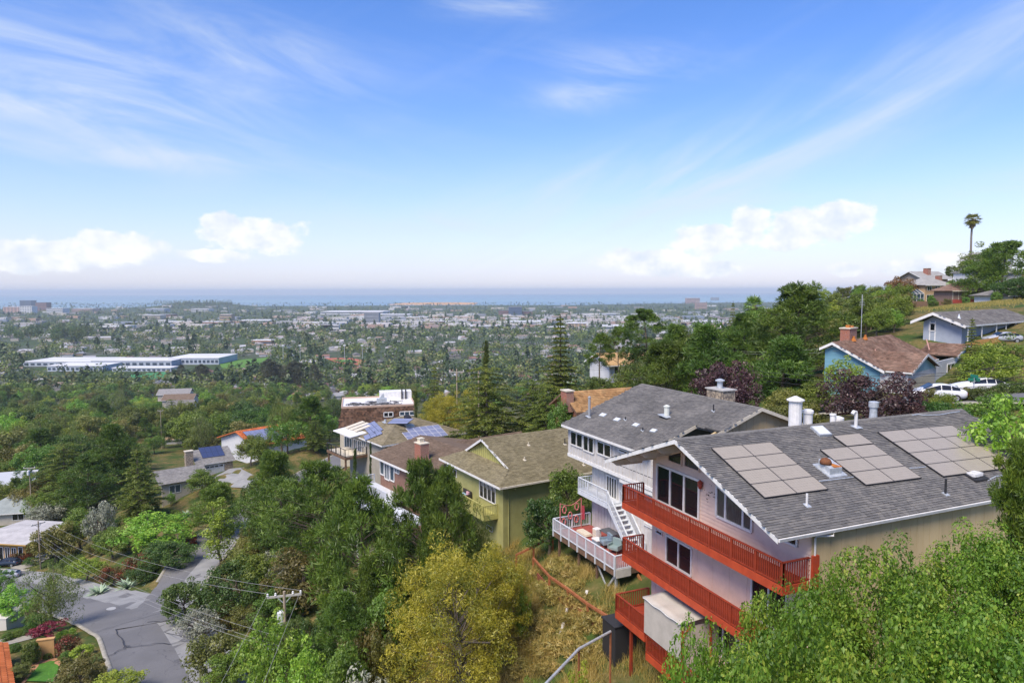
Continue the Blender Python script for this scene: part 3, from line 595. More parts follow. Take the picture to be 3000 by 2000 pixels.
# ================================================================== houses: toolkit
z1 = lambda x, y: (1600 + x / 1.6507, 1050 + y / 1.6507)
z2 = lambda x, y: (900 + x / 2.352, 1050 + y / 2.352)
z3 = lambda x, y: (x / 2.24, 1300 + y / 2.24)
z5 = lambda x, y: (2000 + x / 2.352, 600 + y / 2.352)
z6 = lambda x, y: (x / 2.352, 820 + y / 2.352)
z7 = lambda x, y: (900 + x / 2.138, 820 + y / 2.138)
c1 = lambda x, y: (1780 + x / 4.126, 1180 + y / 4.126)
c2 = lambda x, y: (1780 + x / 3.136, 1500 + y / 3.136)
c3 = lambda x, y: (1580 + x / 2.903, 1180 + y / 2.903)
c4 = lambda x, y: (2280 + x / 3.136, 1150 + y / 3.136)
c6 = lambda x, y: (950 + x / 5.226, 1120 + y / 5.226)
WHITE = mat('white_paint', (.76, .75, .725), .5, (.66, .65, .62), 3); CREAM = mat('cream_paint', (.66, .60, .47), .6, (.58, .52, .40), 4)
GLASS = mat('window_glass', (.012, .015, .018), .06, spec=.6); GLASSB = mat('window_glass_blue', (.05, .08, .11), .08, spec=.7); CURT = mat('curtain_glass', (.13, .13, .115), .15, (.05, .05, .045), 7, spec=.6, stretch=(14, 14, .3))
DARKM = mat('dark_metal', (.03, .03, .033), .5); GALV = mat('galvanised', (.55, .58, .60), .45, (.42, .45, .47), 6, metal=.3); TERRAM = mat('rust_orange', (.52, .20, .04), .8, (.36, .12, .03), 8)
ROOFG = mat('shingle_grey', (.148, .144, .138), .92, (.185, .178, .165), .6, 5, .25, 40, .15, tone=[(.72, .72, .74), (.96, .96, .96), (1.15, 1.12, 1.08)])
ROOFW = mat('shingle_weathered', (.14, .135, .126), .92, (.19, .182, .168), .5, 5, .2, 40, .15, tone=[(.75, .75, .77), (.95, .95, .96), (1.12, 1.1, 1.08)])
ROOFT = mat('shingle_tan', (.185, .16, .095), .92, (.225, .195, .12), .7, 5, .2, 40, .15, tone=[(.75, .74, .72), (.97, .97, .97), (1.15, 1.14, 1.1)])
ROOFB = mat('shingle_brown', (.155, .112, .08), .92, (.19, .14, .10), .8, 5, .2, 40, .15, tone=[(.75, .74, .72), (.97, .97, .97), (1.15, 1.12, 1.1)])
ROOFR = mat('shingle_redbrown', (.17, .105, .075), .95, (.25, .17, .125), .5, 6, .3, 40, .1, tone=[(.65, .62, .6), (.97, .97, .97), (1.3, 1.2, 1.15)])
SHAKE = mat('wall_shake', (.095, .058, .04), .95, (.15, .10, .075), .9, 5, .3, 30, .1, tone=[(.5, .5, .5), (.95, .92, .9), (1.5, 1.35, 1.2)])
BRICK = bpy.data.materials.new('brick'); BRICK.use_nodes = True
def _brick(m, c1_, c2_, mortar, scale=4.2):
    t = m.node_tree; b = t.nodes['Principled BSDF']; b.inputs['Roughness'].default_value = .9
    tcn = t.nodes.new('ShaderNodeTexCoord'); sx = t.nodes.new('ShaderNodeSeparateXYZ'); t.links.new(tcn.outputs['Object'], sx.inputs[0]); cb = t.nodes.new('ShaderNodeCombineXYZ')
    t.links.new((NX(t, sx.outputs[0]) + NX(t, sx.outputs[1])).s, cb.inputs[0]); t.links.new(sx.outputs[2], cb.inputs[1])
    bt = t.nodes.new('ShaderNodeTexBrick'); bt.inputs['Scale'].default_value = scale; bt.inputs['Color1'].default_value = (*c1_, 1); bt.inputs['Color2'].default_value = (*c2_, 1); bt.inputs['Mortar'].default_value = (*mortar, 1); bt.inputs['Mortar Size'].default_value = .03
    t.links.new(cb.outputs[0], bt.inputs['Vector']); t.links.new(bt.outputs[0], b.inputs['Base Color'])
    bp = t.nodes.new('ShaderNodeBump'); bp.inputs['Strength'].default_value = .6; bp.inputs['Distance'].default_value = .02; bp.invert = True; t.links.new(bt.outputs[1], bp.inputs['Height']); t.links.new(bp.outputs[0], b.inputs['Normal'])
_brick(BRICK, (.36, .10, .045), (.26, .075, .04), (.45, .38, .32))
STONE = mat('rubble_stone', (.42, .34, .24), .9, (.18, .15, .12), 5, 3, .8, 6, contrast=(.45, .55))
class House:
    def __init__(s, name, label, origin, ang, cat='house', group=None):
        s.o = np.array(origin, float); s.a = R(ang); s.v = np.array([math.cos(s.a), math.sin(s.a), 0]); s.u = np.array([-math.sin(s.a), math.cos(s.a), 0]); s.root = empty(name, W(s.o), s.a); tag(s.root, label, cat, group)
    def hit(s, p, ax, val):
        r = ray(*p); n = (s.v, s.u, np.array([0, 0, 1.]))[ax]; return s.loc(r * ((val + n @ s.o) / (n @ r)))
    def loc(s, p): q = np.asarray(p, float) - s.o; return np.array([q @ s.v, q @ s.u, q[2]])
    def world(s, p): return s.o + s.v * p[0] + s.u * p[1] + np.array([0, 0, p[2]])
    def on(s, p, pl):
        """sight line of pixel p against the local plane (point, normal)"""
        r = ray(*p); d = np.array([r @ s.v, r @ s.u, r[2]]); o = np.array([-s.o @ s.v, -s.o @ s.u, -s.o[2]]); p0, n = np.array(pl[0], float), np.array(pl[1], float); return o + d * (((p0 - o) @ n) / (d @ n))
    def part(s, name, mb, m, parent=None, **k): return mb.build(name, m, parent or s.root, **k)
    def box(s, name, x0, x1, y0, y1, z0, z1, m, parent=None, **k): return s.part(name, MB().box(x0, x1, y0, y1, z0, z1), m, parent, **k)
    # a wall panel: polygon of (a, z) in the plane t = c ('t') or s = c ('s'), thick inwards
    def P(s, ax, c, a, z): return (c, a, z) if ax == 't' else (a, c, z)
    def wall(s, name, ax, c, poly, m, th=.15, parent=None):
        return s.part(name, MB().prism([s.P(ax, c, a, z) for a, z in poly], (th, 0, 0) if ax == 't' else (0, th, 0)), m, parent)
    def window(s, ax, c, poly, mull=(), fm=None, gm=None, fw=.07, out=-1, name='window', parent=None, bars=(), dep=.07):
        """frame bars round a convex polygon (a, z), panes between the mullions; proud of the wall"""
        fm = fm or WHITE; gm = gm or GLASS; mb = MB(); n = len(poly); nv = (1, 0, 0) if ax == 't' else (0, 1, 0); c0 = c + out * dep / 2; a0 = min(a for a, z in poly)
        for i in range(n): mb.beam(s.P(ax, c0, *poly[i]), s.P(ax, c0, *poly[(i + 1) % n]), fw, dep, up=nv)
        def clip(lo, hi):
            def cut(pl, lim, sg):
                o = []
                for i in range(len(pl)):
                    p, q = pl[i], pl[(i + 1) % len(pl)]; a, b = sg * (p[0] - lim), sg * (q[0] - lim)
                    if a >= 0: o.append(p)
                    if a * b < 0: f = a / (a - b); o.append((p[0] + (q[0] - p[0]) * f, p[1] + (q[1] - p[1]) * f))
                return o
            return cut(cut(list(poly), lo, 1), hi, -1)
        A = [a for a, z in poly]; ed = [min(A)] + sorted(mull) + [max(A)]
        for x in mull:
            zz = [z for a, z in clip(x - 1e-4, x + 1e-4)]
            if zz: mb.beam(s.P(ax, c0, x, min(zz)), s.P(ax, c0, x, max(zz)), fw, dep * .9, up=nv)
        for z in bars: mb.beam(s.P(ax, c0, min(A), z), s.P(ax, c0, max(A), z), fw * .6, dep * .8, up=nv)
        w = s.part(name, mb, fm, parent)
        if parent is None:
            for lo, hi in zip(ed[:-1], ed[1:]):
                pl = clip(lo, hi)
                if len(pl) > 2: s.part('pane', MB().prism([s.P(ax, c + out * .012, a, z) for a, z in pl], (.01, 0, 0) if ax == 't' else (0, .01, 0)), gm, w)
        return w
    def rect(s, ax, c, p, q, **k):
        """window from two pixels: top corner and opposite bottom corner"""
        i = 0 if ax == 't' else 1; j = 1 - i; A, B = s.hit(p, i, c), s.hit(q, i, c)
        a0, a1 = sorted((A[j], B[j])); z0, z1_ = sorted((A[2], B[2])); n = k.pop('cols', 1)
        return s.window(ax, c, [(a0, z0), (a1, z0), (a1, z1_), (a0, z1_)], mull=[a0 + (a1 - a0) * i_ / n for i_ in range(1, n)], **k)
    # railing with single posts and balusters under a deck part
    def rail(s, deck, p, q, z, h, m, mp=None, gap=.125, bay=1.5, bw=.04, posts=True, top=.11, z2=None, pw=.09, low=.09, below=0.0):
        p, q = Vector((p[0], p[1], z)), Vector((q[0], q[1], z if z2 is None else z2)); L = (q.xy - p.xy).length; d = (q - p) / L; up = Vector((0, 0, 1)); sl = (q.z - p.z) / L; ang = math.atan2(d.y, d.x); mp = mp or m
        s.part('top_rail', MB().beam(p + up * (h - .02), q + up * (h - .02), top, .045), m, deck)
        if low: s.part('bottom_rail', MB().beam(p + up * low, q + up * low, .05, .07), m, deck)
        nb_ = max(1, round(L / bay))
        if posts:
            pm = MB().box(-pw / 2, pw / 2, -pw / 2, pw / 2, -below, h - .045).mesh('post', mp)
            for i in range(nb_ + 1): put('post', pm, p + (q - p) * (i / nb_), (0, 0, ang), parent=deck)
        n = int(L / gap); bm = MB().box(-bw / 2, bw / 2, -bw / 2, bw / 2, low, h - .045).mesh('baluster', m)
        for i in range(1, n):
            f = i / n
            if posts and min(abs(f * nb_ - k) for k in range(nb_ + 1)) * L / nb_ < .07: continue
            put('baluster', bm, p + (q - p) * f, (0, 0, ang), parent=deck)
    def deck(s, t0, t1, s0, s1, z, m, fm=None, fh=.34, name='deck', th=.06):
        d = s.part(name, MB().box(t0 + .04, t1, s0 + .04, s1 - .04, z - th, z), m); mb = MB()
        mb.box(t0, t0 + .045, s0, s1, z - fh, z + .01); mb.box(t0 + .045, t1, s0, s0 + .045, z - fh, z + .01); mb.box(t0 + .045, t1, s1 - .045, s1, z - fh, z + .01); s.part('fascia', mb, fm or m, d); return d
    # a roof plane: polygon of local points, first edge the eave; slab plus laid shingles
    def roof(s, poly, m, th=.14, tab=None, name='roof', tilt=.024, single=0, key=None, parent=None, seed=1, base_m=None, trim=None, slab=True):
        P = [np.array(p, float) for p in poly]; e = P[1] - P[0]; e /= np.linalg.norm(e); nrm = np.cross(P[1] - P[0], P[2] - P[0]); nrm /= np.linalg.norm(nrm)
        if nrm[2] < 0: nrm = -nrm
        up = np.cross(nrm, e); up = up if up[2] > 0 else -up
        ro = s.part(name, MB().prism([tuple(p) for p in P], tuple(-nrm * th)), base_m or m, parent) if slab else parent
        if tab:
            w, ex = tab; q = np.array([[(p - P[0]) @ e, (p - P[0]) @ up] for p in P]); rg = random.Random(seed); V = []; Fc = []; tn = []; items = []
            def inside(a, b):
                r = False; j = len(q) - 1
                for i in range(len(q)):
                    if (q[i, 1] > b) != (q[j, 1] > b) and a < (q[j, 0] - q[i, 0]) * (b - q[i, 1]) / (q[j, 1] - q[i, 1]) + q[i, 0]: r = not r
                    j = i
                return r
            rows = int(q[:, 1].max() / ex) + 1
            for r_ in range(rows):
                b0 = r_ * ex - .02; a = q[:, 0].min() - w * (.5 if r_ % 2 else .15)
                while a < q[:, 0].max():
                    w_ = w * rg.uniform(.82, 1.18); mid = (a + w_ / 2, b0 + ex / 2)
                    if inside(*mid): items.append((a, w_, b0))
                    a += w_
            for n_, (a, w_, b0) in enumerate(items):
                h0 = tilt * rg.uniform(.8, 1.5); a1 = a + w_ - .012; b1 = b0 + ex + .03; tt = rg.random(); zz = nrm * h0
                c = [P[0] + e * a + up * b0, P[0] + e * a1 + up * b0, P[0] + e * a1 + up * b1, P[0] + e * a + up * b1]
                vv = [c[0] + zz, c[1] + zz, c[2] + nrm * .003, c[3] + nrm * .003, c[0], c[1]]
                items[n_] = (vv, tt, key(c[0]) if key else 0)
            if single:
                items.sort(key=lambda i_: i_[2])
                for vv, tt, _ in items[:single]:
                    org = vv[0]; mb = MB().add([v_ - org for v_ in vv], [(0, 1, 2, 3), (4, 5, 1, 0), (0, 3, 4), (1, 5, 2)], tt); o = s.part('shingle', mb, m, ro); o.location = tuple(org)
            mb = MB()
            for vv, tt, _ in items[single:]: mb.add(vv, [(0, 1, 2, 3), (4, 5, 1, 0)], tt)
            tag(s.part('shingles', mb, m, ro if parent is None else parent), kind='stuff')
        return ro
    def pipe(s, p, h, r, m, name='vent_pipe', flash=True, cap=None, fm=None):
        """pipe standing on a roof at local point p"""
        mb = MB().tube([(p[0], p[1], p[2] - .15), (p[0], p[1], p[2] + h)], r, 10); o = s.part(name, mb, m, smooth=False)
        if flash: s.part('flashing', MB().prism([(p[0] - r * 2.6, p[1] - r * 3, p[2] - .03), (p[0] + r * 2.6, p[1] - r * 3, p[2] - .03), (p[0] + r * 2.6, p[1] + r * 2, p[2] + .07), (p[0] - r * 2.6, p[1] + r * 2, p[2] + .07)], (0, 0, .03)), fm or GALV, o)
        if cap: s.part('cap', MB().lathe([(r * 1.1, h - .02), (cap, h), (cap, h + .05), (r * .3, h + .14)], 12, tuple(p)), m, o)
        return o
# solar arrays lie on a roof and are things of their own
def solar_mat(name, c1_, c2_, line, rough=.3):
    m = bpy.data.materials.new(name); m.use_nodes = True; t = m.node_tree; b = t.nodes['Principled BSDF']; b.inputs['Roughness'].default_value = rough; b.inputs['Specular IOR Level'].default_value = .6
    tcn = t.nodes.new('ShaderNodeTexCoord'); bt = t.nodes.new('ShaderNodeTexBrick'); bt.offset = 0; bt.inputs['Scale'].default_value = 1; bt.inputs['Brick Width'].default_value = .165; bt.inputs['Row Height'].default_value = .165; bt.inputs['Mortar Size'].default_value = .008
    bt.inputs['Color1'].default_value = (*c1_, 1); bt.inputs['Color2'].default_value = (*c2_, 1); bt.inputs['Mortar'].default_value = (*line, 1); t.links.new(tcn.outputs['Object'], bt.inputs['Vector']); t.links.new(bt.outputs[0], b.inputs['Base Color']); return m
SOLT = solar_mat('solar_tan_glare', (.31, .27, .21), (.335, .292, .228), (.42, .365, .28)); SOLB = solar_mat('solar_blue', (.16, .18, .28), (.19, .21, .31), (.34, .35, .45), .3); SOLD = solar_mat('solar_dark', (.03, .045, .11), (.035, .05, .125), (.10, .12, .2))  # tan cells carry the panels' bright reflection in their base colour
def solar(h, pl, corners, rows, cols, label, m, skip=(), frame=None):
    """corner pixels TL, TR, BL on roof plane pl -> panels on rails"""
    A, B, C_ = (h.on(p, pl) if not isinstance(p, np.ndarray) else p for p in corners); n = np.array(pl[1], float); n /= np.linalg.norm(n); ex = (B - A) / np.linalg.norm(B - A); ey = np.cross(n, ex); dn = (C_ - A); Ly = abs(dn @ ey); ey = ey * (1 if dn @ ey > 0 else -1); Lx = np.linalg.norm(B - A)
    o = A + n * .11; M = Matrix(((ex[0], ey[0], n[0], o[0]), (ex[1], ey[1], n[1], o[1]), (ex[2], ey[2], n[2], o[2]), (0, 0, 0, 1)))
    if M.to_3x3().determinant() < 0: M = Matrix(((ex[0], ey[0], n[0], o[0]), (ex[1], ey[1], n[1], o[1]), (ex[2], ey[2], n[2], o[2]), (0, 0, 0, 1)))
    e = empty('solar_array', (0, 0, 0)); e.matrix_world = h.root.matrix_basis @ M; tag(e, label, 'solar panels'); pw, ph = Lx / cols, Ly / rows
    pm = MB().box(.01, pw - .01, .01, ph - .01, -.02, .0); pmesh = pm.mesh('solar_panel', m); fr = MB()
    fm_ = frame or DARKM
    for a, b_, c_, d_ in ((0, pw, 0, .022), (0, pw, ph - .022, ph), (0, .022, .022, ph - .022), (pw - .022, pw, .022, ph - .022)): fr.box(a, b_, c_, d_, -.045, .006)
    fmesh = fr.mesh('panel_frame', fm_)
    for r_ in range(rows):
        for c_ in range(cols):
            if (r_, c_) in skip: continue
            q = put('solar_panel', pmesh, (c_ * pw, r_ * ph, 0), parent=e); put('panel_frame', fmesh, parent=q)
    rl = MB(); [rl.box(0, Lx, (r_ + f) * ph - .02, (r_ + f) * ph + .02, -.10, -.05) for r_ in range(rows) for f in (.25, .75)]; rl.build('mounting_rail', DARKM, e); return e
# ================================================================== the near house with red decks
PINK = mat('pink_siding', (.76, .575, .465), .75, (.65, .49, .40), .9, 5, .12); BEIGE = mat('beige_panel', (.60, .465, .26), .8, (.51, .395, .215), 1.2, 6, .15, stretch=(1, 1, .25)); REDP = mat('red_deck_paint', (.31, .045, .018), .6, (.225, .034, .016), 3, 4, .1); REDF = mat('red_fascia_paint', (.47, .072, .026), .55, (.38, .055, .022), 2, 4)
D = atd(*c2(1610, 465), 27); D[2] -= 1.02
H = House('house', 'pink and beige house with red decks and tan solar panels on its grey roof', D, 22.6)
TW, AP, EZ = 1.5, 6.5, 4.87; SL = 2.59 / 6.8; zr = lambda s_: EZ - abs(s_ - AP) * SL
S1, TB = 11.4, 19.6
front = H.wall('front_wall', 't', TW, [(-.02, -10.6), (S1, -10.6), (S1, zr(S1) - .2), (AP, zr(AP) - .2), (-.02, zr(0) - .2)], PINK, .2)
z = -.3; k = 0
while z < 4.6:                                    # lapped boards of the upper gable
    lo, hi = z, z + .19; a0, a1 = 0.0, S1
    top = lambda s_: zr(s_) - .24
    if hi > top(0): a0 = AP - (EZ - .24 - hi) / SL
    if hi > top(S1): a1 = min(S1, AP + (EZ - .24 - hi) / SL)
    if a1 - a0 > .3: H.part('plank', MB().add([(TW - .006, a0, hi), (TW - .006, a1, hi), (TW - .034, a1, lo + .008), (TW - .034, a0, lo + .008), (TW + .01, a0, lo), (TW + .01, a1, lo)], [(0, 1, 2, 3), (3, 2, 5, 4)]), PINK, front)
    z += .2; k += 1
for a in np.arange(.0, S1 - .1, 1.22): H.part('panel', MB().box(TW - .012, TW - .001, a + .01, min(S1, a + 1.2), -10.4, -.42), PINK, front)
side = H.wall('side_wall', 's', -.02, [(TW + .2, -10), (TB, -10), (TB, zr(0) - .2), (TW + .2, zr(0) - .2)], BEIGE, .2)
a = TW
while a < TB - .1:
    w = rnd.choice((.42, .62, .62, .85)); H.part('panel', MB().box(a + .014, min(TB, a + w) - .001, -.045, -.021, -9.8 + 0 * w, zr(0) - .22), BEIGE, side); a += w
H.wall('far_wall', 's', S1 - .2, [(TW + .2, -9), (TB, -9), (TB, zr(S1) - .22), (TW + .2, zr(S1) - .22)], BEIGE, .2)
H.wall('back_wall', 't', TB - .2, [(.18, -6), (S1 - .2, -6), (S1 - .2, zr(S1) - .22), (AP, EZ - .22), (.18, zr(0) - .22)], BEIGE, .2)
SE, SF, TE0, TE1 = -.35, 13.1, -.62, 20.1
near_pl = ((0, AP, EZ), (0, -SL, 1))
key = lambda c_: (c_[0]) * 1.0 + (c_[1]) * 1.4
roofn = H.roof([(TE0, SE, zr(SE)), (TE1, SE, zr(SE)), (TE1, AP, EZ), (TE0, AP, EZ)], ROOFG, .13, tab=(.30, .145), single=300, key=key, seed=3, tilt=.03)
H.roof([(TE1, SF, zr(SF)), (TE0, SF, zr(SF)), (TE0, AP + .02, EZ), (TE1, AP + .02, EZ)], ROOFG, .13, tab=(.30, .145), seed=4)
for i in range(54): t0 = TE0 + i * .385; H.part('ridge_cap', MB().prism([(t0, AP - .15, EZ - .03), (t0, AP, EZ + .045), (t0, AP + .15, EZ - .03)], (.40, 0, .012)), ROOFG, roofn)
for a0, a1 in ((SE, AP), (SF, AP)):               # rake boards under the gable edge
    p, q = Vector((TE0 - .02, a0, zr(a0) - .14)), Vector((TE0 - .02, a1, EZ - .14)); H.part('rake_board', MB().beam(p, q, .045, .22, up=(1, 0, 0)) if False else MB().prism([(TE0 - .03, a0, zr(a0) - .03), (TE0 - .03, a1, EZ - .03), (TE0 - .03, a1, EZ - .24), (TE0 - .03, a0, zr(a0) - .24)], (.03, 0, 0)), WHITE)
H.part('gutter', MB().prism([(TE0, SE - .11, zr(SE) - .03), (TE0, SE - .005, zr(SE) - .03), (TE0, SE - .005, zr(SE) - .16), (TE0, SE - .08, zr(SE) - .16)], (TE1 - TE0, 0, 0)), WHITE)
H.part('downspout', MB().tube([(2.3, SE - .05, zr(SE) - .15), (2.3, SE - .05, zr(SE) - .3), (1.7, -.1, zr(SE) - .34), (1.62, -.1, zr(SE) - .42), (1.62, -.1, -3)], .045, 8), WHITE)
for px in ((55, 720), (220, 665), (395, 615), (590, 545), (812, 495), (1035, 720), (1290, 960), (1550, 1215), (1830, 1480)):
    b_ = H.hit(c1(*px), 0, -.5); s_ = b_[1]; zt = zr(s_) - .15; H.part('outrigger_beam', MB().prism([(-.5, s_ - .07, zt), (-.5, s_ - .07, zt - .12), (-.2, s_ - .07, zt - .34), (TW, s_ - .07, zt - .34), (TW, s_ - .07, zt)], (0, .14, 0)), CREAM)
H.part('soffit', MB().prism([(TE0 + .05, SF - .1, zr(SF - .1) - .135), (TE0 + .05, AP, EZ - .135), (TW, AP, EZ - .135), (TW, SF - .1, zr(SF - .1) - .135)], (0, 0, -.02)), CREAM)
H.part('soffit', MB().prism([(TE0 + .05, SE + .05, zr(SE + .05) - .135), (TE0 + .05, AP, EZ - .135), (TW, AP, EZ - .135), (TW, SE + .05, zr(SE + .05) - .135)], (0, 0, -.02)), CREAM)
# windows and doors of the front
H.rect('t', TW - .03, c1(605, 735), c1(1105, 1415), cols=3, fw=.13, name='sliding_door')
H.window('t', TW - .03, [(8.7, 2.82), (9.88, 2.82), (9.88, 3.13), (8.7, 3.56)], fm=PINK, fw=.07); H.window('t', TW - .03, [(7.22, 2.86), (8.44, 2.86), (8.44, 3.66), (7.22, 4.05)], fm=PINK, fw=.07); H.window('t', TW - .03, [(5.3, 2.95), (6.9, 2.95), (6.9, 3.95), (6.5, 4.1), (5.3, 3.7)], fm=PINK, fw=.07)
H.window('t', TW - .03, [(3.4, .98), (5.86, .98), (5.86, 2.52), (3.4, 1.72)], mull=(3.98, 5.2), fw=.12, gm=CURT)
H.window('t', TW - .03, [(.7, 1.24), (1.9, 1.24), (1.9, 1.78), (.7, 1.72)], mull=(1.3,), fw=.09)
ld = H.rect('t', TW - .012, c2(545, 208), c2(772, 588), cols=2, fw=.10, name='sliding_door'); H.window('t', TW - .012, [(1.2, -2.95), (3.32, -2.95), (3.32, -.62), (1.2, -.62)], mull=(2.25,), fw=.1, name='sliding_door'); H.rect('t', TW - .012, c2(450, 155), c2(505, 215), fw=.05)
H.window('t', TW - .012, [(4.2, -5.9), (6.2, -5.9), (6.2, -3.8), (4.2, -3.8)], mull=(5.2,), fw=.1, name='sliding_door')
lamp = H.hit(c1(1130, 985), 0, TW - .1); H.part('wall_lamp', MB().lathe([(.06, -.22), (.13, -.05), (.10, .08), (.16, .10), (.02, .24)], 10, (TW - .16, lamp[1], lamp[2])), mat('red_lamp', (.30, .05, .03), .5))
st = H.hit(c1(1245, 1110), 0, TW - .03); stain = MB()
for i in range(26): a, zz = st[1] + rnd.gauss(0, .22), st[2] + rnd.gauss(0, .25); stain.box(TW - .026, TW - .0235, a, a + rnd.uniform(.03, .16), zz, zz + rnd.uniform(.02, .07))
H.part('mould_stain', stain, mat('dark_stain', (.12, .08, .06), .9))
# decks
d1 = H.deck(0, TW - .03, 0, 12.25, 0, REDP, REDF, .36); H.rail(d1, (.05, .05), (.05, 12.2), 0, 1.02, REDP, bay=1.52); H.rail(d1, (.05, .05), (TW + .25, .05), 0, 1.02, REDP, bay=2); H.rail(d1, (.05, 12.2), (TW - .1, 12.2), 0, 1.02, REDP, bay=1.4)
H.part('corner_post', MB().box(TW - .03, TW + .32, -.16, -.05, -.3, 1.12), REDF, d1)
ZM = -3.03
d2 = H.deck(0, TW - .03, 1.5, 12.2, ZM, REDP, REDF, .36); H.rail(d2, (.05, 1.55), (.05, 12.15), ZM, 1.0, REDP, bay=1.52); H.rail(d2, (.05, 12.15), (TW - .1, 12.15), ZM, 1.0, REDP, bay=1.4)
tl = -.8; lowr = H.hit(c2(70, 745), 0, tl); ZL = lowr[2] - 1.0; bx0 = H.hit(c2(340, 920), 0, tl)[1]
d3 = H.deck(tl, TW - .03, bx0 - .0, lowr[1], ZL, REDP, REDF, .4); H.rail(d3, (tl + .05, bx0 + .05), (tl + .05, lowr[1] - .05), ZL, 1.0, REDP, bay=1.2); H.rail(d3, (tl + .05, lowr[1] - .05), (TW - .1, lowr[1] - .05), ZL, 1.0, REDP, bay=1.5)
p = H.hit(c2(350, 1120), 0, tl); q = H.hit(c2(350, 1290), 0, tl); ZK = q[2]
d4 = H.deck(tl, TW - .03, 1.5, p[1], ZK, REDP, REDF, .36); H.rail(d4, (tl + .05, 1.6), (tl + .05, p[1] - .05), ZK, p[2] - q[2], REDP, bay=1.9)
# tarp shelter on the lower deck
CANV = mat('canvas', (.47, .43, .37), .9, (.41, .375, .32), 1.6, 4, .2); e1, e2 = H.hit(c2(340, 775), 0, tl - .05), H.hit(c2(675, 1040), 0, tl - .05); sA, sB, zc_ = e1[1], e2[1], (e1[2] + e2[2]) / 2
zb_ = H.hit(c2(350, 1110), 0, tl - .05)[2]
sh = H.part('tarp_shelter', MB().box(tl - .06, tl - .03, sB, sA, zb_, zc_), CANV); n = 12; V = []; F2 = []
for i in range(n + 1):
    for j in range(7):
        V.append((tl - .14 + (TW + .1 - tl) * j / 6, sB - .06 + (sA - sB + .12) * i / n, zc_ + .03 + .2 * j / 6 + .03 * math.sin(i * 1.3) * (1 - j / 6) - .06 * math.sin(math.pi * j / 6)))
F2 = [(i * 7 + j, (i + 1) * 7 + j, (i + 1) * 7 + j + 1, i * 7 + j + 1) for i in range(n) for j in range(6)]; cv = H.part('canopy', MB().add(V, F2), CANV, sh, smooth=True); sm_ = cv.modifiers.new('thick', 'SOLIDIFY'); sm_.thickness = .03
H.part('canopy_hem', MB().tube([(tl - .15, sB + (sA - sB) * i / 12, zc_ + .02 + .03 * math.sin(i * 1.3)) for i in range(13)], .018, 5), WHITE, sh)
for tt in (tl + .02, .9): H.box('post', tt, tt + .1, sB, sB + .1, ZK, zc_, REDF, sh)
H.part('brace', MB().beam((tl + .1, sB + .05, zc_ - .75), (tl + .6, sB + .05, zc_ - .1), .06, .09), REDF, sh); H.box('side_screen', tl + .15, TW, sB + .06, sB + .09, ZK, zc_ - .25, CANV, sh)
for s_ in (2.2, 6.2, 10.4): H.box('support_post', tl + .3, tl + .44, s_, s_ + .14, -14.5, ZK - .06 if s_ < p[1] else ZL - .06, REDP)
# roof fittings
on = lambda x, y, f=c4: H.on(f(x, y), near_pl)
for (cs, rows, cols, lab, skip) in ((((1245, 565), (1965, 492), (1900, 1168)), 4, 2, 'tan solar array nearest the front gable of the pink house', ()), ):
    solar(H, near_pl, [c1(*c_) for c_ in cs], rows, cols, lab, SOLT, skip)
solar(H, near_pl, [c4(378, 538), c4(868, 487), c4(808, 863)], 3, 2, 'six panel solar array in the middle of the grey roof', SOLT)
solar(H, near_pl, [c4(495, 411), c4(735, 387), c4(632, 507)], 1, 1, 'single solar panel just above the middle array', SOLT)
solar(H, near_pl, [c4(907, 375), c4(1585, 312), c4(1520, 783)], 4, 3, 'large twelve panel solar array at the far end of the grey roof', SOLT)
a, b_, c_ = on(290, 327), on(400, 320), on(378, 408); n_ = np.array([0, -SL, 1.]); n_ /= np.linalg.norm(n_)
def skylight(h, A, B, C_, n, hh=.14, gm_=None):
    D_ = B + C_ - A; o = h.part('skylight', MB().prism([tuple(A), tuple(B), tuple(D_), tuple(C_)], tuple(n * hh)), GALV); f = lambda p, q, r_: p + (q - p) * r_
    cc = (A + B + C_ + D_) / 4; h.part('pane', MB().prism([tuple(f(cc, p_, .86) + n * hh) for p_ in (A, B, D_, C_)], tuple(n * .012)), gm_ or mat('skylight_dome', (.62, .64, .62), .35), o); return o
skylight(H, a, b_, c_, n_)
g = on(470, 715); o = H.part('turbine_vent', MB().prism([tuple(g + np.array(q)) for q in ((-.55, -.55, -.2), (.55, -.55, -.2), (.55, .5, .2), (-.55, .5, .2))], (0, 0, .07)).prism([tuple(g + np.array(q)) for q in ((-.38, -.38, -.1), (.38, -.38, -.1), (.34, .34, .2), (-.34, .34, .2))], (0, 0, .32)), GALV)
H.part('vent_hood', MB().prism([tuple(g + np.array(q)) for q in ((-.1, -.36, .24), (.42, -.36, .2), (.42, .3, .42), (-.1, .3, .46))], (0, 0, .03)), TERRAM, o); H.part('vent_dome', MB().lathe([(.26, .28), (.27, .4), (.2, .52), (.06, .58)], 14, tuple(g + np.array((-.2, .05, .05)))), mat('rust_dome', (.13, .05, .025), .8, (.2, .08, .03), 12), o, smooth=True)
H.pipe(on(262, 1040), .55, .05, WHITE); H.pipe(on(1535, 935), .75, .05, DARKM); e_ = on(712, 318); o = H.pipe(e_, .7, .09, WHITE); H.part('elbow', MB().tube([tuple(e_ + np.array(q)) for q in ((0, 0, .68), (-.03, 0, .84), (-.2, -.02, .88), (-.33, -.03, .76))], .09, 10), WHITE, o)
rz_ = lambda x, y: (lambda q: np.array([q[0], AP + .5, EZ - .1]))(H.hit(c4(x, y), 1, AP + .3))
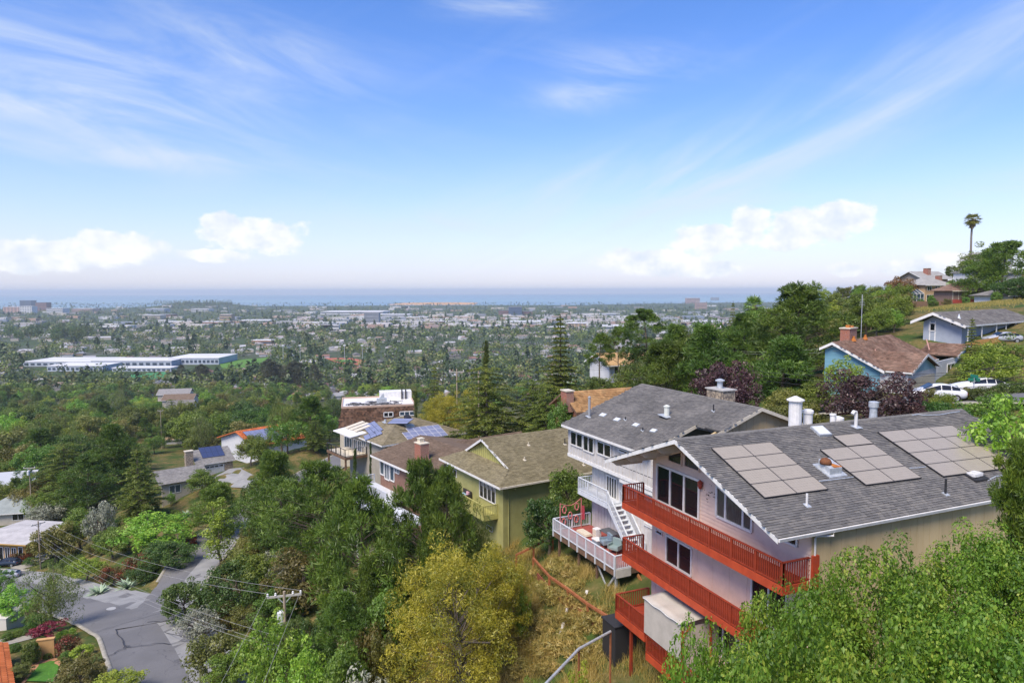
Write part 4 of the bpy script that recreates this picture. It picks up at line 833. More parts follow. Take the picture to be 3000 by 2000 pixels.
H.part('flue', MB().lathe([(.34, 0), (.34, 1.35), (.46, 1.38), (.46, 1.44), (.08, 1.62)], 14, tuple(rz_(180, 300))), WHITE); H.part('flue', MB().lathe([(.24, 0), (.24, .62), (.29, .64), (.29, .78), (.2, .84)], 14, tuple(rz_(298, 295))), WHITE)
H.part('flue', MB().lathe([(.15, 0), (.15, .36), (.18, .38), (.18, .46)], 12, tuple(rz_(528, 275))), WHITE); H.part('flue', MB().lathe([(.22, 0), (.2, .3), (.2, .62), (.26, .63), (.26, .92), (.22, .95)], 14, tuple(rz_(900, 245))), GALV); H.part('low_vent', MB().lathe([(.3, 0), (.3, .22), (.1, .3)], 12, tuple(rz_(578, 268))), WHITE)
g = on(1815, 780); H.part('roof_vent', MB().prism([tuple(g + np.array(q)) for q in ((-.5, -.35, -.12), (.5, -.35, -.12), (.5, .35, .12), (-.5, .35, .12))], (0, 0, .12)), DARKM); H.part('vent_lid', MB().box(g[0] - .35, g[0] - .02, g[1] - .2, g[1] + .25, g[2] + .1, g[2] + .24).box(g[0] + .05, g[0] + .32, g[1] - .15, g[1] + .3, g[2] + .1, g[2] + .26), WHITE)
H.part('conduit', MB().tube([tuple(on(*q) + np.array((0, 0, .05))) for q in ((370, 822), (520, 805), (690, 783))], .025, 6).tube([tuple(on(*q) + np.array((0, 0, .05))) for q in ((1205, 702), (1285, 697), (1355, 688))], .025, 6).tube([tuple(on(*q) + np.array((0, 0, .05))) for q in ((1925, 815), (2000, 775), (2080, 765), (2110, 800))], .03, 6).tube([tuple(on(*q) + np.array((0, 0, .06))) for q in ((1230, 216), (1290, 207), (1330, 216), (1480, 212), (1600, 190), (1668, 182))], .03, 6), GALV)
# ================================================================== the grey-white neighbour
GREY = mat('grey_siding', (.60, .575, .54), .75, (.50, .48, .455), 1.3, 5, .1); WDK = mat('white_deck_paint', (.62, .65, .68), .55, (.54, .57, .60), 3); REDFL = mat('red_floor', (.25, .055, .045), .8, (.33, .085, .065), 2, 5); TIMB = mat('timber', (.20, .12, .075), .9, (.13, .08, .05), 3, 4)
D = atd(*c3(648, 1300), 43); D[2] -= 1.0
N = House('house', 'grey white hillside house with board siding, white deck and outdoor stairs', D, 25.5)
tU, tL = 2.4, 3.3
eF = N.hit(c3(190, 178), 0, tU - .55); ze = eF[2]; sF = eF[1]; wTL = N.hit(c3(245, 205), 0, tU); wBL = N.hit(c3(245, 445), 0, tU); sw = wTL[1]; zb = wBL[2]
best = min((abs(N.hit((1881, 1123), 0, tr)[1] - sF), tr) for tr in np.arange(6, 12, .05)); tR = best[1]; rF = N.hit((1881, 1123), 0, tR); zR = rF[2]; sN = N.hit((2233, 1195), 0, tR)[1]; te = tU - .55
sn = (zR - ze) / (tR - te); zg = lambda t_: zR - abs(t_ - tR) * sn; tE2 = 2 * tR - te
npl = ((tR, 0, zR), (-sn, 0, 1)); print('grey house', te, tR, ze, zR, sF, sN, sw, zb)
gs = sN + .5
pP = N.on(c1(1070, 262), npl); tP, sP, zP = pP; p2 = N.hit(c1(1400, 352), 1, sP); t2, zz2 = max(p2[0], tP + .8), p2[2]
rg_ = N.roof([(te, sF, ze), (te, sP, ze), (tP, sP, zP), (tP, sN, zP), (tR, sN, zR), (tR, sF, zR)], ROOFW, .13, tab=(.34, .15), seed=8); N.roof([(tE2, sN, ze), (tE2, sF, ze), (tR + .02, sF, zR), (tR + .02, sN, zR)], ROOFW, .13)
N.part('fascia', MB().box(te - .04, te - .005, sP, sF, ze - .2, ze - .02), WHITE)
for sa, o_ in ((sN, -.035), (sF, .005)):
    for t0 in (te, tE2): N.part('rake_board', MB().prism([(t0, sa + o_, zg(t0) - .01), (tR, sa + o_, zR - .01), (tR, sa + o_, zR - .24), (t0, sa + o_, zg(t0) - .24)], (0, .03, 0)), CREAM)
wl = N.wall('upper_wall', 't', tU, [(gs, zb), (sw, zb), (sw, ze + .1), (gs, ze + .1)], GREY, .15)
for a in np.arange(gs + .2, sw, .41): N.part('batten', MB().box(tU - .03, tU - .001, a, a + .05, zb + .24, ze - .1), GREY, wl)
N.part('band_board', MB().box(tU - .05, tU - .002, gs, sw, zb - .02, zb + .22), WHITE, wl)
N.part('overhang_floor', MB().box(tU, tL + .2, gs, sw - .02, zb - .03, zb), WHITE)
sl = N.hit(c3(450, 560), 0, tL)[1]
wl2 = N.wall('lower_wall', 't', tL, [(-2.5, -7), (sl, -7), (sl, zb), (-2.5, zb)], GREY, .15)
for a in np.arange(-2.3, sl, .41): N.part('batten', MB().box(tL - .03, tL - .001, a, a + .05, -4, zb - .05), GREY, wl2)
N.wall('far_wall', 's', sw - .15, [(tU + .15, zb), (tE2 - .6, zb), (tE2 - .6, ze), (tR, zR - .25), (tU + .15, ze)], GREY, .15); N.wall('far_lower_wall', 's', sl - .15, [(tL + .15, -7), (tE2 - .6, -7), (tE2 - .6, zb - .01), (tL + .15, zb - .01)], GREY, .15)
ng = N.wall('near_gable_wall', 's', gs, [(te + .6, zb - 4), (tE2 - .6, zb - 4), (tE2 - .6, zg(tE2 - .6) - .2), (tR, zR - .2), (te + .6, zg(te + .6) - .2)], BEIGE, .15)
for a in np.arange(te + .8, tE2 - .8, .6): N.part('panel_strip', MB().box(a, a + .04, gs - .02, gs - .001, zb, zg(a) - .25), BEIGE, ng)
for a, b_ in (((270, 235), (370, 387)), ((378, 272), (465, 432)), ((497, 320), (612, 470))): N.rect('t', tU - .02, c3(*a), c3(*b_), cols=2, fw=.09)
N.rect('t', tU - .02, c3(680, 385), c3(770, 440), cols=1, fw=.09)
N.rect('t', tL - .02, c3(578, 612), c3(660, 822), cols=4, fw=.08, name='sliding_door')
N.rect('t', tL - .02, c3(895, 1015), c3(965, 1065), cols=1, fw=.08)
# lower gable where the front slope runs on past the main gable
N.roof([(t2, sP, zz2), (t2, sN + 1.5, zz2), (tP, sN + 1.5, zP), (tP, sP, zP)], ROOFW, .12, name='porch_roof')
N.part('rake_board', MB().prism([(te, sP - .035, ze - .01), (tP, sP - .035, zP - .01), (tP, sP - .035, zP - .25), (te, sP - .035, ze - .25)], (0, .03, 0)), CREAM); N.part('rake_board', MB().prism([(t2, sP - .035, zz2 - .01), (tP, sP - .035, zP - .01), (tP, sP - .035, zP - .25), (t2, sP - .035, zz2 - .25)], (0, .03, 0)), WHITE)
N.wall('porch_gable_wall', 's', sP + .5, [(tU + .3, ze - 1.2), (t2, ze - 1.2), (t2, zz2 - .15), (tP, zP - .15), (tU + .3, ze + .1)], mat('porch_olive', (.20, .18, .11), .85), .1)
# roofed porch seen under the near gable
pz = N.hit(c3(680, 640), 0, tU)[2]; ps = N.hit(c3(680, 640), 0, tU)[1]
pd = N.part('porch_floor', MB().box(tU, tU + 3, ps - 4.2, ps, pz - .25, pz), WHITE); N.rail(pd, (tU + .05, ps - 4.2), (tU + .05, ps - .05), pz, .95, DARKM, bay=1.4, gap=.14, bw=.025, pw=.07)
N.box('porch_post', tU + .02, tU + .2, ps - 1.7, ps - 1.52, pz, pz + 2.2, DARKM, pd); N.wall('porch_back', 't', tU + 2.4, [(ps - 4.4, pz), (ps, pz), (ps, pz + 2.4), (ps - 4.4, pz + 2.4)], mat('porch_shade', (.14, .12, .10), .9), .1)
N.rect('t', tU + 2.36, c3(870, 560), c3(920, 640), cols=1, fw=.08)
# balcony, stairs and the big white deck
bl = N.hit(c3(328, 628), 0, tL - 1.25); bR = N.hit(c3(578, 745), 0, tL - 1.25); bz = bl[2] - 1.0; tb = tL - 1.25
db = N.deck(tb, tL, bR[1], bl[1], bz, WDK, WDK, .3, name='balcony'); N.rail(db, (tb + .05, bR[1] + .05), (tb + .05, bl[1] - .05), bz, 1.0, WDK, gap=.15, bay=1.3, bw=.035); N.rail(db, (tb + .05, bl[1] - .05), (tL, bl[1] - .05), bz, 1.0, WDK, gap=.15, bay=1.3, bw=.035)
fl = N.hit(c3(122, 985), 0, 0)[1]
wd = N.deck(0, tL - .05, 0, fl, 0, REDFL, TIMB, .4); N.rail(wd, (-.04, .02), (-.04, fl - .02), 0, 1.0, WDK, gap=.15, bay=1.12, bw=.035, below=.38); N.rail(wd, (0, fl - .03), (tL - .1, fl - .03), 0, 1.0, WDK, gap=.15, bay=1.3, bw=.035); N.rail(wd, (0, .03), (1.2, .03), 0, 1.0, WDK, gap=.15, bay=1.2, bw=.035)
N.part('deck_end_board', MB().box(.05, 1.2, -.05, -.01, -.5, .05), GREY, wd)
for s_ in (.3, 2.6, 5.0, fl - .4):
    for t_ in (.25, 2.6): gz = tz(*N.world((t_, s_, 0))[:2]) - N.o[2]; N.box('support_post', t_, t_ + .14, s_, s_ + .14, gz - .3, -.4, TIMB if s_ > 1 else GALV, wd)
N.part('cross_brace', MB().beam((.3, .4, -.5), (.3, 2.4, -3.0), .1, .14).beam((.3, 2.6, -.6), (.3, .5, -2.6), .07, .1), GALV, wd)
s0_ = bR[1] - 3.0; stp = N.part('staircase', MB().beam((tb + .06, bR[1], bz - .12), (tb + .06, s0_, -.05), .06, .26).beam((tb + 1.1, bR[1], bz - .12), (tb + 1.1, s0_, -.05), .06, .26), WDK); ns = 11
for i in range(ns): f = (i + .5) / ns; N.box('step', tb + .09, tb + 1.07, bR[1] + (s0_ - bR[1]) * f - .15, bR[1] + (s0_ - bR[1]) * f + .14, bz * (1 - f) - .04, bz * (1 - f), WDK, stp)
for t_ in (tb + .03, tb + 1.12): N.rail(stp, (t_, bR[1]), (t_, s0_), bz, .95, WDK, z2=0, gap=.15, bay=3, bw=.035, low=.12)
N.part('skid_beam', MB().beam((1.8, .05, -.6), (1.8, -3.2, -3.0), .08, .22).beam((2.7, .05, -.6), (2.7, -3.2, -3.0), .08, .22), mat('orange_timber', (.36, .15, .05), .8))
for (x, y) in ((545, 108), (665, 147), (825, 193), (975, 242)):
    a = N.on(c3(x - 38, y + 6), npl); b_ = N.on(c3(x + 5, y + 17), npl); c_ = N.on(c3(x - 8, y - 16), npl); nn = np.array([-sn, 0, 1]) / math.hypot(sn, 1); skylight(N, a, b_, c_, nn, .1)
N.pipe(N.on(c3(425, 118), npl), 1.5, .1, mat('grey_flue', (.30, .31, .32), .5), cap=.13); N.pipe(N.on(c1(715, 155), npl), .65, .2, mat('pale_flue', (.60, .62, .55), .5), cap=.24); N.pipe(N.on(c1(1280, 105), npl), .5, .05, DARKM); N.pipe(N.on(c1(215, 208), npl), .25, .05, DARKM); N.pipe(N.on(c1(425, 340), npl), .25, .05, DARKM)
q = N.hit(z1(836, 205), 0, tR + .6); ch = N.part('stone_chimney', MB().box(tR + .2, tR + 1.3, q[1] - .85, q[1] + .85, zR - 1.2, zR + .55), STONE); N.part('chimney_cap', MB().box(tR + .1, tR + 1.4, q[1] - .95, q[1] + .95, zR + .55, zR + .63), mat('cement', (.42, .41, .38), .9), ch); N.part('flue', MB().lathe([(.2, 0), (.2, .5), (.34, .55), (.34, .62), (.1, .72)], 12, (tR + .75, q[1] + .1, zR + .6)), GALV, ch)
# things standing on the white deck
def deck_thing(name, label, cat, pt):
    e = empty(name, W(N.world(pt)), N.a); return tag(e, label, cat)
def bx(e, name, x0, x1, y0, y1, z0, z1_, m): return MB().box(x0, x1, y0, y1, z0, z1_).build(name, m, e, bevel=.01)
tarp = mat('grey_plastic', (.10, .105, .115), .5); BLUEC = mat('blue_grey_fabric', (.16, .22, .28), .9, (.24, .30, .34), 4); TEAL = mat('teal_fabric', (.22, .29, .28), .9)
e = deck_thing('side_table', 'black rectangular table at the back of the white deck', 'table', (2.6, 4.6, .005)); bx(e, 'table_top', -.45, .45, -.75, .75, .68, .73, tarp)
for x in (-.38, .38):
    for y in (-.68, .68): bx(e, 'leg', x - .03, x + .03, y - .03, y + .03, 0, .68, tarp)
for i, (pt, lab, rz, m_) in enumerate((((1.75, 2.6, .005), 'grey green cushioned armchair by the outdoor stairs', .4, TEAL), ((1.75, 3.75, .005), 'blue grey cushioned armchair between table and white cooler', -.2, BLUEC))):
    e = deck_thing('armchair', lab, 'chair', pt); e.rotation_euler.z += rz; bx(e, 'seat', -.35, .35, -.35, .35, .28, .45, m_); bx(e, 'backrest', .22, .38, -.35, .35, .45, .95, m_); bx(e, 'armrest', -.35, .3, -.42, -.35, .3, .62, m_); bx(e, 'armrest', -.35, .3, .35, .42, .3, .62, m_)
    for x in (-.28, .28):
        for y in (-.3, .3): bx(e, 'leg', x - .025, x + .025, y - .025, y + .025, 0, .28, TIMB)
e = deck_thing('cabinet', 'small white two drawer cabinet on the red deck floor', 'cabinet', (2.1, 5.5, .005)); bx(e, 'body', -.22, .22, -.25, .25, 0, .75, WHITE); bx(e, 'drawer_front', -.24, -.221, -.22, .22, .08, .36, CREAM); bx(e, 'drawer_front', -.24, -.221, -.22, .22, .40, .70, CREAM)
e = deck_thing('cooler', 'pale blue cool box beside the armchairs', 'cool box', (1.5, 4.5, .005)); bx(e, 'body', -.25, .25, -.35, .35, 0, .32, BLUEC); bx(e, 'lid', -.27, .27, -.37, .37, .322, .40, WHITE)
e = deck_thing('folded_lounger', 'cream folded lounger lying on the white deck', 'lounger', (1.7, 6.6, .005)); bx(e, 'frame', -.3, .3, -.7, .7, .05, .12, CREAM); bx(e, 'cushion', -.28, .28, -.65, .65, .121, .2, CREAM); [bx(e, 'leg', x, x + .04, y, y + .04, 0, .05, CREAM) for x in (-.28, .24) for y in (-.6, .56)]
# pink ring garland on poles at the deck corner
PINKR = mat('pink_ring', (.55, .18, .17), .6)
e = deck_thing('ring_garland', 'pink garland of rings strung between two poles on the deck corner', 'garland', (0, 0, 0)); pa, pb = N.hit(c3(178, 855), 1, fl - .1), N.hit(c3(357, 805), 1, fl - .15)
for nm, pp in (('pole', pa), ('pole', pb)): MB().tube([(pp[0], pp[1], 0), tuple(pp)], .035, 6).build(nm, PINKR, e)
MB().tube([(pa[0] + (pb[0] - pa[0]) * f, pa[1] + (pb[1] - pa[1]) * f, pa[2] + (pb[2] - pa[2]) * f - .35 * math.sin(math.pi * f)) for f in np.linspace(0, 1, 9)], .025, 5).build('cord', PINKR, e)
for x, y in ((213, 908), (318, 880), (262, 955), (315, 985), (208, 1010)): q = N.hit(c3(x, y), 1, fl - .12); MB().tube([(q[0] + .16 * math.cos(th), q[1], q[2] + .26 * math.sin(th)) for th in np.linspace(0, 6.283, 15)], .045, 6).build('ring', PINKR, e)
q0, q1_ = N.hit(c3(365, 870), 1, fl - .2), N.hit(c3(375, 990), 1, fl - .2); MB().prism([tuple(q0), tuple(q0 + np.array((.2, 0, -.05))), tuple(q1_ + np.array((.12, 0, 0))), tuple(q1_ - np.array((.1, 0, 0)))], (0, .03, 0)).build('streamer', mat('pink_cloth', (.50, .07, .10), .8), e)
# ================================================================== olive green house
OLIV = mat('olive_stucco', (.36, .345, .135), .85, (.30, .29, .11), 1.0, 6, .15); YELR = mat('pale_green_paint', (.44, .42, .14), .6, (.38, .36, .12), 3)
OG = atd(1465, 1428, 57); g = House('house', 'olive green stucco house with tan shingle roof and pale green balconies', OG, 31)
Ws, rh = 12.2, 2.95; sm = Ws / 2; pg = rh / sm; tg = 2.05; TG = 19
g.roof([(0, 0, 0), (TG, 0, 0), (TG, sm, rh), (tg - .55, sm, rh), (tg - .1, 2.0, 2.0 * pg)], ROOFT, .14, tab=(.34, .15), seed=11)
g.roof([(TG, Ws, 0), (0, Ws, 0), (tg - .1, Ws - 2.0, 2.0 * pg), (tg - .55, sm, rh), (TG, sm, rh)], ROOFT, .14)
g.roof([(0, Ws, 0), (0, 0, 0), (tg, 2.05, 2.05 * pg), (tg, Ws - 2.05, 2.05 * pg)], ROOFT, .13, tab=(.34, .15), seed=12)
gw = g.wall('gable_wall', 't', tg - .03, [(2.4, 2.05 * pg), (Ws - 2.4, 2.05 * pg), (sm, rh - .2)], YELR, .1)
for a in np.arange(3.2, Ws - 3, .42): g.part('batten', MB().box(tg - .06, tg - .031, a, a + .05, 2.05 * pg, rh - .3 - abs(a - sm) * pg), OLIV, gw)
for sg in (-1, 1): g.part('rake_board', MB().prism([(tg - .58, sm, rh - .02), (tg - .58, sm, rh - .26), (tg - .13, sm + sg * (sm - 1.9), 1.95 * pg - .2), (tg - .13, sm + sg * (sm - 1.9), 1.95 * pg + .03)], (.03, 0, 0)), WHITE)
g.part('fascia', MB().box(-.05, -.005, -.05, Ws, -.2, -.01), WHITE); g.part('gutter', MB().box(-.05, TG, -.12, -.005, -.16, -.01), CREAM)
g.wall('front_wall', 't', .7, [(.7, -9.5), (Ws - .7, -9.5), (Ws - .7, -.05), (.7, -.05)], OLIV, .2); g.wall('side_wall', 's', .7, [(.9, -9.5), (TG - .6, -9.5), (TG - .6, -.05), (.9, -.05)], OLIV, .2); g.wall('far_wall', 's', Ws - .9, [(.9, -9), (TG - .6, -9), (TG - .6, -.05), (.9, -.05)], OLIV, .2); g.part('soffit', MB().box(.02, TG, .02, Ws - .02, -.17, -.145), CREAM)
g.part('downspout', MB().tube([(1.5, -.06, -.1), (1.5, -.06, -.3), (1.2, .62, -.5), (1.2, .62, -8)], .05, 6), OLIV)
g.rect('t', .69, z2(1190, 838), z2(1300, 1005), cols=4, fw=.08, name='french_door', bars=()); g.rect('t', .69, z2(962, 735), z2(1032, 818), cols=3, fw=.06)
bo = g.hit(z2(1215, 1018), 0, -.75); bf = g.hit(z2(985, 905), 0, -.75); zf = bo[2] - 1.0
bd = g.deck(-.75, .68, bo[1], bf[1], zf, YELR, YELR, .35, name='balcony'); g.rail(bd, (-.7, bo[1] + .05), (-.7, bf[1] - .05), zf, 1.0, YELR, gap=.16, bay=1.5, bw=.04); g.rail(bd, (-.7, bo[1] + .05), (.65, bo[1] + .05), zf, 1.0, YELR, gap=.16, bay=1.4, bw=.04)
zf2 = zf - 2.9; lo = g.hit(z2(1088, 1145), 0, -.4); lf = lo[1] + 5; bd = g.deck(-.4, .68, lo[1], lf, zf2 + .2, OLIV, OLIV, .3, name='balcony'); g.rail(bd, (-.35, lo[1] + .05), (-.35, lf), zf2 + .2, .95, OLIV, gap=.16, bay=1.4); g.rail(bd, (-.35, lo[1] + .05), (.65, lo[1] + .05), zf2 + .2, .95, TIMB, gap=.16, bay=1.2)
g.rect('t', .69, z2(1025, 1045), z2(1095, 1140), cols=2, fw=.07, name='sliding_door'); g.rect('t', .69, z2(1240, 1140), z2(1278, 1195), cols=1, fw=.05)
gpl = ((0, 0, 0), (0, -pg, 1))
for x, y in ((1525, 598), (1497, 700), (1775, 592), (1905, 735)): q = g.on(z2(x, y), gpl); g.pipe(q, .3 if x != 1775 else .6, .05, DARKM if x == 1775 else CREAM, fm=CREAM)
e = empty("sofa", (0, 0, 0)); sp_ = g.hit(z2(1130, 935), 2, zf + .35); e.location = W(g.world((sp_[0] * 0 + .2, min(sp_[1], bf[1] - 1), zf + .005))); e.rotation_euler.z = g.a; tag(e, 'dark wicker sofa with light blue cushion on the green balcony', 'sofa')
WIK = mat('dark_wicker', (.04, .035, .03), .8); bx(e, 'base', -.4, .4, -.8, .8, 0, .32, WIK); bx(e, 'cushion', -.38, .35, -.72, .72, .322, .45, mat('sky_cushion', (.30, .45, .52), .9)); bx(e, 'backrest', .3, .42, -.8, .8, .32, .85, WIK); bx(e, 'armrest', -.4, .3, -.86, -.801, 0, .65, WIK); bx(e, 'pillow', .12, .28, -.6, -.2, .452, .8, mat('pink_pillow', (.6, .35, .4), .9))
# ================================================================== brown roofed house with brick chimney
MAR = mat('maroon_wall', (.24, .14, .105), .85, (.20, .11, .08), 1.5); OB = atd(1085, 1331, 75); b0 = House('house', 'house with brown shingle roof, white trim and red brick chimney', OB, 36.7)
best = min((abs(b0.hit((1234, 1274), 0, tr)[1]), tr) for tr in np.arange(3, 12, .05)); tR = best[1]; zR = b0.hit((1234, 1274), 0, tR)[2]; sN = -11.5; zg = lambda t_: zR * (1 - abs(t_ - tR) / tR)
b0.roof([(0, 0, 0), (0, sN, 0), (tR, sN, zR), (tR, 0, zR)], ROOFB, .14, tab=(.34, .15), seed=13); b0.roof([(2 * tR, sN, 0), (2 * tR, 0, 0), (tR, 0, zR), (tR, sN, zR)], ROOFB, .14)
b0.part('fascia', MB().box(-.04, -.004, sN, 0, -.22, -.01), WHITE)
for t0 in (0, 2 * tR): b0.part('rake_board', MB().prism([(t0, .005, -.01), (tR, .005, zR - .01), (tR, .005, zR - .24), (t0, .005, -.24)], (0, .03, 0)), WHITE)
b0.wall('front_wall', 't', .8, [(sN, -8), (-.8, -8), (-.8, .1), (sN, .1)], MAR, .15); b0.wall('far_wall', 's', -.95, [(.95, -8), (2 * tR - .8, -8), (2 * tR - .8, .2), (tR, zR - .25), (.95, .2)], MAR, .15)
b0.wall('near_wall', 's', sN, [(.95, -8), (2 * tR - .8, -8), (2 * tR - .8, .2), (tR, zR - .25), (.95, .2)], MAR, .15)
for x0, x1, y0, y1, c_ in ((860, 920, 1190, 1420, 1), (930, 1000, 1230, 1500, 2), (1010, 1075, 1270, 1520, 1), (1085, 1150, 1300, 1400, 2)): b0.rect('t', .78, c6(x0, y0), c6(x1, y1), cols=c_, fw=.12, gm=GLASSB)
bd = b0.deck(-1.6, .8, -7, .6, -3.4, WDK, WDK, .3); b0.rail(bd, (-1.55, -6.9), (-1.55, .55), -3.4, 1.0, WDK, gap=.17, bay=1.5); b0.rail(bd, (-1.55, .55), (.7, .55), -3.4, 1.0, WDK, gap=.17, bay=1.5)
bpl = ((0, 0, 0), (-zR / tR, 0, 1)); q = b0.on(c6(1495, 1180), bpl); ch = b0.part('chimney', MB().box(q[0] - .5, q[0] + .5, q[1] - .65, q[1] + .65, q[2] - .6, q[2] + 1.75), BRICK); b0.part('chimney_cap', MB().box(q[0] - .55, q[0] + .55, q[1] - .7, q[1] + .7, q[2] + 1.75, q[2] + 1.85), CREAM, ch); b0.part('chimney_pot', MB().box(q[0] - .25, q[0] + .25, q[1] - .05, q[1] + .5, q[2] + 1.85, q[2] + 2.2).box(q[0] - .3, q[0] + .3, q[1] - .1, q[1] + .55, q[2] + 2.2, q[2] + 2.28), CREAM, ch)
b0.roof([(tR + 2, -7.5, zR - 1.6), (tR + 12, -7.5, zR - 1.6), (tR + 12, -3.5, zR - .5), (tR + 1.2, -3.5, zR - .5)], ROOFB, .14, tab=(.34, .15), seed=14, name='wing_roof'); b0.roof([(tR + 12, 0, zR - 1.6), (tR + 2, 0, zR - 1.6), (tR + 1.2, -3.48, zR - .5), (tR + 12, -3.48, zR - .5)], ROOFB, .14, name='wing_roof'); b0.wall('wing_wall', 's', -7, [(tR + 2, -6), (tR + 11.6, -6), (tR + 11.6, zR - 1.7), (tR + 2, zR - 1.7)], MAR, .15)
# timber frame of the neighbour's lower deck
q0, q1_, q2_ = (atd(*z2(*p_), 60) for p_ in ((520, 1200), (630, 1425), (340, 860)))
f = empty('deck_frame', W((q1_[0], q1_[1], tz(q1_[0], q1_[1])))); tag(f, 'white braced timber deck frame standing behind the pines', 'deck frame')
rel = lambda p: tuple(np.array(p) - np.array((q1_[0], q1_[1], tz(q1_[0], q1_[1]))))
MB().beam(rel(q1_), rel(q0), .18, .18).build('brace', WHITE, f); gz_ = tz(q1_[0], q1_[1]); top_z = q0[2] + .2
MB().beam((0, 0, -.3), (0, 0, top_z - gz_), .2, .2).build('post', WHITE, f); w0 = np.array([q0[0], q0[1], top_z]); MB().beam(rel((q0[0], q0[1], tz(q0[0], q0[1]) - .3)), rel((q0[0], q0[1], top_z)), .2, .2).build('post', WHITE, f)
dvec = np.array([-.6, .8, 0]); A_ = np.array([q1_[0], q1_[1], top_z]); MB().prism([rel(A_), rel(A_ + dvec * 9), rel(A_ + dvec * 9 + np.array([2.4, 1.8, 0])), rel(A_ + np.array([2.4, 1.8, 0]))], (0, 0, .25)).build('platform', WDK, f); MB().beam(rel(A_ + dvec * 8.8 - np.array([0, 0, 6])), rel(A_ + dvec * 8.8), .2, .2).build('post', WHITE, f)
for i in range(34): MB().beam(rel(A_ + dvec * (9 * i / 33) + np.array([0, 0, .25])), rel(A_ + dvec * (9 * i / 33) + np.array([0, 0, 1.2])), .05, .05).build('baluster', WDK, f)
MB().beam(rel(A_ + np.array([0, 0, 1.22])), rel(A_ + dvec * 9 + np.array([0, 0, 1.22])), .12, .05).build('top_rail', WDK, f)
# ================================================================== hip roofed house with solar panels
TAU = mat('taupe_stucco', (.36, .33, .275), .85, (.31, .285, .235), 1, 5, .1); ROOFO = mat('shingle_olive', (.215, .185, .115), .92, (.26, .225, .15), .7, 5, .2, 40, .15, tone=[(.75, .74, .72), (.97, .97, .97), (1.15, 1.12, 1.1)])
OS = atd(1119, 1305, 85); h5 = House('house', 'taupe house with low hip roof carrying blue solar panels', OS, 38)
lc, rc = h5.hit((993.5, 1262), 2, 0), h5.hit((1389, 1271), 2, 0); Ls, Lt = lc[1], rc[0]; hm = min(Ls, Lt) / 2; pk_t, pk_s = hm, Ls / 2; z5r = hm * .36; rt = max(Lt - hm, hm + .5)
h5.roof([(0, 0, 0), (Lt, 0, 0), (rt, pk_s, z5r), (pk_t, pk_s, z5r)], ROOFO, .14, tab=(.36, .16), seed=15); h5.roof([(0, Ls, 0), (0, 0, 0), (pk_t, pk_s, z5r)], ROOFO, .14, tab=(.36, .16), seed=16); h5.roof([(Lt, Ls, 0), (0, Ls, 0), (pk_t, pk_s, z5r), (rt, pk_s, z5r)], ROOFO, .14); h5.roof([(Lt, 0, 0), (Lt, Ls, 0), (rt, pk_s, z5r)], ROOFO, .14)
h5.part('fascia', MB().box(-.04, -.004, -.04, Ls, -.2, -.02).box(-.0, Lt, -.04, -.004, -.2, -.02), WHITE); h5.part('soffit', MB().box(.02, Lt - .02, .02, Ls - .02, -.18, -.15), CREAM)
h5.wall('front_wall', 't', .8, [(.8, -8.5), (Ls - .6, -8.5), (Ls - .6, -.15), (.8, -.15)], TAU, .15); h5.wall('side_wall', 's', .8, [(.95, -8.5), (Lt - .6, -8.5), (Lt - .6, -.15), (.95, -.15)], TAU, .15); h5.wall('far_wall', 's', Ls - .75, [(.95, -8), (Lt - .6, -8), (Lt - .6, -.15), (.95, -.15)], TAU, .15)
h5.part('white_roof', MB().prism([(-1.2, Ls - 5.4, .02), (-1.2, Ls + .3, .02), (2.6, Ls + .3, .5), (2.6, Ls - 5.4, .5)], (0, 0, .12)), WHITE)
for i in range(3): a = Ls - 1.3 - i * 1.35; h5.part('roof_panel', MB().prism([(.3, a, .42), (.3, a + .9, .42), (2.9, a + .9, .98), (2.9, a, .98)], (0, 0, .12)), CREAM)
for x0, x1, y0, y1, c_ in ((310, 430, 815, 1075, 3), (455, 510, 860, 1110, 2), (515, 575, 880, 1120, 2), (582, 636, 880, 998, 2)): h5.rect('t', .78, c6(x0, y0), c6(x1, y1), cols=c_, fw=.1, gm=GLASSB)
h5.rect('s', .78, c6(1050, 965), c6(1130, 1030), cols=1, fw=.08)
dz_ = h5.hit(c6(140, 1060), 0, -2.2); bd = h5.deck(-2.4, .8, Ls - 6.2, Ls - .2, dz_[2], CREAM, TIMB, .35, name='balcony'); h5.rail(bd, (-2.35, Ls - 6.1), (-2.35, Ls - .3), dz_[2], 1.05, DARKM, gap=.5, bay=1.4, bw=.02); h5.rail(bd, (-2.35, Ls - 6.1), (.7, Ls - 6.1), dz_[2], 1.05, DARKM, gap=.5, bay=1.4, bw=.02)
for s_ in (Ls - 6, Ls - .5): h5.box('support_post', -2.3, -2.1, s_, s_ + .2, dz_[2] - 5, dz_[2] - .3, TIMB, bd)
p5n, p5l = ((0, 0, 0), (0, -z5r / pk_s, 1)), ((0, 0, 0), (-z5r / pk_t, 0, 1))
solar(h5, p5n, [c6(1140, 722), c6(1745, 655), c6(1185, 905)], 3, 6, 'white gridded solar array on the near slope of the hip roof', SOLB, skip=((0, 0),), frame=WHITE)
solar(h5, p5l, [c6(770, 598), c6(580, 680), c6(1000, 690)], 2, 3, 'lavender solar array on the upper left slope of the hip roof', SOLB); solar(h5, p5l, [c6(860, 725), c6(600, 828), c6(975, 760)], 1, 3, 'small lavender solar array near the left eave of the hip roof', SOLB); solar(h5, p5l, [c6(1070, 560), c6(960, 640), c6(1270, 640)], 1, 2, 'lavender solar panels close to the peak of the hip roof', SOLB)
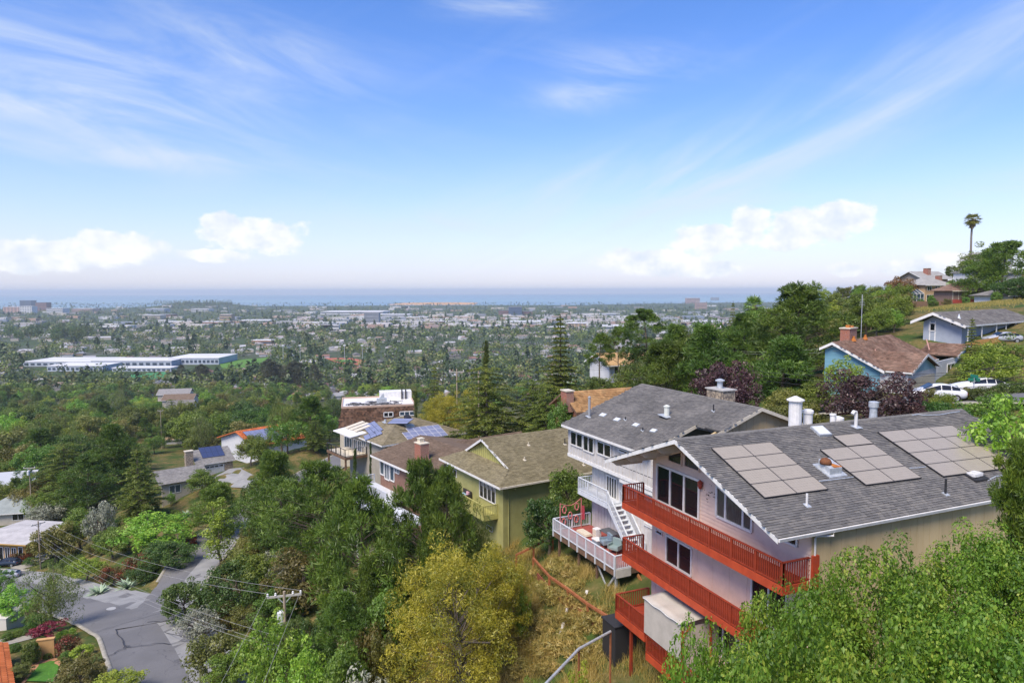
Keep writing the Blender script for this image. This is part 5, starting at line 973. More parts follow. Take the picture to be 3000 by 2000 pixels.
q = h5.on(c6(1275, 560), p5n); h5.part('roof_box', MB().prism([tuple(q + np.array(v_)) for v_ in ((-.4, -.3, -.1), (.4, -.3, -.1), (.4, .3, .15), (-.4, .3, .15))], (0, 0, .4)), DARKM); q = h5.on(c6(1310, 670), p5n); h5.part('roof_hatch', MB().prism([tuple(q + np.array(v_)) for v_ in ((-.6, -.35, -.12), (.6, -.35, -.12), (.6, .35, .14), (-.6, .35, .14))], (0, 0, .15)), CREAM); q = h5.on(c6(935, 610), p5l); h5.pipe(q, .4, .15, GALV)
# ================================================================== brown shake house with flat white roof
OM = atd(*c6(265, 388), 104); m6 = House('house', 'brown shake clad house with flat white roof', OM, 13); Lm = m6.hit(c6(1388, 345), 1, 0)[0]; bot = m6.hit(c6(235, 722), 1, -.8)
mw = m6.roof([(-.6, -1.0, bot[2]), (Lm + .1, -1.0, bot[2]), (Lm + .1, 0, 0), (0, 0, 0)], SHAKE, .2, tab=(.3, .24), seed=17, name='shake_wall', tilt=.02)
m6.wall('side_wall', 't', -.02, [(.2, -7), (9, -7), (9, 0), (.2, 0)], SHAKE, .2); m6.wall('base_wall', 's', -.75, [(-.3, -9), (Lm, -9), (Lm, bot[2]), (-.3, bot[2])], CREAM, .15); m6.wall('right_wall', 't', Lm - .1, [(.0, -9), (9, -9), (9, 0), (.0, 0)], SHAKE, .2)
m6.part('roof', MB().box(0, Lm, 0, 9, -.1, .02), WHITE); m6.part('parapet', MB().box(-.05, Lm + .05, -.06, .12, -.1, .18).box(-.05, .12, .12, 9, -.1, .18).box(Lm - .1, Lm + .05, .12, 9, -.1, .18).box(-.05, Lm, 8.9, 9.1, -.1, .25), mat('copper_edge', (.50, .36, .27), .7)); m6.part('stair_head', MB().box(Lm - 5.2, Lm, 6.4, 8.8, 0, 1.25), WHITE)
for x, y in ((1190, 200), (1248, 200)): q = m6.hit(c6(x, 240), 1, 6.2); m6.part('vent_pipe', MB().tube([(q[0], 6.2, 0), (q[0], 6.2, 1.6)], .12, 8), DARKM)
junk = MB()
for i in range(46): f = rnd.random(); x = 1.4 + f * (Lm - 4); y = rnd.uniform(1, 4.5); th = rnd.random() * 6.28; r_ = rnd.uniform(.4, 1.1); junk.tube([(x + r_ * math.cos(th + k * .5), y + r_ * .8 * math.sin(th + k * .5), .08 + .05 * rnd.random()) for k in range(9)], .04, 4, False)
tag(m6.part('coiled_hoses', junk, mat('black_hose', (.05, .05, .055), .5)), kind='stuff')
bxm = m6.hit(c6(880, 300), 1, 3); m6.part('roof_unit', MB().box(bxm[0] - .8, bxm[0] + .8, 2.6, 3.6, .02, .75).prism([(bxm[0] - .4, 3, .75), (bxm[0] + .5, 3, .75), (bxm[0] + .3, 3, 1.6)], (0, .3, 0)), GALV)
m6.rect('s', -.55, c6(912, 458), c6(1052, 520), cols=2, fw=.12); m6.rect('s', -.55, c6(1155, 448), c6(1380, 500), cols=3, fw=.12, gm=GLASSB)
# ================================================================== brick cottage with orange shake roof
def gable(name, label, org, ang, L, Wd, hw, rise, wm_, rm, over=.5, tab=None, group=None, wins=(), trim=None, chim=None, hip=0.0, cat='house', seed=30, base=4.0, slabs=True):
    """plain gabled or hipped house: ridge along local t, origin at the near left eave corner of the walls"""
    h = House(name, label, org, ang, cat, group); trim = trim or WHITE; m_ = Wd / 2; sl_ = rise / m_; o = over; z0 = hw; zz = -o * sl_
    A = [(-o, -o, z0 + zz), (L + o, -o, z0 + zz), (L + o - (hip and hip + o), m_, z0 + rise), (-o + (hip and hip + o), m_, z0 + rise)]; B = [(L + o, Wd + o, z0 + zz), (-o, Wd + o, z0 + zz), A[3], A[2]]
    h.roof(A, rm, .12, tab=tab, seed=seed); h.roof(B, rm, .12, tab=tab, seed=seed + 1)
    if hip: h.roof([B[1], A[0], A[3]], rm, .12, tab=tab, seed=seed + 2); h.roof([A[1], B[0], A[2]], rm, .12)
    top = [(0, hw), (m_, hw + rise - .15), (Wd, hw)] if not hip else [(0, hw), (Wd, hw)]
    h.wall('front_wall', 's', 0, [(0, -base), (L, -base), (L, hw - .02), (0, hw - .02)], wm_, .15); h.wall('back_wall', 's', Wd - .15, [(0, -base), (L, -base), (L, hw - .02), (0, hw - .02)], wm_, .15)
    h.wall('gable_wall', 't', 0, [(.15, -base)] + [(max(.15, min(Wd - .15, a)), z_ - .05) for a, z_ in top] + [(Wd - .15, -base)], wm_, .15); h.wall('gable_wall', 't', L - .15, [(.15, -base)] + [(max(.15, min(Wd - .15, a)), z_ - .05) for a, z_ in top] + [(Wd - .15, -base)], wm_, .15)
    if trim: h.part('fascia', MB().box(-o, L + o, -o - .035, -o - .003, z0 + zz - .2, z0 + zz - .01), trim)
    if not hip:
        for sa in (-o - .035, L + o + .005):
            for a in (-o, Wd + o): h.part('rake_board', MB().prism([(sa, a, z0 + zz - .01), (sa, m_, z0 + rise - .01), (sa, m_, z0 + rise - .24), (sa, a, z0 + zz - .24)], (.03, 0, 0)), trim)
    for ax, a0, a1, b0_, b1, n_ in wins: h.window(ax, -.001, [(a0, b0_), (a1, b0_), (a1, b1), (a0, b1)], mull=[a0 + (a1 - a0) * i / n_ for i in range(1, n_)], fw=.1)
    if chim: x, y, w_, hh, cm = chim; c_ = h.part('chimney', MB().box(x - w_ / 2, x + w_ / 2, y - w_ * .7, y + w_ * .7, z0 - .5, z0 + rise + hh), cm); h.part('chimney_cap', MB().box(x - w_ * .58, x + w_ * .58, y - w_ * .8, y + w_ * .8, z0 + rise + hh, z0 + rise + hh + .12), CREAM, c_)
    return h
SHAKEO = mat('shake_orange', (.30, .17, .075), .95, (.38, .235, .11), .8, 5, .3, 20, .1, tone=[(.7, .7, .7), (1, 1, 1), (1.2, 1.15, 1.1)])
oc = atd(*z2(1860, 345), 72); hc = gable('house', 'red brick cottage with orange brown shake roof and brick chimney', (oc[0] + .2, oc[1] + .5, oc[2] - 2.4), 24, 8, 5.4, 2.3, 1.5, BRICK, SHAKEO, tab=(.3, .3), chim=(-.5, 1.6, .9, .25, BRICK), trim=TIMB)
# ================================================================== blue gabled house on the upper street
BLU = mat('blue_clapboard', (.17, .34, .42), .7, (.14, .30, .38), 1.2, 4, .6, 3, stretch=(.05, .05, 6)); WWAL = mat('white_wall', (.62, .62, .62), .8, (.55, .56, .57), 1); TEALB = mat('pale_teal_siding', (.33, .50, .52), .7, (.28, .45, .47), 1.2)
OBq = atd(2659, 1091, 66); u = House('house', 'blue and white house with brown roof and garage gable facing the upper street', OBq, 43)
Lg = u.hit((2782, 1072), 2, 0)[0]; gm_ = Lg / 2; gp = u.hit((2727, 1031), 1, 0); gz_ = gp[2]; gr = gz_ / gm_; s_e = u.hit((2599, 1085), 2, 0)[1]; pk = u.hit((2438, 1002), 0, -.3); zk, sk = pk[2], pk[1]; slm = zk / (sk - s_e)
Lm_ = 17.0
upl = u.roof([(-.3, s_e, 0), (Lm_, s_e, 0), (Lm_, sk, zk), (-.3, sk, zk)], ROOFR, .15, tab=(.32, .2), seed=21); sB_ = sk + 1.3; zB_ = zk - 1.3 * slm; u.roof([(Lm_, sB_, zB_), (-.3, sB_, zB_), (-.3, sk, zk), (Lm_, sk, zk)], ROOFR, .15)
ss = s_e + gz_ / slm + .2
u.roof([(0, -.4, .03), (0, s_e + .3, .03), (gm_, ss, gz_ + .03), (gm_, -.4, gz_ + .03)][::-1][0:0] or [(0, s_e + .2, .02), (0, -.4, .02), (gm_, -.4, gz_), (gm_, ss, gz_)], ROOFR, .14, tab=(.32, .2), seed=22, name='garage_roof'); u.roof([(Lg, -.4, .02), (Lg, s_e + .2, .02), (gm_, ss, gz_), (gm_, -.4, gz_)], ROOFR, .14, name='garage_roof')
for x in (0, Lg): u.part('rake_board', MB().prism([(x, -.44, 0), (gm_, -.44, gz_), (gm_, -.44, gz_ - .26), (x, -.44, -.26)], (0, .035, 0)), WHITE)
u.wall('garage_gable', 's', 0, [(.35, -.2), (Lg - .35, -.2), (gm_, gz_ - .3)], TEALB, .15); u.wall('garage_wall', 's', .01, [(.3, -4.4), (Lg - .3, -4.4), (Lg - .3, -.21), (.3, -.21)], WWAL, .14); u.wall('garage_side', 't', .3, [(.16, -4.4), (s_e + 1, -4.4), (s_e + 1, -.1), (.16, -.1)], WWAL, .15)
gd = u.part('garage_door', MB().box(.9, Lg - .9, -.05, -.001, -3.1, -.75), CREAM); [u.part('door_panel', MB().box(.95, Lg - .95, -.07, -.051, -3.05 + i * .58, -2.52 + i * .58), CREAM, gd) for i in range(4)]
u.part('gutter', MB().box(-.1, -.01, -.4, s_e, -.12, 0), WHITE); u.part('gutter', MB().box(Lg, Lm_, s_e - .1, s_e - .01, -.12, 0), WHITE)
u.wall('left_gable_wall', 't', .2, [(s_e + .6, -4.4), (sB_ - .4, -4.4), (sB_ - .4, zB_ - .2), (sk, zk - .35), (s_e + .6, .1)], BLU, .15)
for a, za in ((s_e, 0), (sB_, zB_)): u.part('rake_board', MB().prism([(-.34, a, za), (-.34, sk, zk), (-.34, sk, zk - .28), (-.34, a, za - .28)], (.035, 0, 0)), WHITE)
rp = u.hit((2833, 1008), 1, s_e - .6); u.roof([(rp[0] - 4.2, s_e - .7, .0), (rp[0] - 4.2, sk - 1, .0), (rp[0], sk - .6, rp[2]), (rp[0], s_e - .7, rp[2])][::-1][:0] or [(rp[0] - 4.2, sk - 1.5, .05), (rp[0] - 4.2, s_e - .7, .05), (rp[0], s_e - .7, rp[2]), (rp[0], sk - 1.5, rp[2])], ROOFR, .14, tab=(.32, .2), seed=24, name='wing_roof'); u.roof([(rp[0] + 4.2, s_e - .7, .05), (rp[0] + 4.2, sk - 1.5, .05), (rp[0], sk - 1.5, rp[2]), (rp[0], s_e - .7, rp[2])], ROOFR, .14, name='wing_roof')
for x in (rp[0] - 4.2, rp[0] + 4.2): u.part('rake_board', MB().prism([(x, s_e - .74, .04), (rp[0], s_e - .74, rp[2]), (rp[0], s_e - .74, rp[2] - .26), (x, s_e - .74, -.22)], (0, .035, 0)), WHITE)
u.wall('wing_gable', 's', s_e - .3, [(rp[0] - 3.7, -.2), (rp[0] + 3.7, -.2), (rp[0], rp[2] - .3)], TEALB, .15); u.wall('wing_wall', 's', s_e - .29, [(Lg - .3, -4.4), (rp[0] + 3.8, -4.4), (rp[0] + 3.8, -.21), (Lg - .3, -.21)], WWAL, .14)
u.rect('s', s_e - .31, z5(1822, 1100), z5(1890, 1180), cols=3, fw=.12); u.wall('right_wall', 't', Lm_ - .6, [(s_e + .2, -4), (sB_ - .4, -4), (sB_ - .4, zB_ - .2), (sk, zk - .3), (s_e + .2, .1)], WWAL, .15)
q = u.hit(z5(1148, 925), 1, sk + .3); ch = u.part('chimney', MB().box(q[0] - 1.0, q[0] + 1.0, sk - .1, sk + .9, zk - 1, zk + 1.2), BRICK); u.part('chimney_cap', MB().box(q[0] - 1.1, q[0] + 1.1, sk - .2, sk + 1, zk + 1.2, zk + 1.32), CREAM, ch); u.part('chimney_pot', MB().box(q[0] - .6, q[0] - .2, sk + .1, sk + .5, zk + 1.32, zk + 1.6).box(q[0] + .3, q[0] + .7, sk + .1, sk + .5, zk + 1.32, zk + 1.5), TERRAM, ch)
for x, y in ((1178, 950), (1258, 930)): q = u.hit(z5(x, y), 1, sk - .3); u.part('terracotta_vent', MB().lathe([(.28, 0), (.2, .25), (.13, .3), (.13, .55)], 10, (q[0], sk - .3, zk - .15)), TERRAM)
upn = ((0, sk, zk), (0, -slm, 1)); u.part('valley_flashing', MB().tube([tuple(u.on(z5(*q_), upn) + np.array((0, 0, .08))) for q_ in ((1325, 1002), (1370, 1068), (1415, 1132))], .06, 5).tube([tuple(u.on(z5(*q_), upn) + np.array((0, 0, .08))) for q_ in ((1680, 932), (1700, 1003))], .07, 5), mat('copper_pink', (.55, .30, .22), .6))
an = u.hit(z5(1215, 900), 1, sk + .5); ant = empty('tv_antenna', W(u.world((an[0] + .6, sk + .5, zk - .3)))); tag(ant, 'tall thin antenna mast beside the brick chimney', 'antenna'); MB().tube([(0, 0, 0), (0, 0, 5.2)], .035, 6).build('mast', GALV, ant)
for i in range(7): MB().tube([(-.35 + .05 * i, 0, 4.0 + .18 * i), (.35 - .05 * i, 0, 4.0 + .18 * i)], .015, 4).build('rod', GALV, ant)
# ================================================================== pale blue-grey house above it
BGR = mat('bluegrey_siding', (.36, .40, .46), .75, (.32, .36, .42), 1.2, 4); ob = atd(2667.5, 940, 92); v = House('house', 'pale blue grey house with long grey shake roof and white rake boards', ob, 37)
ke = v.hit((2829, 953), 0, 0); kp = v.hit((2733, 914.6), 0, 0); sN_, zN_ = ke[1], ke[2]; sp2, zp2 = kp[1], kp[2]; Lv = 26
ROOFS = mat('shake_grey', (.15, .14, .13), .95, (.21, .20, .18), .7, 5, .3, 30, .1, tone=[(.65, .65, .66), (1, 1, 1), (1.25, 1.22, 1.2)])
v.roof([(0, sN_, zN_), (Lv, sN_, zN_), (Lv, sp2, zp2), (0, sp2, zp2)], ROOFS, .16, tab=(.35, .28), seed=25); v.roof([(Lv, 0, 0), (0, 0, 0), (0, sp2, zp2), (Lv, sp2, zp2)], ROOFS, .16)
for a, z_ in ((sN_, zN_), (0, 0)): v.part('rake_board', MB().prism([(-.04, a, z_), (-.04, sp2, zp2), (-.04, sp2, zp2 - .38), (-.04, a, z_ - .38)], (.035, 0, 0)), WHITE)
v.part('fascia', MB().box(0, Lv, sN_ - .05, sN_ - .005, zN_ - .24, zN_ - .02), WHITE); v.wall('gable_wall', 't', 1.1, [(sN_ + .8, -5.2), (-1.2, -5.2), (-1.2, zN_ * 0 - .1), (sp2, zp2 - .35), (sN_ + .8, zN_ - .1)], BGR, .15); v.wall('front_wall', 's', sN_ + .8, [(1.25, -5.2), (Lv - 1, -5.2), (Lv - 1, zN_ - .1), (1.25, zN_ - .1)], mat('bluegrey_shade_wall', (.34, .36, .38), .8), .15)
v.rect('t', 1.08, z5(1702, 815), z5(1740, 868), cols=1, fw=.12); v.rect('t', 1.08, z5(1850, 800), z5(1890, 830), cols=1, fw=.08)
for x in (1965, 2060, 2160, 2225, 2290): q = v.hit(z5(x, 840), 1, sN_ + .2); v.box('porch_post', q[0], q[0] + .12, sN_ + .1, sN_ + .22, -5, zN_ - .2, WHITE)
for x in (1705, 1742): q = v.hit(z5(x, 800), 0, 1.05); v.part('trim_board', MB().box(1.06, 1.095, q[1] - .07, q[1] + .07, -5, q[2]), WHITE)
q = v.hit(z5(1905, 750), 1, sp2 - 2); v.part('vent_cowl', MB().lathe([(.3, 0), (.12, .5), (.05, .75)], 8, (q[0], q[1], zp2 - 1)), GALV)
FENCE = mat('cedar_fence', (.46, .26, .09), .85, (.38, .20, .07), 3, 4, stretch=(3, 3, .3))
def board_fence(name, label, pts, h, m, w=.16, cat='fence', zoff=0.0):
    P = [np.array(p, float) for p in pts]; e = empty(name, (P[0][0], P[0][1], tz(P[0][0], P[0][1]) + CZ)); tag(e, label, cat); bm = MB().box(0, w - .012, -.012, .012, 0, h).mesh('board', m); k = 0
    for a, b_ in zip(P[:-1], P[1:]):
        L = np.hypot(*(b_ - a)[:2]); ang = math.atan2(b_[1] - a[1], b_[0] - a[0]); n = int(L / w)
        for i in range(n):
            p_ = a + (b_ - a) * (i / n); put('board', bm, (p_[0] - P[0][0], p_[1] - P[0][1], tz(p_[0], p_[1]) - tz(P[0][0], P[0][1]) - .1 + zoff), (0, 0, ang), parent=e)
    return e
f0, f1 = atd(*z5(1805, 940), 85), atd(*z5(2290, 960), 88); board_fence('fence', 'orange cedar board fence below the blue grey house', [f0[:2], f1[:2]], 1.05, FENCE)
f0, f1 = atd(*z5(1480, 700), 172), atd(*z5(1860, 710), 168); board_fence('fence', 'weathered dark plank fence on the dry grassy hill', [f0[:2], f1[:2]], 1.9, TIMB, w=.3)
# ================================================================== hilltop houses
TANW = mat('tan_stucco', (.58, .40, .23), .85, (.52, .355, .20), .8); GRNW = mat('brown_wall', (.40, .32, .25), .85); ROOFH = mat('roof_grey_far', (.34, .33, .31), .9, (.27, .265, .25), .8)
def at_base(px, py, d): q = atd(px, py, d); return (q[0], q[1], q[2])
h7 = gable('house', 'tan two storey house with pale hip roof on the hilltop', at_base(2708, 886, 205), 18, 10.5, 8, 5.6, 1.9, TANW, ROOFH, over=.8, hip=3.5, wins=(('s', 1, 2.6, 3.6, 5, 2), ('s', 4, 6, 3.6, 5, 2), ('s', .8, 3.6, .3, 2.3, 3)), chim=(10, 4, 1.1, .6, BRICK))
e7 = at_base(2664, 886, 203); gh = House('conservatory', 'small white framed glass conservatory beside the tan house', e7, 18)
gfr = MB(); [gfr.beam((x, 0, 0), (x, 0, 2.6), .12).beam((x, 0, 2.6), (x + .0, 2.5, 4.2), .12) for x in (0, 1.4, 2.8, 4.2, 5.6)]; gfr.beam((0, 0, 2.6), (5.6, 0, 2.6), .14).beam((0, 0, 1.2), (5.6, 0, 1.2), .1).beam((0, 2.5, 4.2), (5.6, 2.5, 4.2), .14).beam((0, 0, .1), (5.6, 0, .1), .2); gh.part('frame', gfr, WHITE); gh.part('glazing', MB().box(.05, 5.55, .02, .05, 0, 2.6).prism([(.05, .05, 2.62), (5.55, .05, 2.62), (5.55, 2.5, 4.2), (.05, 2.5, 4.2)], (0, 0, -.03)), GLASSB)
h8 = gable('house', 'brown walled house with low roof and brick chimney left on the hilltop', at_base(2700, 868, 222), 16, 10.5, 9, 6.2, 2.0, GRNW, ROOFH, over=1.0, chim=(4.5, 2.5, 1.3, .9, BRICK))
h9 = gable('house', 'white gabled house highest on the hill behind the palm', at_base(2812, 800, 240), -75, 10, 11, 4.6, 2.6, WWAL, ROOFH, over=.8, wins=(('t', 3, 7, 2.6, 3.4, 3),))
h10 = gable('house', 'white two storey house right of the palm trunk', at_base(2858, 860, 200), 12, 16, 8, 6.5, 1.8, WWAL, ROOFH, over=.6, hip=3, wins=(('s', 3, 4.6, 3.8, 5.2, 2), ('s', 9, 11, 1, 3, 2)))
h11 = gable('garden_pavilion', 'low brown screened pavilion with red base on the hill', at_base(2790, 885, 190), 8, 11, 7, 3.6, 1.7, mat('screen_brown', (.20, .13, .10), .8, (.26, .17, .13), 3), ROOFR, over=.9, hip=3, cat='pavilion', trim=CREAM); h11.part('base_wall', MB().box(-.05, 11.05, -.06, -.005, -.3, .7), mat('red_base', (.35, .06, .04), .7))
for i in range(7): h11.box('screen_post', i * 1.8, i * 1.8 + .12, -.06, -.002, .7, 3.5, CREAM)
h12 = gable('house', 'pale house at the right edge of the hilltop', at_base(2950, 905, 150), 15, 12, 8, 3.2, 1.4, WWAL, ROOFS, over=.8, hip=3)
# ================================================================== houses down the left slope
g7 = House('house', 'grey roofed house with white garage door, stone chimney and dark solar panel', atd(*z3(1305, 135), 142), 40)
lw = g7.hit(z3(1515, 85), 2, 0); Lg7 = lw[0]; ROOFA = mat('roof_ash', (.215, .205, .195), .9, (.27, .26, .245), 1.0, tone=[(.8, .8, .8), (1, 1, 1), (1.15, 1.15, 1.12)])
W7 = 9.0; g7.roof([(-.6, -.5, 0), (Lg7, -.5, 0), (Lg7, W7 / 2, 2.2), (-.6, W7 / 2, 2.2)], ROOFA, .14, tab=(.35, .2), seed=27); g7.roof([(Lg7, W7 + .5, 0), (-.6, W7 + .5, 0), (-.6, W7 / 2, 2.2), (Lg7, W7 / 2, 2.2)], ROOFA, .14)
STN = mat('cream_wall', (.52, .47, .38), .85, (.46, .41, .33), 1); g7.wall('front_wall', 's', 0, [(0, -5), (Lg7 - .4, -5), (Lg7 - .4, -.05), (0, -.05)], STN, .15); g7.wall('gable_wall', 't', Lg7 - .5, [(.15, -5), (W7 - .1, -5), (W7 - .1, 0), (W7 / 2, 1.9), (.15, 0)], STN, .15)
gd = g7.part('garage_door', MB().box(1.1, Lg7 - 2.2, -.06, -.002, -2.75, -.55), WHITE); [g7.part('door_panel', MB().box(1.15, Lg7 - 2.25, -.085, -.061, -2.72 + i * .54, -2.22 + i * .54), WHITE, gd) for i in range(4)]; g7.part('stone_pier', MB().box(Lg7 - 2.1, Lg7 - .5, -.2, -.002, -3, -.2), STONE); g7.part('fascia', MB().box(-.6, Lg7, -.55, -.505, -.2, -.01), WHITE)
[g7.part('pane', MB().box(1.3 + i * (Lg7 - 3.6) / 4, 1.1 + (i + 1) * (Lg7 - 3.6) / 4, -.1, -.086, -1.05, -.75), GLASS, gd) for i in range(4)]
pl7 = ((0, W7 / 2, 2.2), (0, -2.2 / (W7 / 2 + .5), 1)); solar(g7, pl7, [z3(1300, 28), z3(1445, 10), z3(1335, 95)], 2, 4, 'dark blue solar array on the grey garage roof', SOLD)
q = g7.hit(z3(1240, 80), 1, 1.0); ch = g7.part('chimney', MB().box(q[0] - .75, q[0] + .75, .6, 1.6, -1, 2.9), STONE); g7.part('chimney_cap', MB().box(q[0] - .85, q[0] + .85, .5, 1.7, 2.9, 3.05), CREAM, ch)
# front wing towards the trees
fw_ = g7.hit(z3(1165, 255), 2, -.9); fe = [(fw_[0], fw_[1], -.9), (-.3, -.6, -.4), (-.8, W7 / 2, 2.0), (fw_[0] - 7.5, fw_[1] + 4, 1.0)]
g7.roof([(-9.5, -8.2, -.9), (-.2, -8.2, -.9), (-.2, -3.6, .9), (-9.5, -3.6, .9)], ROOFA, .14, tab=(.35, .2), seed=28, name='wing_roof'); g7.roof([(-.2, 1, -.9), (-9.5, 1, -.9), (-9.5, -3.6, .9), (-.2, -3.6, .9)], ROOFA, .14, tab=(.35, .2), seed=29, name='wing_roof')
g7.wall('wing_gable', 't', -.8, [(-7.5, -5), (.6, -5), (.6, -.9), (-3.6, .7), (-7.5, -.9)], STN, .15); g7.wall('wing_front', 's', -7.6, [(-9, -6), (-.8, -6), (-.8, -.95), (-9, -.95)], STN, .15); g7.window('s', -7.61, [(-3.6, -3), (-1.6, -3), (-1.6, -1.5), (-3.6, -1.5)], mull=(-2.6,), fw=.1, gm=GLASSB); g7.window('s', -7.61, [(-7.6, -3), (-5.6, -3), (-5.6, -1.5), (-7.6, -1.5)], mull=(-6.6,), fw=.1, gm=GLASSB)
# terracotta tiles
TERR = mat('terracotta', (.52, .155, .05), .85, (.42, .11, .035), 2.5, 4, tone=[(.75, .72, .7), (1, 1, 1), (1.15, 1.2, 1.25)])
def tile_roof(h, A, B, C_, m, w=.36, ln=.5, name='roof', single=300):
    """barrel tiles on the parallelogram eave A-B, up to C"""
    A, B, C_ = (np.array(p, float) for p in (A, B, C_)); e = (B - A); Le = np.linalg.norm(e); e /= Le; up = C_ - A; Lu = np.linalg.norm(up); up /= Lu; n = np.cross(e, up); n = n if n[2] > 0 else -n
    base = h.part(name, MB().prism([tuple(A), tuple(B), tuple(B + up * Lu), tuple(A + up * Lu)], tuple(-n * .1)), m)
    vs_ = []; K = 6
    for j, rr in ((0, w * .46), (1, w * .38)):
        for k_ in range(K + 1): th = math.pi * k_ / K; vs_.append(e * (math.cos(th) * rr) + n * (math.sin(th) * rr * .75 + (.045 if j == 0 else .01)) + up * (j * ln * 1.12))
    fs = [(k_, k_ + 1, K + 2 + k_, K + 1 + k_) for k_ in range(K)] + [list(range(K + 1))]; mesh = [MB().add(vs_, fs, t_).mesh('tile', m) for t_ in (.1, .35, .5, .65, .9)]; cnt = 0; rest = MB()
    for r_ in range(int(Lu / ln)):
        for c_ in range(int(Le / w)):
            o = A + e * (w * (c_ + .5)) + up * (ln * r_)
            if cnt < single: put('tile', rnd.choice(mesh), tuple(o), parent=base); cnt += 1
            else: rest.add([o + v_ for v_ in vs_], fs, rnd.random())
    if rest.v: tag(h.part('tiles', rest, m, base), kind='stuff')
t8 = House('house', 'pale stucco house with orange tile roof and wide solar array', atd(*z6(1620, 1042), 172), 50)
# roof: gable facing left; near slope carries the panels
pk8 = t8.hit(z6(1620, 1042), 0, 0); ea = t8.hit(z6(1760, 1155), 0, 0); rr8 = t8.hit(z6(1990, 985), 1, pk8[1]); sE, zE = ea[1], ea[2]; L8 = max(12, rr8[0])
tile_roof(t8, (0, sE, zE), (L8, sE, zE), (0, 0, 0), TERR, .42, .5); t8.roof([(L8, -sE, zE), (0, -sE, zE), (0, 0, 0), (L8, 0, 0)], TERR, .12); t8.part('rake_board', MB().prism([(-.03, sE, zE), (-.03, 0, 0), (-.03, 0, -.25), (-.03, sE, zE - .25)], (.03, 0, 0)).prism([(-.03, -sE, zE), (-.03, 0, 0), (-.03, 0, -.25), (-.03, -sE, zE - .25)], (.03, 0, 0)), TERR)
t8.wall('gable_wall', 't', .9, [(sE + .6, zE - 5), (-sE - .6, zE - 5), (-sE - .6, zE - .05), (0, -.3), (sE + .6, zE - .05)], WWAL, .15); t8.wall('front_wall', 's', sE + .6, [(1.05, zE - 5), (L8 - .5, zE - 5), (L8 - .5, zE - .05), (1.05, zE - .05)], WWAL, .15); t8.window('t', .89, [(sE + 3, zE - 2.4), (sE + 5, zE - 2.4), (sE + 5, zE - .9), (sE + 3, zE - .9)], mull=(sE + 4,), fw=.08, fm=TIMB)
pl8 = ((0, 0, .12), (0, zE / sE * -1, 1)); pl8 = ((0, 0, .15), (0, -(0 - zE) / (0 - sE), 1)); solar(t8, pl8, [z6(1670, 1048), z6(1880, 1018), z6(1762, 1125)], 4, 6, 'wide blue solar array on the orange tile roof', SOLB)
# bottom left corner: terracotta roof and garden wall
c8 = House('house', 'terracotta tiled roof corner at the lower left edge of the picture', atd(40, 2040, 58), 70); q0, q1_, q2_ = c8.hit((45, 1998), 2, 0), c8.hit((22, 1885), 2, 1.3), c8.hit((-90, 2010), 2, 2.6)
A_ = c8.loc(atd(46, 2030, 56)); B_ = c8.loc(atd(22, 1882, 66)); B_[2] = A_[2] + 0; B_ = c8.hit((22, 1882), 2, A_[2]); eL = B_ - A_; inn = np.array([-eL[1], eL[0], 0]) / np.linalg.norm(eL); wd_ = c8.world(A_ + inn) - c8.world(A_); inn = inn if wd_[0] < 0 else -inn; tile_roof(c8, A_, B_, A_ + inn * 5 + np.array([0, 0, 2.0]), TERR, .40, .5)
c8.part('wall', MB().prism([tuple(A_ + inn * .5 - (0, 0, .1)), tuple(B_ + inn * .5 - (0, 0, .1)), tuple(B_ + inn * 5 - (0, 0, .1)), tuple(A_ + inn * 5 - (0, 0, .1))], (0, 0, -4)), mat('peach_stucco', (.62, .38, .19), .85))
# left edge houses
h13 = gable('house', 'yellow brown house with flat grey white roof at the left edge', atd(-45, 1645, 119), -8, 8.4, 9, 4.2, .25, mat('ochre_wall', (.47, .28, .085), .85, (.40, .23, .07), 1), mat('roof_gravel', (.50, .48, .46), .9, (.40, .385, .37), .6), over=1.4, wins=(('s', 3.0, 3.9, .6, 2.9, 1), ('s', 4.3, 5.2, .8, 2.9, 2), ('s', 5.6, 6.5, .8, 2.9, 2), ('s', 7.0, 7.8, .6, 3.1, 1)), trim=mat('ochre_trim', (.52, .33, .11), .8))
ROOFSG = mat('roof_sage', (.28, .31, .29), .9, (.23, .255, .24), .8); h14 = gable('house', 'house with sage green grey hip roof at the left edge', atd(-60, 1535, 148), 12, 10, 10, 2.6, 2.4, STN, ROOFSG, over=.8, hip=4.5, wins=(('s', 6.5, 8.8, .4, 2.2, 2),)); h15 = gable('house', 'pale roofed house behind the sage roof at the left edge', atd(-40, 1455, 175), 20, 10, 9, 2.6, 2.6, WWAL, mat('roof_pale', (.42, .44, .47), .9), over=.6)
h16 = gable('house', 'small house with tan roof among trees beyond the slope', ghit(482, 1302), 15, 6.5, 6, 2.4, 1.6, WWAL, mat('roof_sand', (.36, .26, .15), .9, (.30, .21, .12), .8), over=.7, hip=3)
for i, (px, py, d, a_, L_, rm_, lab) in enumerate(((462, 1168, 400, 12, 17, ROOFA, 'grey roofed house highest of the three stepped roofs in the valley'), (475, 1185, 380, 10, 16, ROOFB, 'brown roofed house in the middle of the three stepped roofs'), (488, 1206, 350, 14, 12, ROOFS, 'dark grey gabled house lowest of the three stepped roofs'))):
    gable('house', lab, atd(px, py, d), a_, L_, 12, 2.6, 2.4, STN, rm_, over=.7, base=1.5)
h17 = gable('house', 'tan roofed house behind the pines beside the brick cottage', atd(1785, 1112, 125), 20, 9, 8, 3.0, 1.6, WWAL, mat('roof_apricot', (.46, .29, .13), .9), over=.8, wins=(('s', 1, 3.5, 1, 2.4, 2), ('s', 5, 8, 1, 2.4, 3)), base=.6)
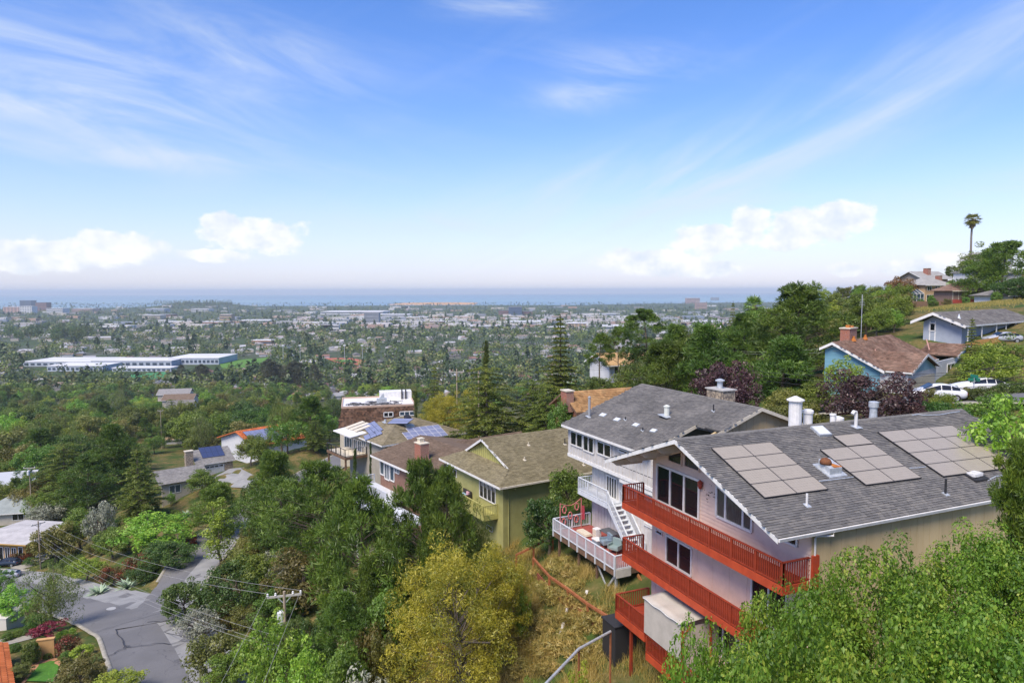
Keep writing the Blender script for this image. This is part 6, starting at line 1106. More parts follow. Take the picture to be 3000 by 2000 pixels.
# ================================================================== trees and shrubs one can point to
z4 = lambda x, y: (900 + x / 2.352, 1500 + y / 2.352)
def T(kind, px, top, d, w=None, label='', name=None, cat='tree', **k):
    name = name or {'pine': 'pine_tree', 'cedar': 'cedar_tree', 'toyon': 'toyon_tree', 'gold': 'yellow_tree', 'plum': 'plum_tree', 'palm': 'palm_tree', 'umbrella': 'pine_tree', 'cypress': 'cypress_tree', 'agave': 'agave_plant', 'yucca': 'yucca_tree', 'ball': 'round_shrub'}.get(kind.split('_')[0], 'tree'); return plant_px(kind, px, top, d, w, name=name, label=label, cat=cat, **k)
def S(kind, px, top, d, w=None, label='', name='shrub', **k): return T(kind, px, top, d, w, label, name=name, cat='shrub', **k)
# the big glossy crowns at the lower right
for kd, px, tp, d, w, lb in (('toyon', 2070, 1840, 14.5, 480, 'glossy green tree lowest at the foot of the pink house'), ('toyon_b', 2285, 1735, 16.5, 520, 'glossy green tree hiding the end of the middle red deck'), ('toyon', 2425, 1668, 19, 420, 'glossy green tree top just below the corner of the upper red deck'), ('toyon_b', 2660, 1600, 18, 620, 'glossy green tree in front of the beige side wall'), ('toyon', 2900, 1545, 19.5, 600, 'glossy green tree under the pine at the right edge'), ('toyon_b', 2480, 1790, 12.5, 850, 'nearest wide green crown at the bottom right of the middle'), ('toyon', 2900, 1790, 12.5, 850, 'nearest green crown in the bottom right corner'), ('toyon_b', 2150, 1905, 11.5, 620, 'green crown filling the bottom edge below the red decks')): T(kd, px, tp, d, w, lb)
S('toyon', 1560, 1995, 27, 190, 'green shrub at the bottom edge on the dry slope'); S('lime', 1700, 1945, 30, 130, 'small green bush at the foot of the dry slope')
T('pine_near', 3030, 1285, 23, 400, 'long needled pine reaching in from the right edge'); T('lime', 3010, 1140, 36, 290, 'bright yellow green tree at the right edge above the roof'); S('dark', 2840, 1185, 48, 170, 'dark hedge shrub behind the far end of the near roof', name='hedge_shrub'); S('dark', 2770, 1195, 52, 120, 'low dark juniper beside the parked white car')
# around the upper street
T('plum', 2128, 1052, 64, 215, 'purple leaved plum tree behind the grey roof chimney'); T('plum', 2545, 1078, 52, 270, 'purple leaved plum tree in front of the white car'); S('plum', 2660, 1175, 50, 100, 'small purple leaved sapling right of the large plum', name='plum_sapling')
for px, tp, d, w, kd, lb in ((2290, 1130, 60, 140, 'olive', 'olive shrub between the two purple plums'), (2385, 1110, 62, 150, 'green', 'green shrub below the blue gable wall'), (2350, 1165, 55, 150, 'olive', 'yellowish shrub behind the white flue'), (2470, 1045, 66, 120, 'lime', 'light green bush against the blue gable wall'), (2250, 1180, 57, 110, 'olive', 'low olive shrub right of the stone chimney'), (2720, 1130, 54, 70, 'olive', 'bushy weed in front of the white car'), (2760, 1150, 52, 90, 'green', 'low green bush by the street sign'), (2880, 1120, 55, 120, 'dark', 'dark shrub right of the street sign'), (2330, 1085, 78, 160, 'dark', 'dark bush at the foot of the tall pine')): S(kd, px, tp, d, w, lb)
S('dark', 2775, 1160, 50, 170, 'dark hedge shrub along the kerb under the white cars', name='hedge_shrub'); S('green', 2905, 1150, 50, 170, 'green hedge shrub right of the dark hedge', name='hedge_shrub'); S('olive', 2810, 1128, 56, 80, 'olive shrub hiding the second pale car'); T('pine_b', 2340, 832, 84, 300, 'tall bushy pine standing above the bay horizon'); T('pine', 2310, 985, 76, 330, 'dark lower pine in front of the tallest pine'); T('pine', 2070, 955, 84, 300, 'broad dark pine left of the transformer pole'); T('pine_b', 1950, 1000, 88, 280, 'dark pine between the umbrella pine and the grey roof'); T('umbrella', 1890, 903, 112, 180, 'flat topped pine standing above the city'); T('umbrella', 1812, 955, 116, 70, 'slim flat topped pine beside the larger flat topped one'); T('umbrella', 1760, 975, 118, 100, 'small dark pine nearest the spired cedar')
T('pine', 1985, 950, 98, 190, 'dark pine behind the first plum tree'); T('pine_b', 2200, 960, 110, 120, 'dark pine behind the bushy palm', )
T('cedar_spire', 1640, 922, 96, 270, 'tall spired cedar left of the flat topped pines'); T('cedar_b', 1425, 1068, 88, 300, 'wide spreading cedar above the tan shingle roof'); T('cypress', 1421, 1005, 90, 36, 'narrow cypress spire rising out of the wide cedar'); T('cedar', 1272, 1068, 118, 110, 'small layered cedar left of the telegraph pole'); T('cedar_b', 1560, 1110, 92, 190, 'layered cedar boughs between the two big cedars')
T('gold', 1318, 1140, 104, 150, 'golden green tree beside the flat white roof'); T('gold', 1290, 1165, 112, 110, 'smaller golden tree behind the hip roof'); T('cedar_b', 1600, 1120, 84, 150, 'cedar boughs beside the brick cottage'); T('green', 1640, 1165, 74, 80, 'green tree against the brick cottage chimney'); T('green_b', 1815, 1085, 112, 150, 'green tree below the tan roofed house'); T('dark', 1760, 1095, 110, 110, 'dark tree at the corner of the tan roofed house'); T('yucca', 1690, 1150, 78, 60, 'tree yucca left of the brick chimney'); T('yucca', 1640, 1152, 80, 50, 'second tree yucca nearer the cedar'); S('yucca', 1680, 1195, 74, 80, 'spiky yucca clump at the brick cottage wall'); T('cypress', 1217, 1150, 100, 22, 'slim cypress at the corner of the shake house'); T('cypress', 1085, 1300, 80, 14, 'narrow clipped cypress at the taupe wall'); T('cypress', 1040, 1320, 79, 22, 'small cypress below the taupe house windows'); S('redbush', 1300, 1270, 82, 60, 'reddish shrub at the edge of the solar hip roof')
T('palm_bushy', 2208, 893, 112, 60, 'shaggy fan palm among the dark pines'); T('palm_tall', 2849, 640, 205, 45, 'very tall fan palm against the sky on the hilltop', base=846); T('cedar', 2148, 882, 118, 66, 'thin dark conifer left of the shaggy palm')
T('umbrella', 2945, 705, 190, 260, 'broad dark tree at the right edge of the hilltop'); T('green_b', 2880, 715, 205, 130, 'green crown left of the broad dark hilltop tree'); T('rust', 2640, 810, 208, 96, 'rust brown rounded tree left of the brown hilltop house'); T('dark', 2792, 772, 250, 46, 'small round tree beside the highest white house'); T('lime', 2785, 830, 202, 70, 'yellow green tree between tan house and palm'); S('dark', 2575, 850, 215, 70, 'dark shrub on the ridge left of the rust tree'); S('dark', 2520, 858, 220, 60, 'low dark shrub lowest on the ridge line'); T('pine_l', 2900, 760, 188, 190, 'shaggy pine beside the pavilion'); T('dark', 2975, 800, 150, 110, 'dark round tree at the right edge below the hilltop')
T('green_b', 2920, 980, 75, 150, 'green tree at the right edge beside the cedar fence'); T('lime', 2915, 1010, 62, 170, 'bright lime tree right of the bare trunk'); T('cedar_spire', 2850, 930, 66, 130, 'sparse dying conifer with bare trunk before the blue house', rz=1.0); S('dark', 2960, 1105, 58, 130, 'dark hedge at the right edge behind the lime tree'); S('green', 2680, 900, 150, 30, 'small round bush on the dry hill grass')
# below the houses
T('pine_c', 1232, 1345, 49, 270, 'dark pine in front of the brown shingle roof'); T('pine_c', 1312, 1372, 47, 220, 'dark pine right in front of the green balconies'); T('pine_c', 1045, 1400, 50, 330, 'dark pine with bare trunk in the middle of the slope'); T('pine_c', 930, 1350, 70, 300, 'broad dark pine left of the white deck frame'); T('pine_l', 800, 1320, 88, 160, 'rounded bright pine above the side road'); T('dark', 770, 1375, 92, 150, 'dark tree overhanging the side road'); T('pine_c', 830, 1400, 78, 240, 'dark pine mass beside the side road')
T('pine', 1000, 1730, 44, 220, 'young dark pine at the bottom below the bare trunk'); T('pine_b', 1080, 1640, 46, 160, 'pine boughs beside the yellow tree')
T('gold', 1335, 1572, 39, 440, 'large golden yellow tree in the middle foreground'); T('gold', 1480, 1615, 43, 190, 'smaller golden tree against the olive wall'); T('birch', 1385, 1480, 50, 150, 'thin light green tree before the olive side wall'); T('dark', 1610, 1430, 53, 160, 'dark shrub tree between olive house and white deck'); T('green', 1665, 1360, 57, 130, 'green tree top behind the garland poles')
S('greybush', 1070, 1935, 36, 270, 'pale grey green bush at the bottom edge'); S('lime', 1530, 1715, 42, 60, 'bright green weed below the fence corner'); S('redbush', 1120, 1715, 46, 60, 'red tinged bush beside the golden tree'); S('green', 1165, 1670, 48, 60, 'green bush at the foot of the white deck frame')
SB = plant_base
def TB(kind, px, tp, bs, w, label, name='tree'): return plant_base(kind, px, tp, bs, w, label, name=name, cat='tree')
TB('lime_slim', 648, 1470, 1665, 95, 'slim bright green tree by the side road'); TB('pine_l', 640, 1415, 1575, 165, 'rounded green pine at the driveway', 'pine_tree'); TB('dark', 545, 1680, 1815, 160, 'dark round tree at the road corner'); TB('dark', 695, 1625, 1800, 210, 'dark green tree right of the road corner'); TB('olive', 890, 1590, 1800, 230, 'olive green tree above the near power pole'); TB('green', 820, 1700, 1850, 170, 'green tree between the near power pole and dark pines'); TB('green_b', 760, 1600, 1740, 150, 'green tree behind the dark round ones')
SB('olive', 635, 1830, 2010, 190, 'olive shrub at the road edge near the bottom'); S('lime', 800, 1790, 46.5, 200, 'bright green shrub round the near power pole'); S('lime', 890, 1880, 42, 170, 'bright green shrub right of the near power pole'); SB('greybush', 590, 1770, 1880, 130, 'grey twiggy shrub by the pale concrete'); SB('olive', 760, 1560, 1640, 140, 'dry olive shrub below the side road'); SB('greybush', 790, 1610, 1680, 110, 'grey green shrub among dark trees'); SB('green', 690, 1900, 2040, 150, 'green shrub at the bottom left of the pole'); S('green', 1130, 1700, 45, 180, 'green bush left of the golden tree'); S('olive', 1060, 1800, 43, 170, 'olive bush lower left of the golden tree'); SB('rust', 870, 1580, 1640, 90, 'dry brown shrub on the slope')
S('dark', 930, 1780, 50, 170, 'dark shrub below the olive green tree'); S('green', 1010, 1860, 40, 170, 'green shrub near the pale bush'); S('olive', 1130, 1830, 41, 130, 'olive shrub at the foot of the golden tree')
# planted corner and gardens at the left
TB('cedar', 412, 1308, 1545, 210, 'layered cedar above the planted corner', 'cedar_tree'); TB('pine', 335, 1240, 1480, 180, 'tall dark pine behind the layered cedar', 'pine_tree'); TB('cedar_b', 195, 1295, 1490, 260, 'spreading dark conifer at the left', 'conifer_tree'); TB('pine_b', 265, 1330, 1510, 190, 'dark conifer between spreading conifer and cedar', 'conifer_tree')
for kd, px, tp, bs, w, lb in (('lime', 465, 1497, 1625, 220, 'wide light green shrub on the planted corner'), ('dark', 500, 1575, 1665, 150, 'dark shrub under the light green one'), ('redbush', 405, 1612, 1695, 95, 'tall shrub with red tips on the planted corner'), ('dark', 425, 1640, 1705, 100, 'dark rounded shrub behind the red tips'), ('redbush', 335, 1650, 1715, 85, 'red topped shrub nearest the kerb'), ('lime', 255, 1632, 1705, 105, 'lime green shrub at the left of the planted corner'), ('green', 212, 1622, 1690, 75, 'green shrub beside the lime green one'), ('redbush', 560, 1560, 1602, 45, 'small red flowered shrub at the bend'), ('greybush', 140, 1465, 1535, 110, 'grey twiggy shrub by the left houses'), ('olive', 165, 1520, 1645, 140, 'olive shrub behind the street lamp'), ('green', 235, 1490, 1610, 130, 'green shrub under the spreading conifer'), ('greybush', 300, 1450, 1600, 90, 'bare grey shrub left of the layered cedar'), ('redbush', 62, 1605, 1650, 70, 'red shrub at the ochre house'), ('green', 590, 1375, 1450, 100, 'rounded shrub at the driveway edge'), ('dark', 95, 1628, 1655, 45, 'clipped dark shrub beside the ochre house drive'), ('green', 330, 1540, 1640, 110, 'green shrub left of the light green one'),
    ('redbush', 195, 1848, 1922, 80, 'red flowering bush beside the orange wall'), ('ball_lime', 195, 1838, 1872, 54, 'yellow green round bush behind the red flowers'), ('ball_lime', 240, 1885, 1928, 64, 'clipped lime shrub at the road edge'), ('ball', 195, 1902, 1938, 38, 'small clipped green ball beside the lime shrub'), ('olive', 240, 1910, 2025, 170, 'wide olive bush at the bottom left'), ('lime', 350, 1960, 2045, 140, 'yellow green bush at the bottom edge by the road'), ('ball', 92, 1872, 1948, 56, 'tall clipped shrub behind the orange wall'), ('ball', 44, 1880, 1910, 38, 'dark round shrub beside the terracotta roof'), ('olive', 62, 1935, 1990, 74, 'reddish olive shrub at the terracotta roof'), ('ball', 140, 1908, 1932, 28, 'tiny clipped shrub before the orange wall'), ('green', 105, 1790, 1850, 70, 'low green shrub under the weeping birch')): SB(kd, px, tp, bs, w, lb)
for px, tp, bs, w, lb in ((292, 1690, 1742, 80, 'grey green agave at the tip of the planted corner'), (375, 1668, 1724, 85, 'pale striped agave beside the red topped shrub'), (432, 1682, 1708, 38, 'small agave by the kerb'), (545, 1475, 1515, 40, 'agave below the grey roofed house')): plant_base('agave', px, tp, bs, w, lb, name='agave_plant', cat='plant')
TB('birch', 155, 1650, 1850, 150, 'weeping birch in front of the lower road', 'birch_tree'); TB('lime', 45, 1710, 1832, 130, 'bright lime tree at the left edge', 'lime_tree'); TB('lime', 0, 1655, 1760, 90, 'lime tree at the left edge behind the brighter one', 'lime_tree'); TB('maple', 140, 1820, 1888, 110, 'dark red Japanese maple by the garden wall', 'maple_tree')
for i, (px, tp, bs) in enumerate(((22, 1848, 1878), (52, 1840, 1868), (80, 1830, 1860))): SB('ball', px, tp, bs, 34, ('leftmost', 'middle', 'rightmost')[i] + ' of three clipped green balls along the pale path')
# ------------------------------------------------------------------ woods that read as many alike trees
def inpoly(x, y, P):
    r = False; j = len(P) - 1
    for i in range(len(P)):
        if (P[i][1] > y) != (P[j][1] > y) and x < (P[j][0] - P[i][0]) * (y - P[i][1]) / (P[j][1] - P[i][1]) + P[i][0]: r = not r
        j = i
    return r
ADJ = dict(green=('mid green', 'oak_tree'), green_b=('full green', 'laurel_tree'), dark=('dark green', 'bay_tree'), olive=('olive green', 'olive_tree'), birch=('feathery', 'feathery_tree'), pine_b=('dark needled', 'pine_tree'), lime=('lime green', 'lime_tree'), cedar_b=('layered', 'cedar_tree'), gold=('golden', 'golden_tree'), greybush=('grey', 'shrub'), ball=('rounded', 'shrub'))
HOUSEXY = [(o.location.x, o.location.y) for o in COL.objects if o.parent is None and o.get('category') == 'house']
def scatter(poly, n, kinds, hr, label, group, name='tree', d0=60, sep=4.0, cat='tree', clear=9.0):
    xs_ = [p[0] for p in poly]; ys_ = [p[1] for p in poly]; pts = []; tries = 0
    while len(pts) < n and tries < n * 30:
        tries += 1; px, py = rnd.uniform(min(xs_), max(xs_)), rnd.uniform(min(ys_), max(ys_))
        if not inpoly(px, py, poly): continue
        q = ghit(px, py, d0)
        if q is None or q[1] > 640: continue
        if any((q[0] - a) ** 2 + (q[1] - b) ** 2 < (sep * (1 + q[1] / 300)) ** 2 for a, b in pts) or any((q[0] - a) ** 2 + (q[1] - b) ** 2 < clear ** 2 for a, b in HOUSEXY): continue
        if min(((pth[:, 0] - q[0]) ** 2 + (pth[:, 1] - q[1]) ** 2).min() for pth, hw in ROADS) < 36: continue
        pts.append((q[0], q[1])); k = rnd.choice(kinds); s_ = rnd.uniform(*hr); ad, nm = ADJ[k]; plant(k, q[0], q[1], H=s_, Wd=s_ * rnd.uniform(.85, 1.25) * PROTO[k]['Wd'] / PROTO[k]['H'], name=(nm if cat == 'tree' else name), label=ad + ' ' + label, cat=cat, group=group + ', ' + ad)
MIX = ['green', 'green_b', 'dark', 'olive', 'birch', 'green', 'pine_b', 'lime', 'cedar_b']
scatter([(-40, 1180), (420, 1140), (800, 1150), (860, 1330), (560, 1330), (380, 1300), (100, 1450), (-40, 1450)], 290, MIX, (9, 16), 'tree in the thick wood left of the row of houses', 'trees of the wooded left slope', d0=140, sep=4.2)
scatter([(800, 1120), (1500, 1100), (1500, 1230), (1250, 1240), (1000, 1200), (960, 1320), (850, 1350)], 85, MIX + ['lime', 'gold'], (7, 13), 'tree in the wood directly behind the row of houses', 'trees behind the row of houses', d0=115, sep=5)
scatter([(1500, 1060), (2200, 1000), (2250, 1060), (2250, 1150), (1850, 1150), (1500, 1200)], 36, ['green', 'pine_b', 'olive', 'dark', 'green_b'], (5, 9), 'tree on the slope between the cedars and the tall pine', 'trees between cedars and tall pine', d0=84, sep=4)
scatter([(2230, 920), (2420, 872), (2560, 868), (2650, 930), (2640, 985), (2440, 1000), (2260, 1010)], 75, ['green', 'olive', 'dark', 'lime', 'green'], (3.5, 6.5), 'shrub on the hillside behind the blue house', 'hillside shrubs behind the blue house', name='shrub', d0=95, sep=2.6, cat='shrub', clear=6)
scatter([(2600, 880), (2990, 880), (2990, 905), (2700, 905)], 14, ['olive', 'green', 'lime', 'ball'], (1.6, 3), 'low bush in the gardens along the hilltop fence', 'hilltop garden bushes', name='shrub', d0=150, sep=2.5, cat='shrub', clear=2)
scatter([(520, 1600), (760, 1500), (1080, 1600), (1200, 1800), (900, 2000), (560, 2000)], 60, ['olive', 'dark', 'green', 'greybush', 'olive'], (1.8, 4.0), 'low shrub filling the slope between the road and the row of houses', 'undergrowth of the middle slope', name='shrub', d0=34, sep=2.2, cat='shrub', clear=8)
scatter([(120, 1500), (560, 1480), (600, 1560), (420, 1640), (220, 1640)], 30, ['olive', 'green', 'dark', 'lime'], (1.4, 3.0), 'low shrub on the planted corner above the side road', 'shrubs of the planted corner', name='shrub', d0=90, sep=2.2, cat='shrub', clear=6)
scatter([(400, 1290), (520, 1260), (800, 1250), (860, 1330), (780, 1400), (620, 1330), (480, 1345), (400, 1400)], 40, ['green', 'green_b', 'lime', 'olive', 'dark', 'birch'], (5, 9), 'tree close round the orange tile and grey garage houses', 'trees round the garage house', d0=125, sep=3.2, clear=6)
scatter([(-40, 1440), (330, 1400), (380, 1480), (120, 1540), (-40, 1500)], 30, ['green', 'dark', 'pine_b', 'olive', 'green_b'], (5, 10), 'tree between the left edge houses and the conifers', 'trees by the left edge houses', d0=118, sep=3.2, clear=7)
ADJ['weed'] = ('straw coloured', 'weed')
scatter([(1490, 1750), (1640, 1640), (1760, 1760), (1800, 1900), (1650, 2000), (1500, 1990)], 34, ['weed'], (.7, 1.5), 'weed clump on the dry slope below the decks', 'weed clumps of the dry slope', name='weed', d0=26, sep=.9, cat='weed', clear=1)
# ------------------------------------------------------------------ dry grass below the decks (nobody could count it)
rng = np.random.default_rng(5)
def grass(area, n, hr, name, label, matk='straw', dens=None):
    (t0, t1), (s0, s1) = area; tt = rng.uniform(t0, t1, n); ss_ = rng.uniform(s0, s1, n); o = H.o; x = o[0] + H.v[0] * tt + H.u[0] * ss_; y = o[1] + H.v[1] * tt + H.u[1] * ss_; cl = np.sin(x * 1.7 + 2 * np.sin(y * .9)) + np.sin(y * 1.3 - x * .6); keep = rng.random(n) < .45 + .3 * cl
    x, y = x[keep], y[keep]; m_ = len(x); z = terr(x, y) + CZ; h_ = rng.uniform(*hr, m_) * (1 + .35 * cl[keep]).clip(.5, 1.6); az = rng.random(m_) * 6.283; w = .02; lean = rng.normal(size=(m_, 2)) * .35 * h_[:, None]
    a = np.stack([x - w * np.cos(az), y - w * np.sin(az), z - .05], -1); b = np.stack([x + w * np.cos(az), y + w * np.sin(az), z - .05], -1); c = np.stack([x + lean[:, 0], y + lean[:, 1], z + h_], -1)
    V = np.stack([a, b, c], 1).reshape(-1, 3); o_ = put(name, np_mesh(name, V, np.arange(3 * m_).reshape(-1, 3), LEAF[matk], np.clip(.45 + .22 * cl[keep] + rng.normal(size=m_) * .16, 0, .99))); tag(o_, label, kind='stuff')
grass(((-14, 2.5), (3, 34)), 130000, (.22, .62), 'dry_grass', 'tall straw coloured grass on the slope below the decks')
xg = rng.normal(90, 4.5, 9000); yg = rng.normal(142, 9, 9000)
zg_ = terr(xg, yg) + CZ; hh_ = rng.uniform(.3, .8, 9000); V = np.stack([np.stack([xg - .06, yg, zg_], -1), np.stack([xg + .06, yg, zg_], -1), np.stack([xg + rng.normal(size=9000) * .2, yg, zg_ + hh_ * .8], -1)], 1).reshape(-1, 3)
tag(put('dry_grass', np_mesh('dry_grass', V, np.arange(27000).reshape(-1, 3), LEAF['straw'], rng.random(9000) * .7)), 'golden grass on the open hill below the hilltop fence', kind='stuff')
# ================================================================== fences and rails on the dry slope
OR = mat('orange_rail', (.36, .135, .055), .75, (.27, .095, .04), 3)
def slope_fence(name, label, bases, hh, m, rail=True, board=None, cat='fence'):
    P = []
    for b_ in bases: q = ghit(*b_) if len(b_) == 2 else atd(*b_); P.append(np.array([q[0], q[1], tz(q[0], q[1])]))
    e = empty(name, W(P[0])); tag(e, label, cat); r = lambda p: tuple(p - P[0])
    for p in P: MB().beam(r(p - (0, 0, .3)), r(p + (0, 0, hh)), .16, .16).build('post', m, e)
    for a, b_ in zip(P[:-1], P[1:]):
        MB().beam(r(a + (0, 0, hh)), r(b_ + (0, 0, hh)), .14, .15).build('rail', m, e)
        if board: MB().beam(r(a + (0, 0, .2)), r(b_ + (0, 0, .25)), .07, .6).build('board', board, e)
    return e
slope_fence('rail_fence', 'orange brown rail fence running down the dry slope', [z4(1558, 440), z4(1668, 575), z4(1795, 665), z4(1930, 775), z4(2085, 880)], 1.25, OR, board=mat('redwood_board', (.24, .075, .045), .85))
slope_fence('rail_fence', 'orange handrail from the slope up to the white deck', [z4(1440, 400), z4(1560, 345), z4(1690, 270)], 1.2, OR)
slope_fence('retaining_board', 'short orange retaining board below the white deck frame', [z4(490, 385), z4(530, 400), z4(585, 415)], .25, OR, board=OR, cat='retaining wall')
PR = [atd(*z4(2090, 820), 35), atd(*z4(1872, 940), 32.5), atd(*z4(1640, 1185), 29)]; e = empty('pipe_rail', W(PR[0])); tag(e, 'grey pipe handrail running down to the bottom edge', 'handrail'); MB().tube([tuple(p - PR[0]) for p in PR], .07, 8).build('rail', GALV, e)
for p in PR: MB().tube([tuple(p - PR[0]), (p[0] - PR[0][0], p[1] - PR[0][1], tz(p[0], p[1]) - .3 - PR[0][2])], .06, 6).build('post', OR, e)
q = ghit(*z4(2150, 985)); e = empty('water_tank', W((q[0], q[1], tz(q[0], q[1])))); e.rotation_euler.z = H.a; tag(e, 'black upright storage bin under the lowest red deck', 'storage bin'); MB().box(-.75, .75, -.7, .7, -.5, 1.9).build('body', DARKM, e, bevel=.06); MB().box(-.8, .8, -.75, .75, 1.9, 2.0).build('lid', DARKM, e, bevel=.03)
for i, (px, py, L_) in enumerate(((1640, 1870, 2.4), (1700, 1800, 1.8), (1560, 1900, 1.4))):
    q = ghit(px, py); a_ = rnd.uniform(.8, 2.2); tag(MB().beam((q[0], q[1], q[2] + CZ + .08), (q[0] + L_ * math.cos(a_), q[1] + L_ * math.sin(a_), tz(q[0] + L_ * math.cos(a_), q[1] + L_ * math.sin(a_)) + CZ + .1), .18, .06).build('loose_plank', GREY), ('long grey plank lying on the dry slope', 'grey plank lying near the rail fence', 'short plank low on the dry slope')[i], 'plank')
# ================================================================== poles and cables
WOODP = mat('pole_wood', (.40, .33, .24), .9, (.30, .24, .17), 3, 4, .3, stretch=(1, 1, .2)); TRAN = mat('transformer_grey', (.60, .62, .63), .5)
def pole(label, x, y, top, arms=(), trans=None, lamp=None, r=.135, extra=()):
    g_ = tz(x, y); e = empty('utility_pole', (x, y, g_ + CZ)); tag(e, label, 'utility pole'); Hh = top - g_; MB().tube([(0, 0, -.3), (0, 0, Hh)], [r, r * .72], 9).build('mast', WOODP, e)
    ends = []
    for zz, L_, ang, kind in arms:
        dx, dy = math.cos(ang) * L_ / 2, math.sin(ang) * L_ / 2; MB().beam((-dx, -dy, Hh - zz), (dx, dy, Hh - zz), .11, .13).build('crossarm', mat('arm_wood', (.42, .40, .35), .85), e); MB().beam((-dx * .45, -dy * .45, Hh - zz), (0, 0, Hh - zz - .6), .05).beam((dx * .45, dy * .45, Hh - zz), (0, 0, Hh - zz - .6), .05).build('brace', GALV, e)
        for f in kind: MB().lathe([(.05, 0), (.09, .06), (.06, .12), (.08, .18), (.03, .24)], 8, (dx * f, dy * f, Hh - zz + .06)).build('insulator', WHITE, e); ends.append(np.array([x + dx * f, y + dy * f, g_ + Hh - zz + .28]))
    if trans: MB().lathe([(.26, 0), (.29, .05), (.29, .95), (.24, 1.02), (.08, 1.08)], 12, (.4 * math.cos(trans[1]), .4 * math.sin(trans[1]), Hh - trans[0])).build('transformer', TRAN, e)
    if lamp: zz, L_, ang = lamp; c_, s_ = math.cos(ang), math.sin(ang); MB().tube([(0, 0, Hh - zz), (c_ * L_ * .6, s_ * L_ * .6, Hh - zz + .5), (c_ * L_, s_ * L_, Hh - zz + .55)], .04, 6).build('lamp_arm', GALV, e); MB().beam((c_ * L_, s_ * L_, Hh - zz + .52), (c_ * (L_ + .7), s_ * (L_ + .7), Hh - zz + .5), .28, .14).build('lamp_head', TRAN, e)
    return ends, g_ + Hh
pn = atd(*z3(1865, 965), 48); endsN, _ = pole('near wooden power pole with two crossarms and a transformer', pn[0], pn[1], pn[2], ((.35, 2.4, .25, (-.95, -.5, .5, .95)), (4.3, 2.5, .2, (-.95, -.4, .4, .95)), (6.6, .9, .8, (-.9, .9))), trans=(2.6, 2.6))
pl_ = atd(*z3(250, 505), 112); endsL, _ = pole('wooden power pole with street lamp beside the lower road', pl_[0], pl_[1], pl_[2], ((.5, 2.2, 1.1, (-.9, .9)), (3.2, 1.6, 1.1, (-.9, 0, .9)), (6.6, 2.6, .5, (-.9, .3, .9))), lamp=(10.4, 2.2, .1), trans=None)
pm_ = atd(1338, 1080, 108); endsM, _ = pole('telegraph pole standing behind the wide cedar', pm_[0], pm_[1], pm_[2], ((.5, 2.4, .1, (-.9, 0, .9)),)); pr_ = atd(*z5(222, 828), 92); endsR, _ = pole('power pole with grey transformer among the dark pines', pr_[0], pr_[1], pr_[2], ((.4, 2, .3, (-.9, .9)),), trans=(2.9, -.6)); ps_ = atd(*z3(192, 155), 150); pole('short pole with crossarm above the left houses', ps_[0], ps_[1], ps_[2], ((.1, 2.4, .2, (-.9, .9)),), trans=(1.6, -1.5)); px_ = atd(1402, 1085, 100); pole('slim brown pole rising out of the wide cedar', px_[0], px_[1], px_[2], ())
far_ = atd(*z6(1105, 895), 260); pole('pole in the wood below the three stepped roofs', far_[0], far_[1], far_[2], ((.3, 2, .2, (-.9, .9)),))
CAB = mat('cable_grey', (.32, .32, .31), .6); CABK = mat('cable_black', (.035, .035, .035), .6)
def cable(a, b_, sag, label, m=None, r=.012, group='overhead cables', n=22):
    a, b_ = np.array(a, float), np.array(b_, float); P = [tuple(a + (b_ - a) * f - np.array([0, 0, 4 * sag * f * (1 - f)]) + np.array([0, 0, CZ])) for f in np.linspace(0, 1, n)]; tag(MB().tube(P, r, 4, False).build('overhead_cable', m or CAB), label, 'cable', group)
LBL = 'thin grey power cable strung between the near pole and the street lamp pole'
for i, j in ((0, 0), (3, 1), (4, 2), (5, 3), (7, 4)): cable(endsN[i], endsL[j], 1.6, LBL)
for i in (0, 3, 4, 7): cable(endsN[i], endsN[i] + np.array([-2.5 + .6 * i, -34, -9.5]), 1.0, 'thin grey cable running from the near pole down out of the picture')
cable(atd(*z3(1805, 1315), 48), endsL[-1] + np.array([0, 0, -1.5]), 3.4, 'thick black cable sagging low across the road', CABK, .03)
cable(endsL[0], atd(-60, 1560, 118), .8, 'cable leaving the street lamp pole at the left edge'); cable(endsL[2], atd(430, 1390, 160), 1.0, 'cable from the street lamp pole into the conifers')
for k, (a, b_) in enumerate(((atd(*z5(255, 992), 90), atd(*z5(1060, 975), 70)), (atd(*z5(270, 1005), 90), atd(*z5(1110, 998), 70)))): cable(a, b_, .5, 'cable reaching from the transformer pole to the blue house')
for a, b_ in (((440, 1140), (2400, 1100)), ((470, 1165), (2380, 1180)), ((500, 1200), (2380, 1225))): cable(atd(*z5(*a), 66), atd(*z5(*b_), 50), .7, 'dark street cable crossing in front of the blue house', CABK, .018)
for k in range(3): cable(endsM[k], atd(2000, 1040 + 8 * k, 88), .9, 'cable from the telegraph pole along the cedars', CABK)
cable(atd(*z5(1640, 1180), 62), atd(*z5(2400, 1040), 50), .4, 'cable rising to the right edge past the bare conifer', CABK, .018); cable(atd(1790, 1240, 60), atd(1850, 1090, 85), .3, 'short service cable to the brick cottage', CABK)
def sign(label, px, base, top, d, text_m=None):
    a = atd(px, base, d); z_ = tz(a[0], a[1]); tp = atd(px, top, d)[2]; e = empty('street_sign', (a[0], a[1], z_ + CZ)); tag(e, label, 'street sign'); hh = max(2.0, tp - z_); MB().tube([(0, 0, -.2), (0, 0, hh)], .035, 6).build('post', GALV, e); gmn = mat('sign_green', (.02, .20, .13), .5); MB().box(-.48, .48, -.02, .02, hh - .28, hh - .02).build('sign_blade', gmn, e); MB().box(-.02, .02, -.45, .45, hh + .01, hh + .25).build('sign_blade', gmn, e)
sign('green street name sign at the top of the near roof by the white car', 2851, 1172, 1128, 55); sign('green street name sign on the planted corner', 522, 1610, 1582, 106)
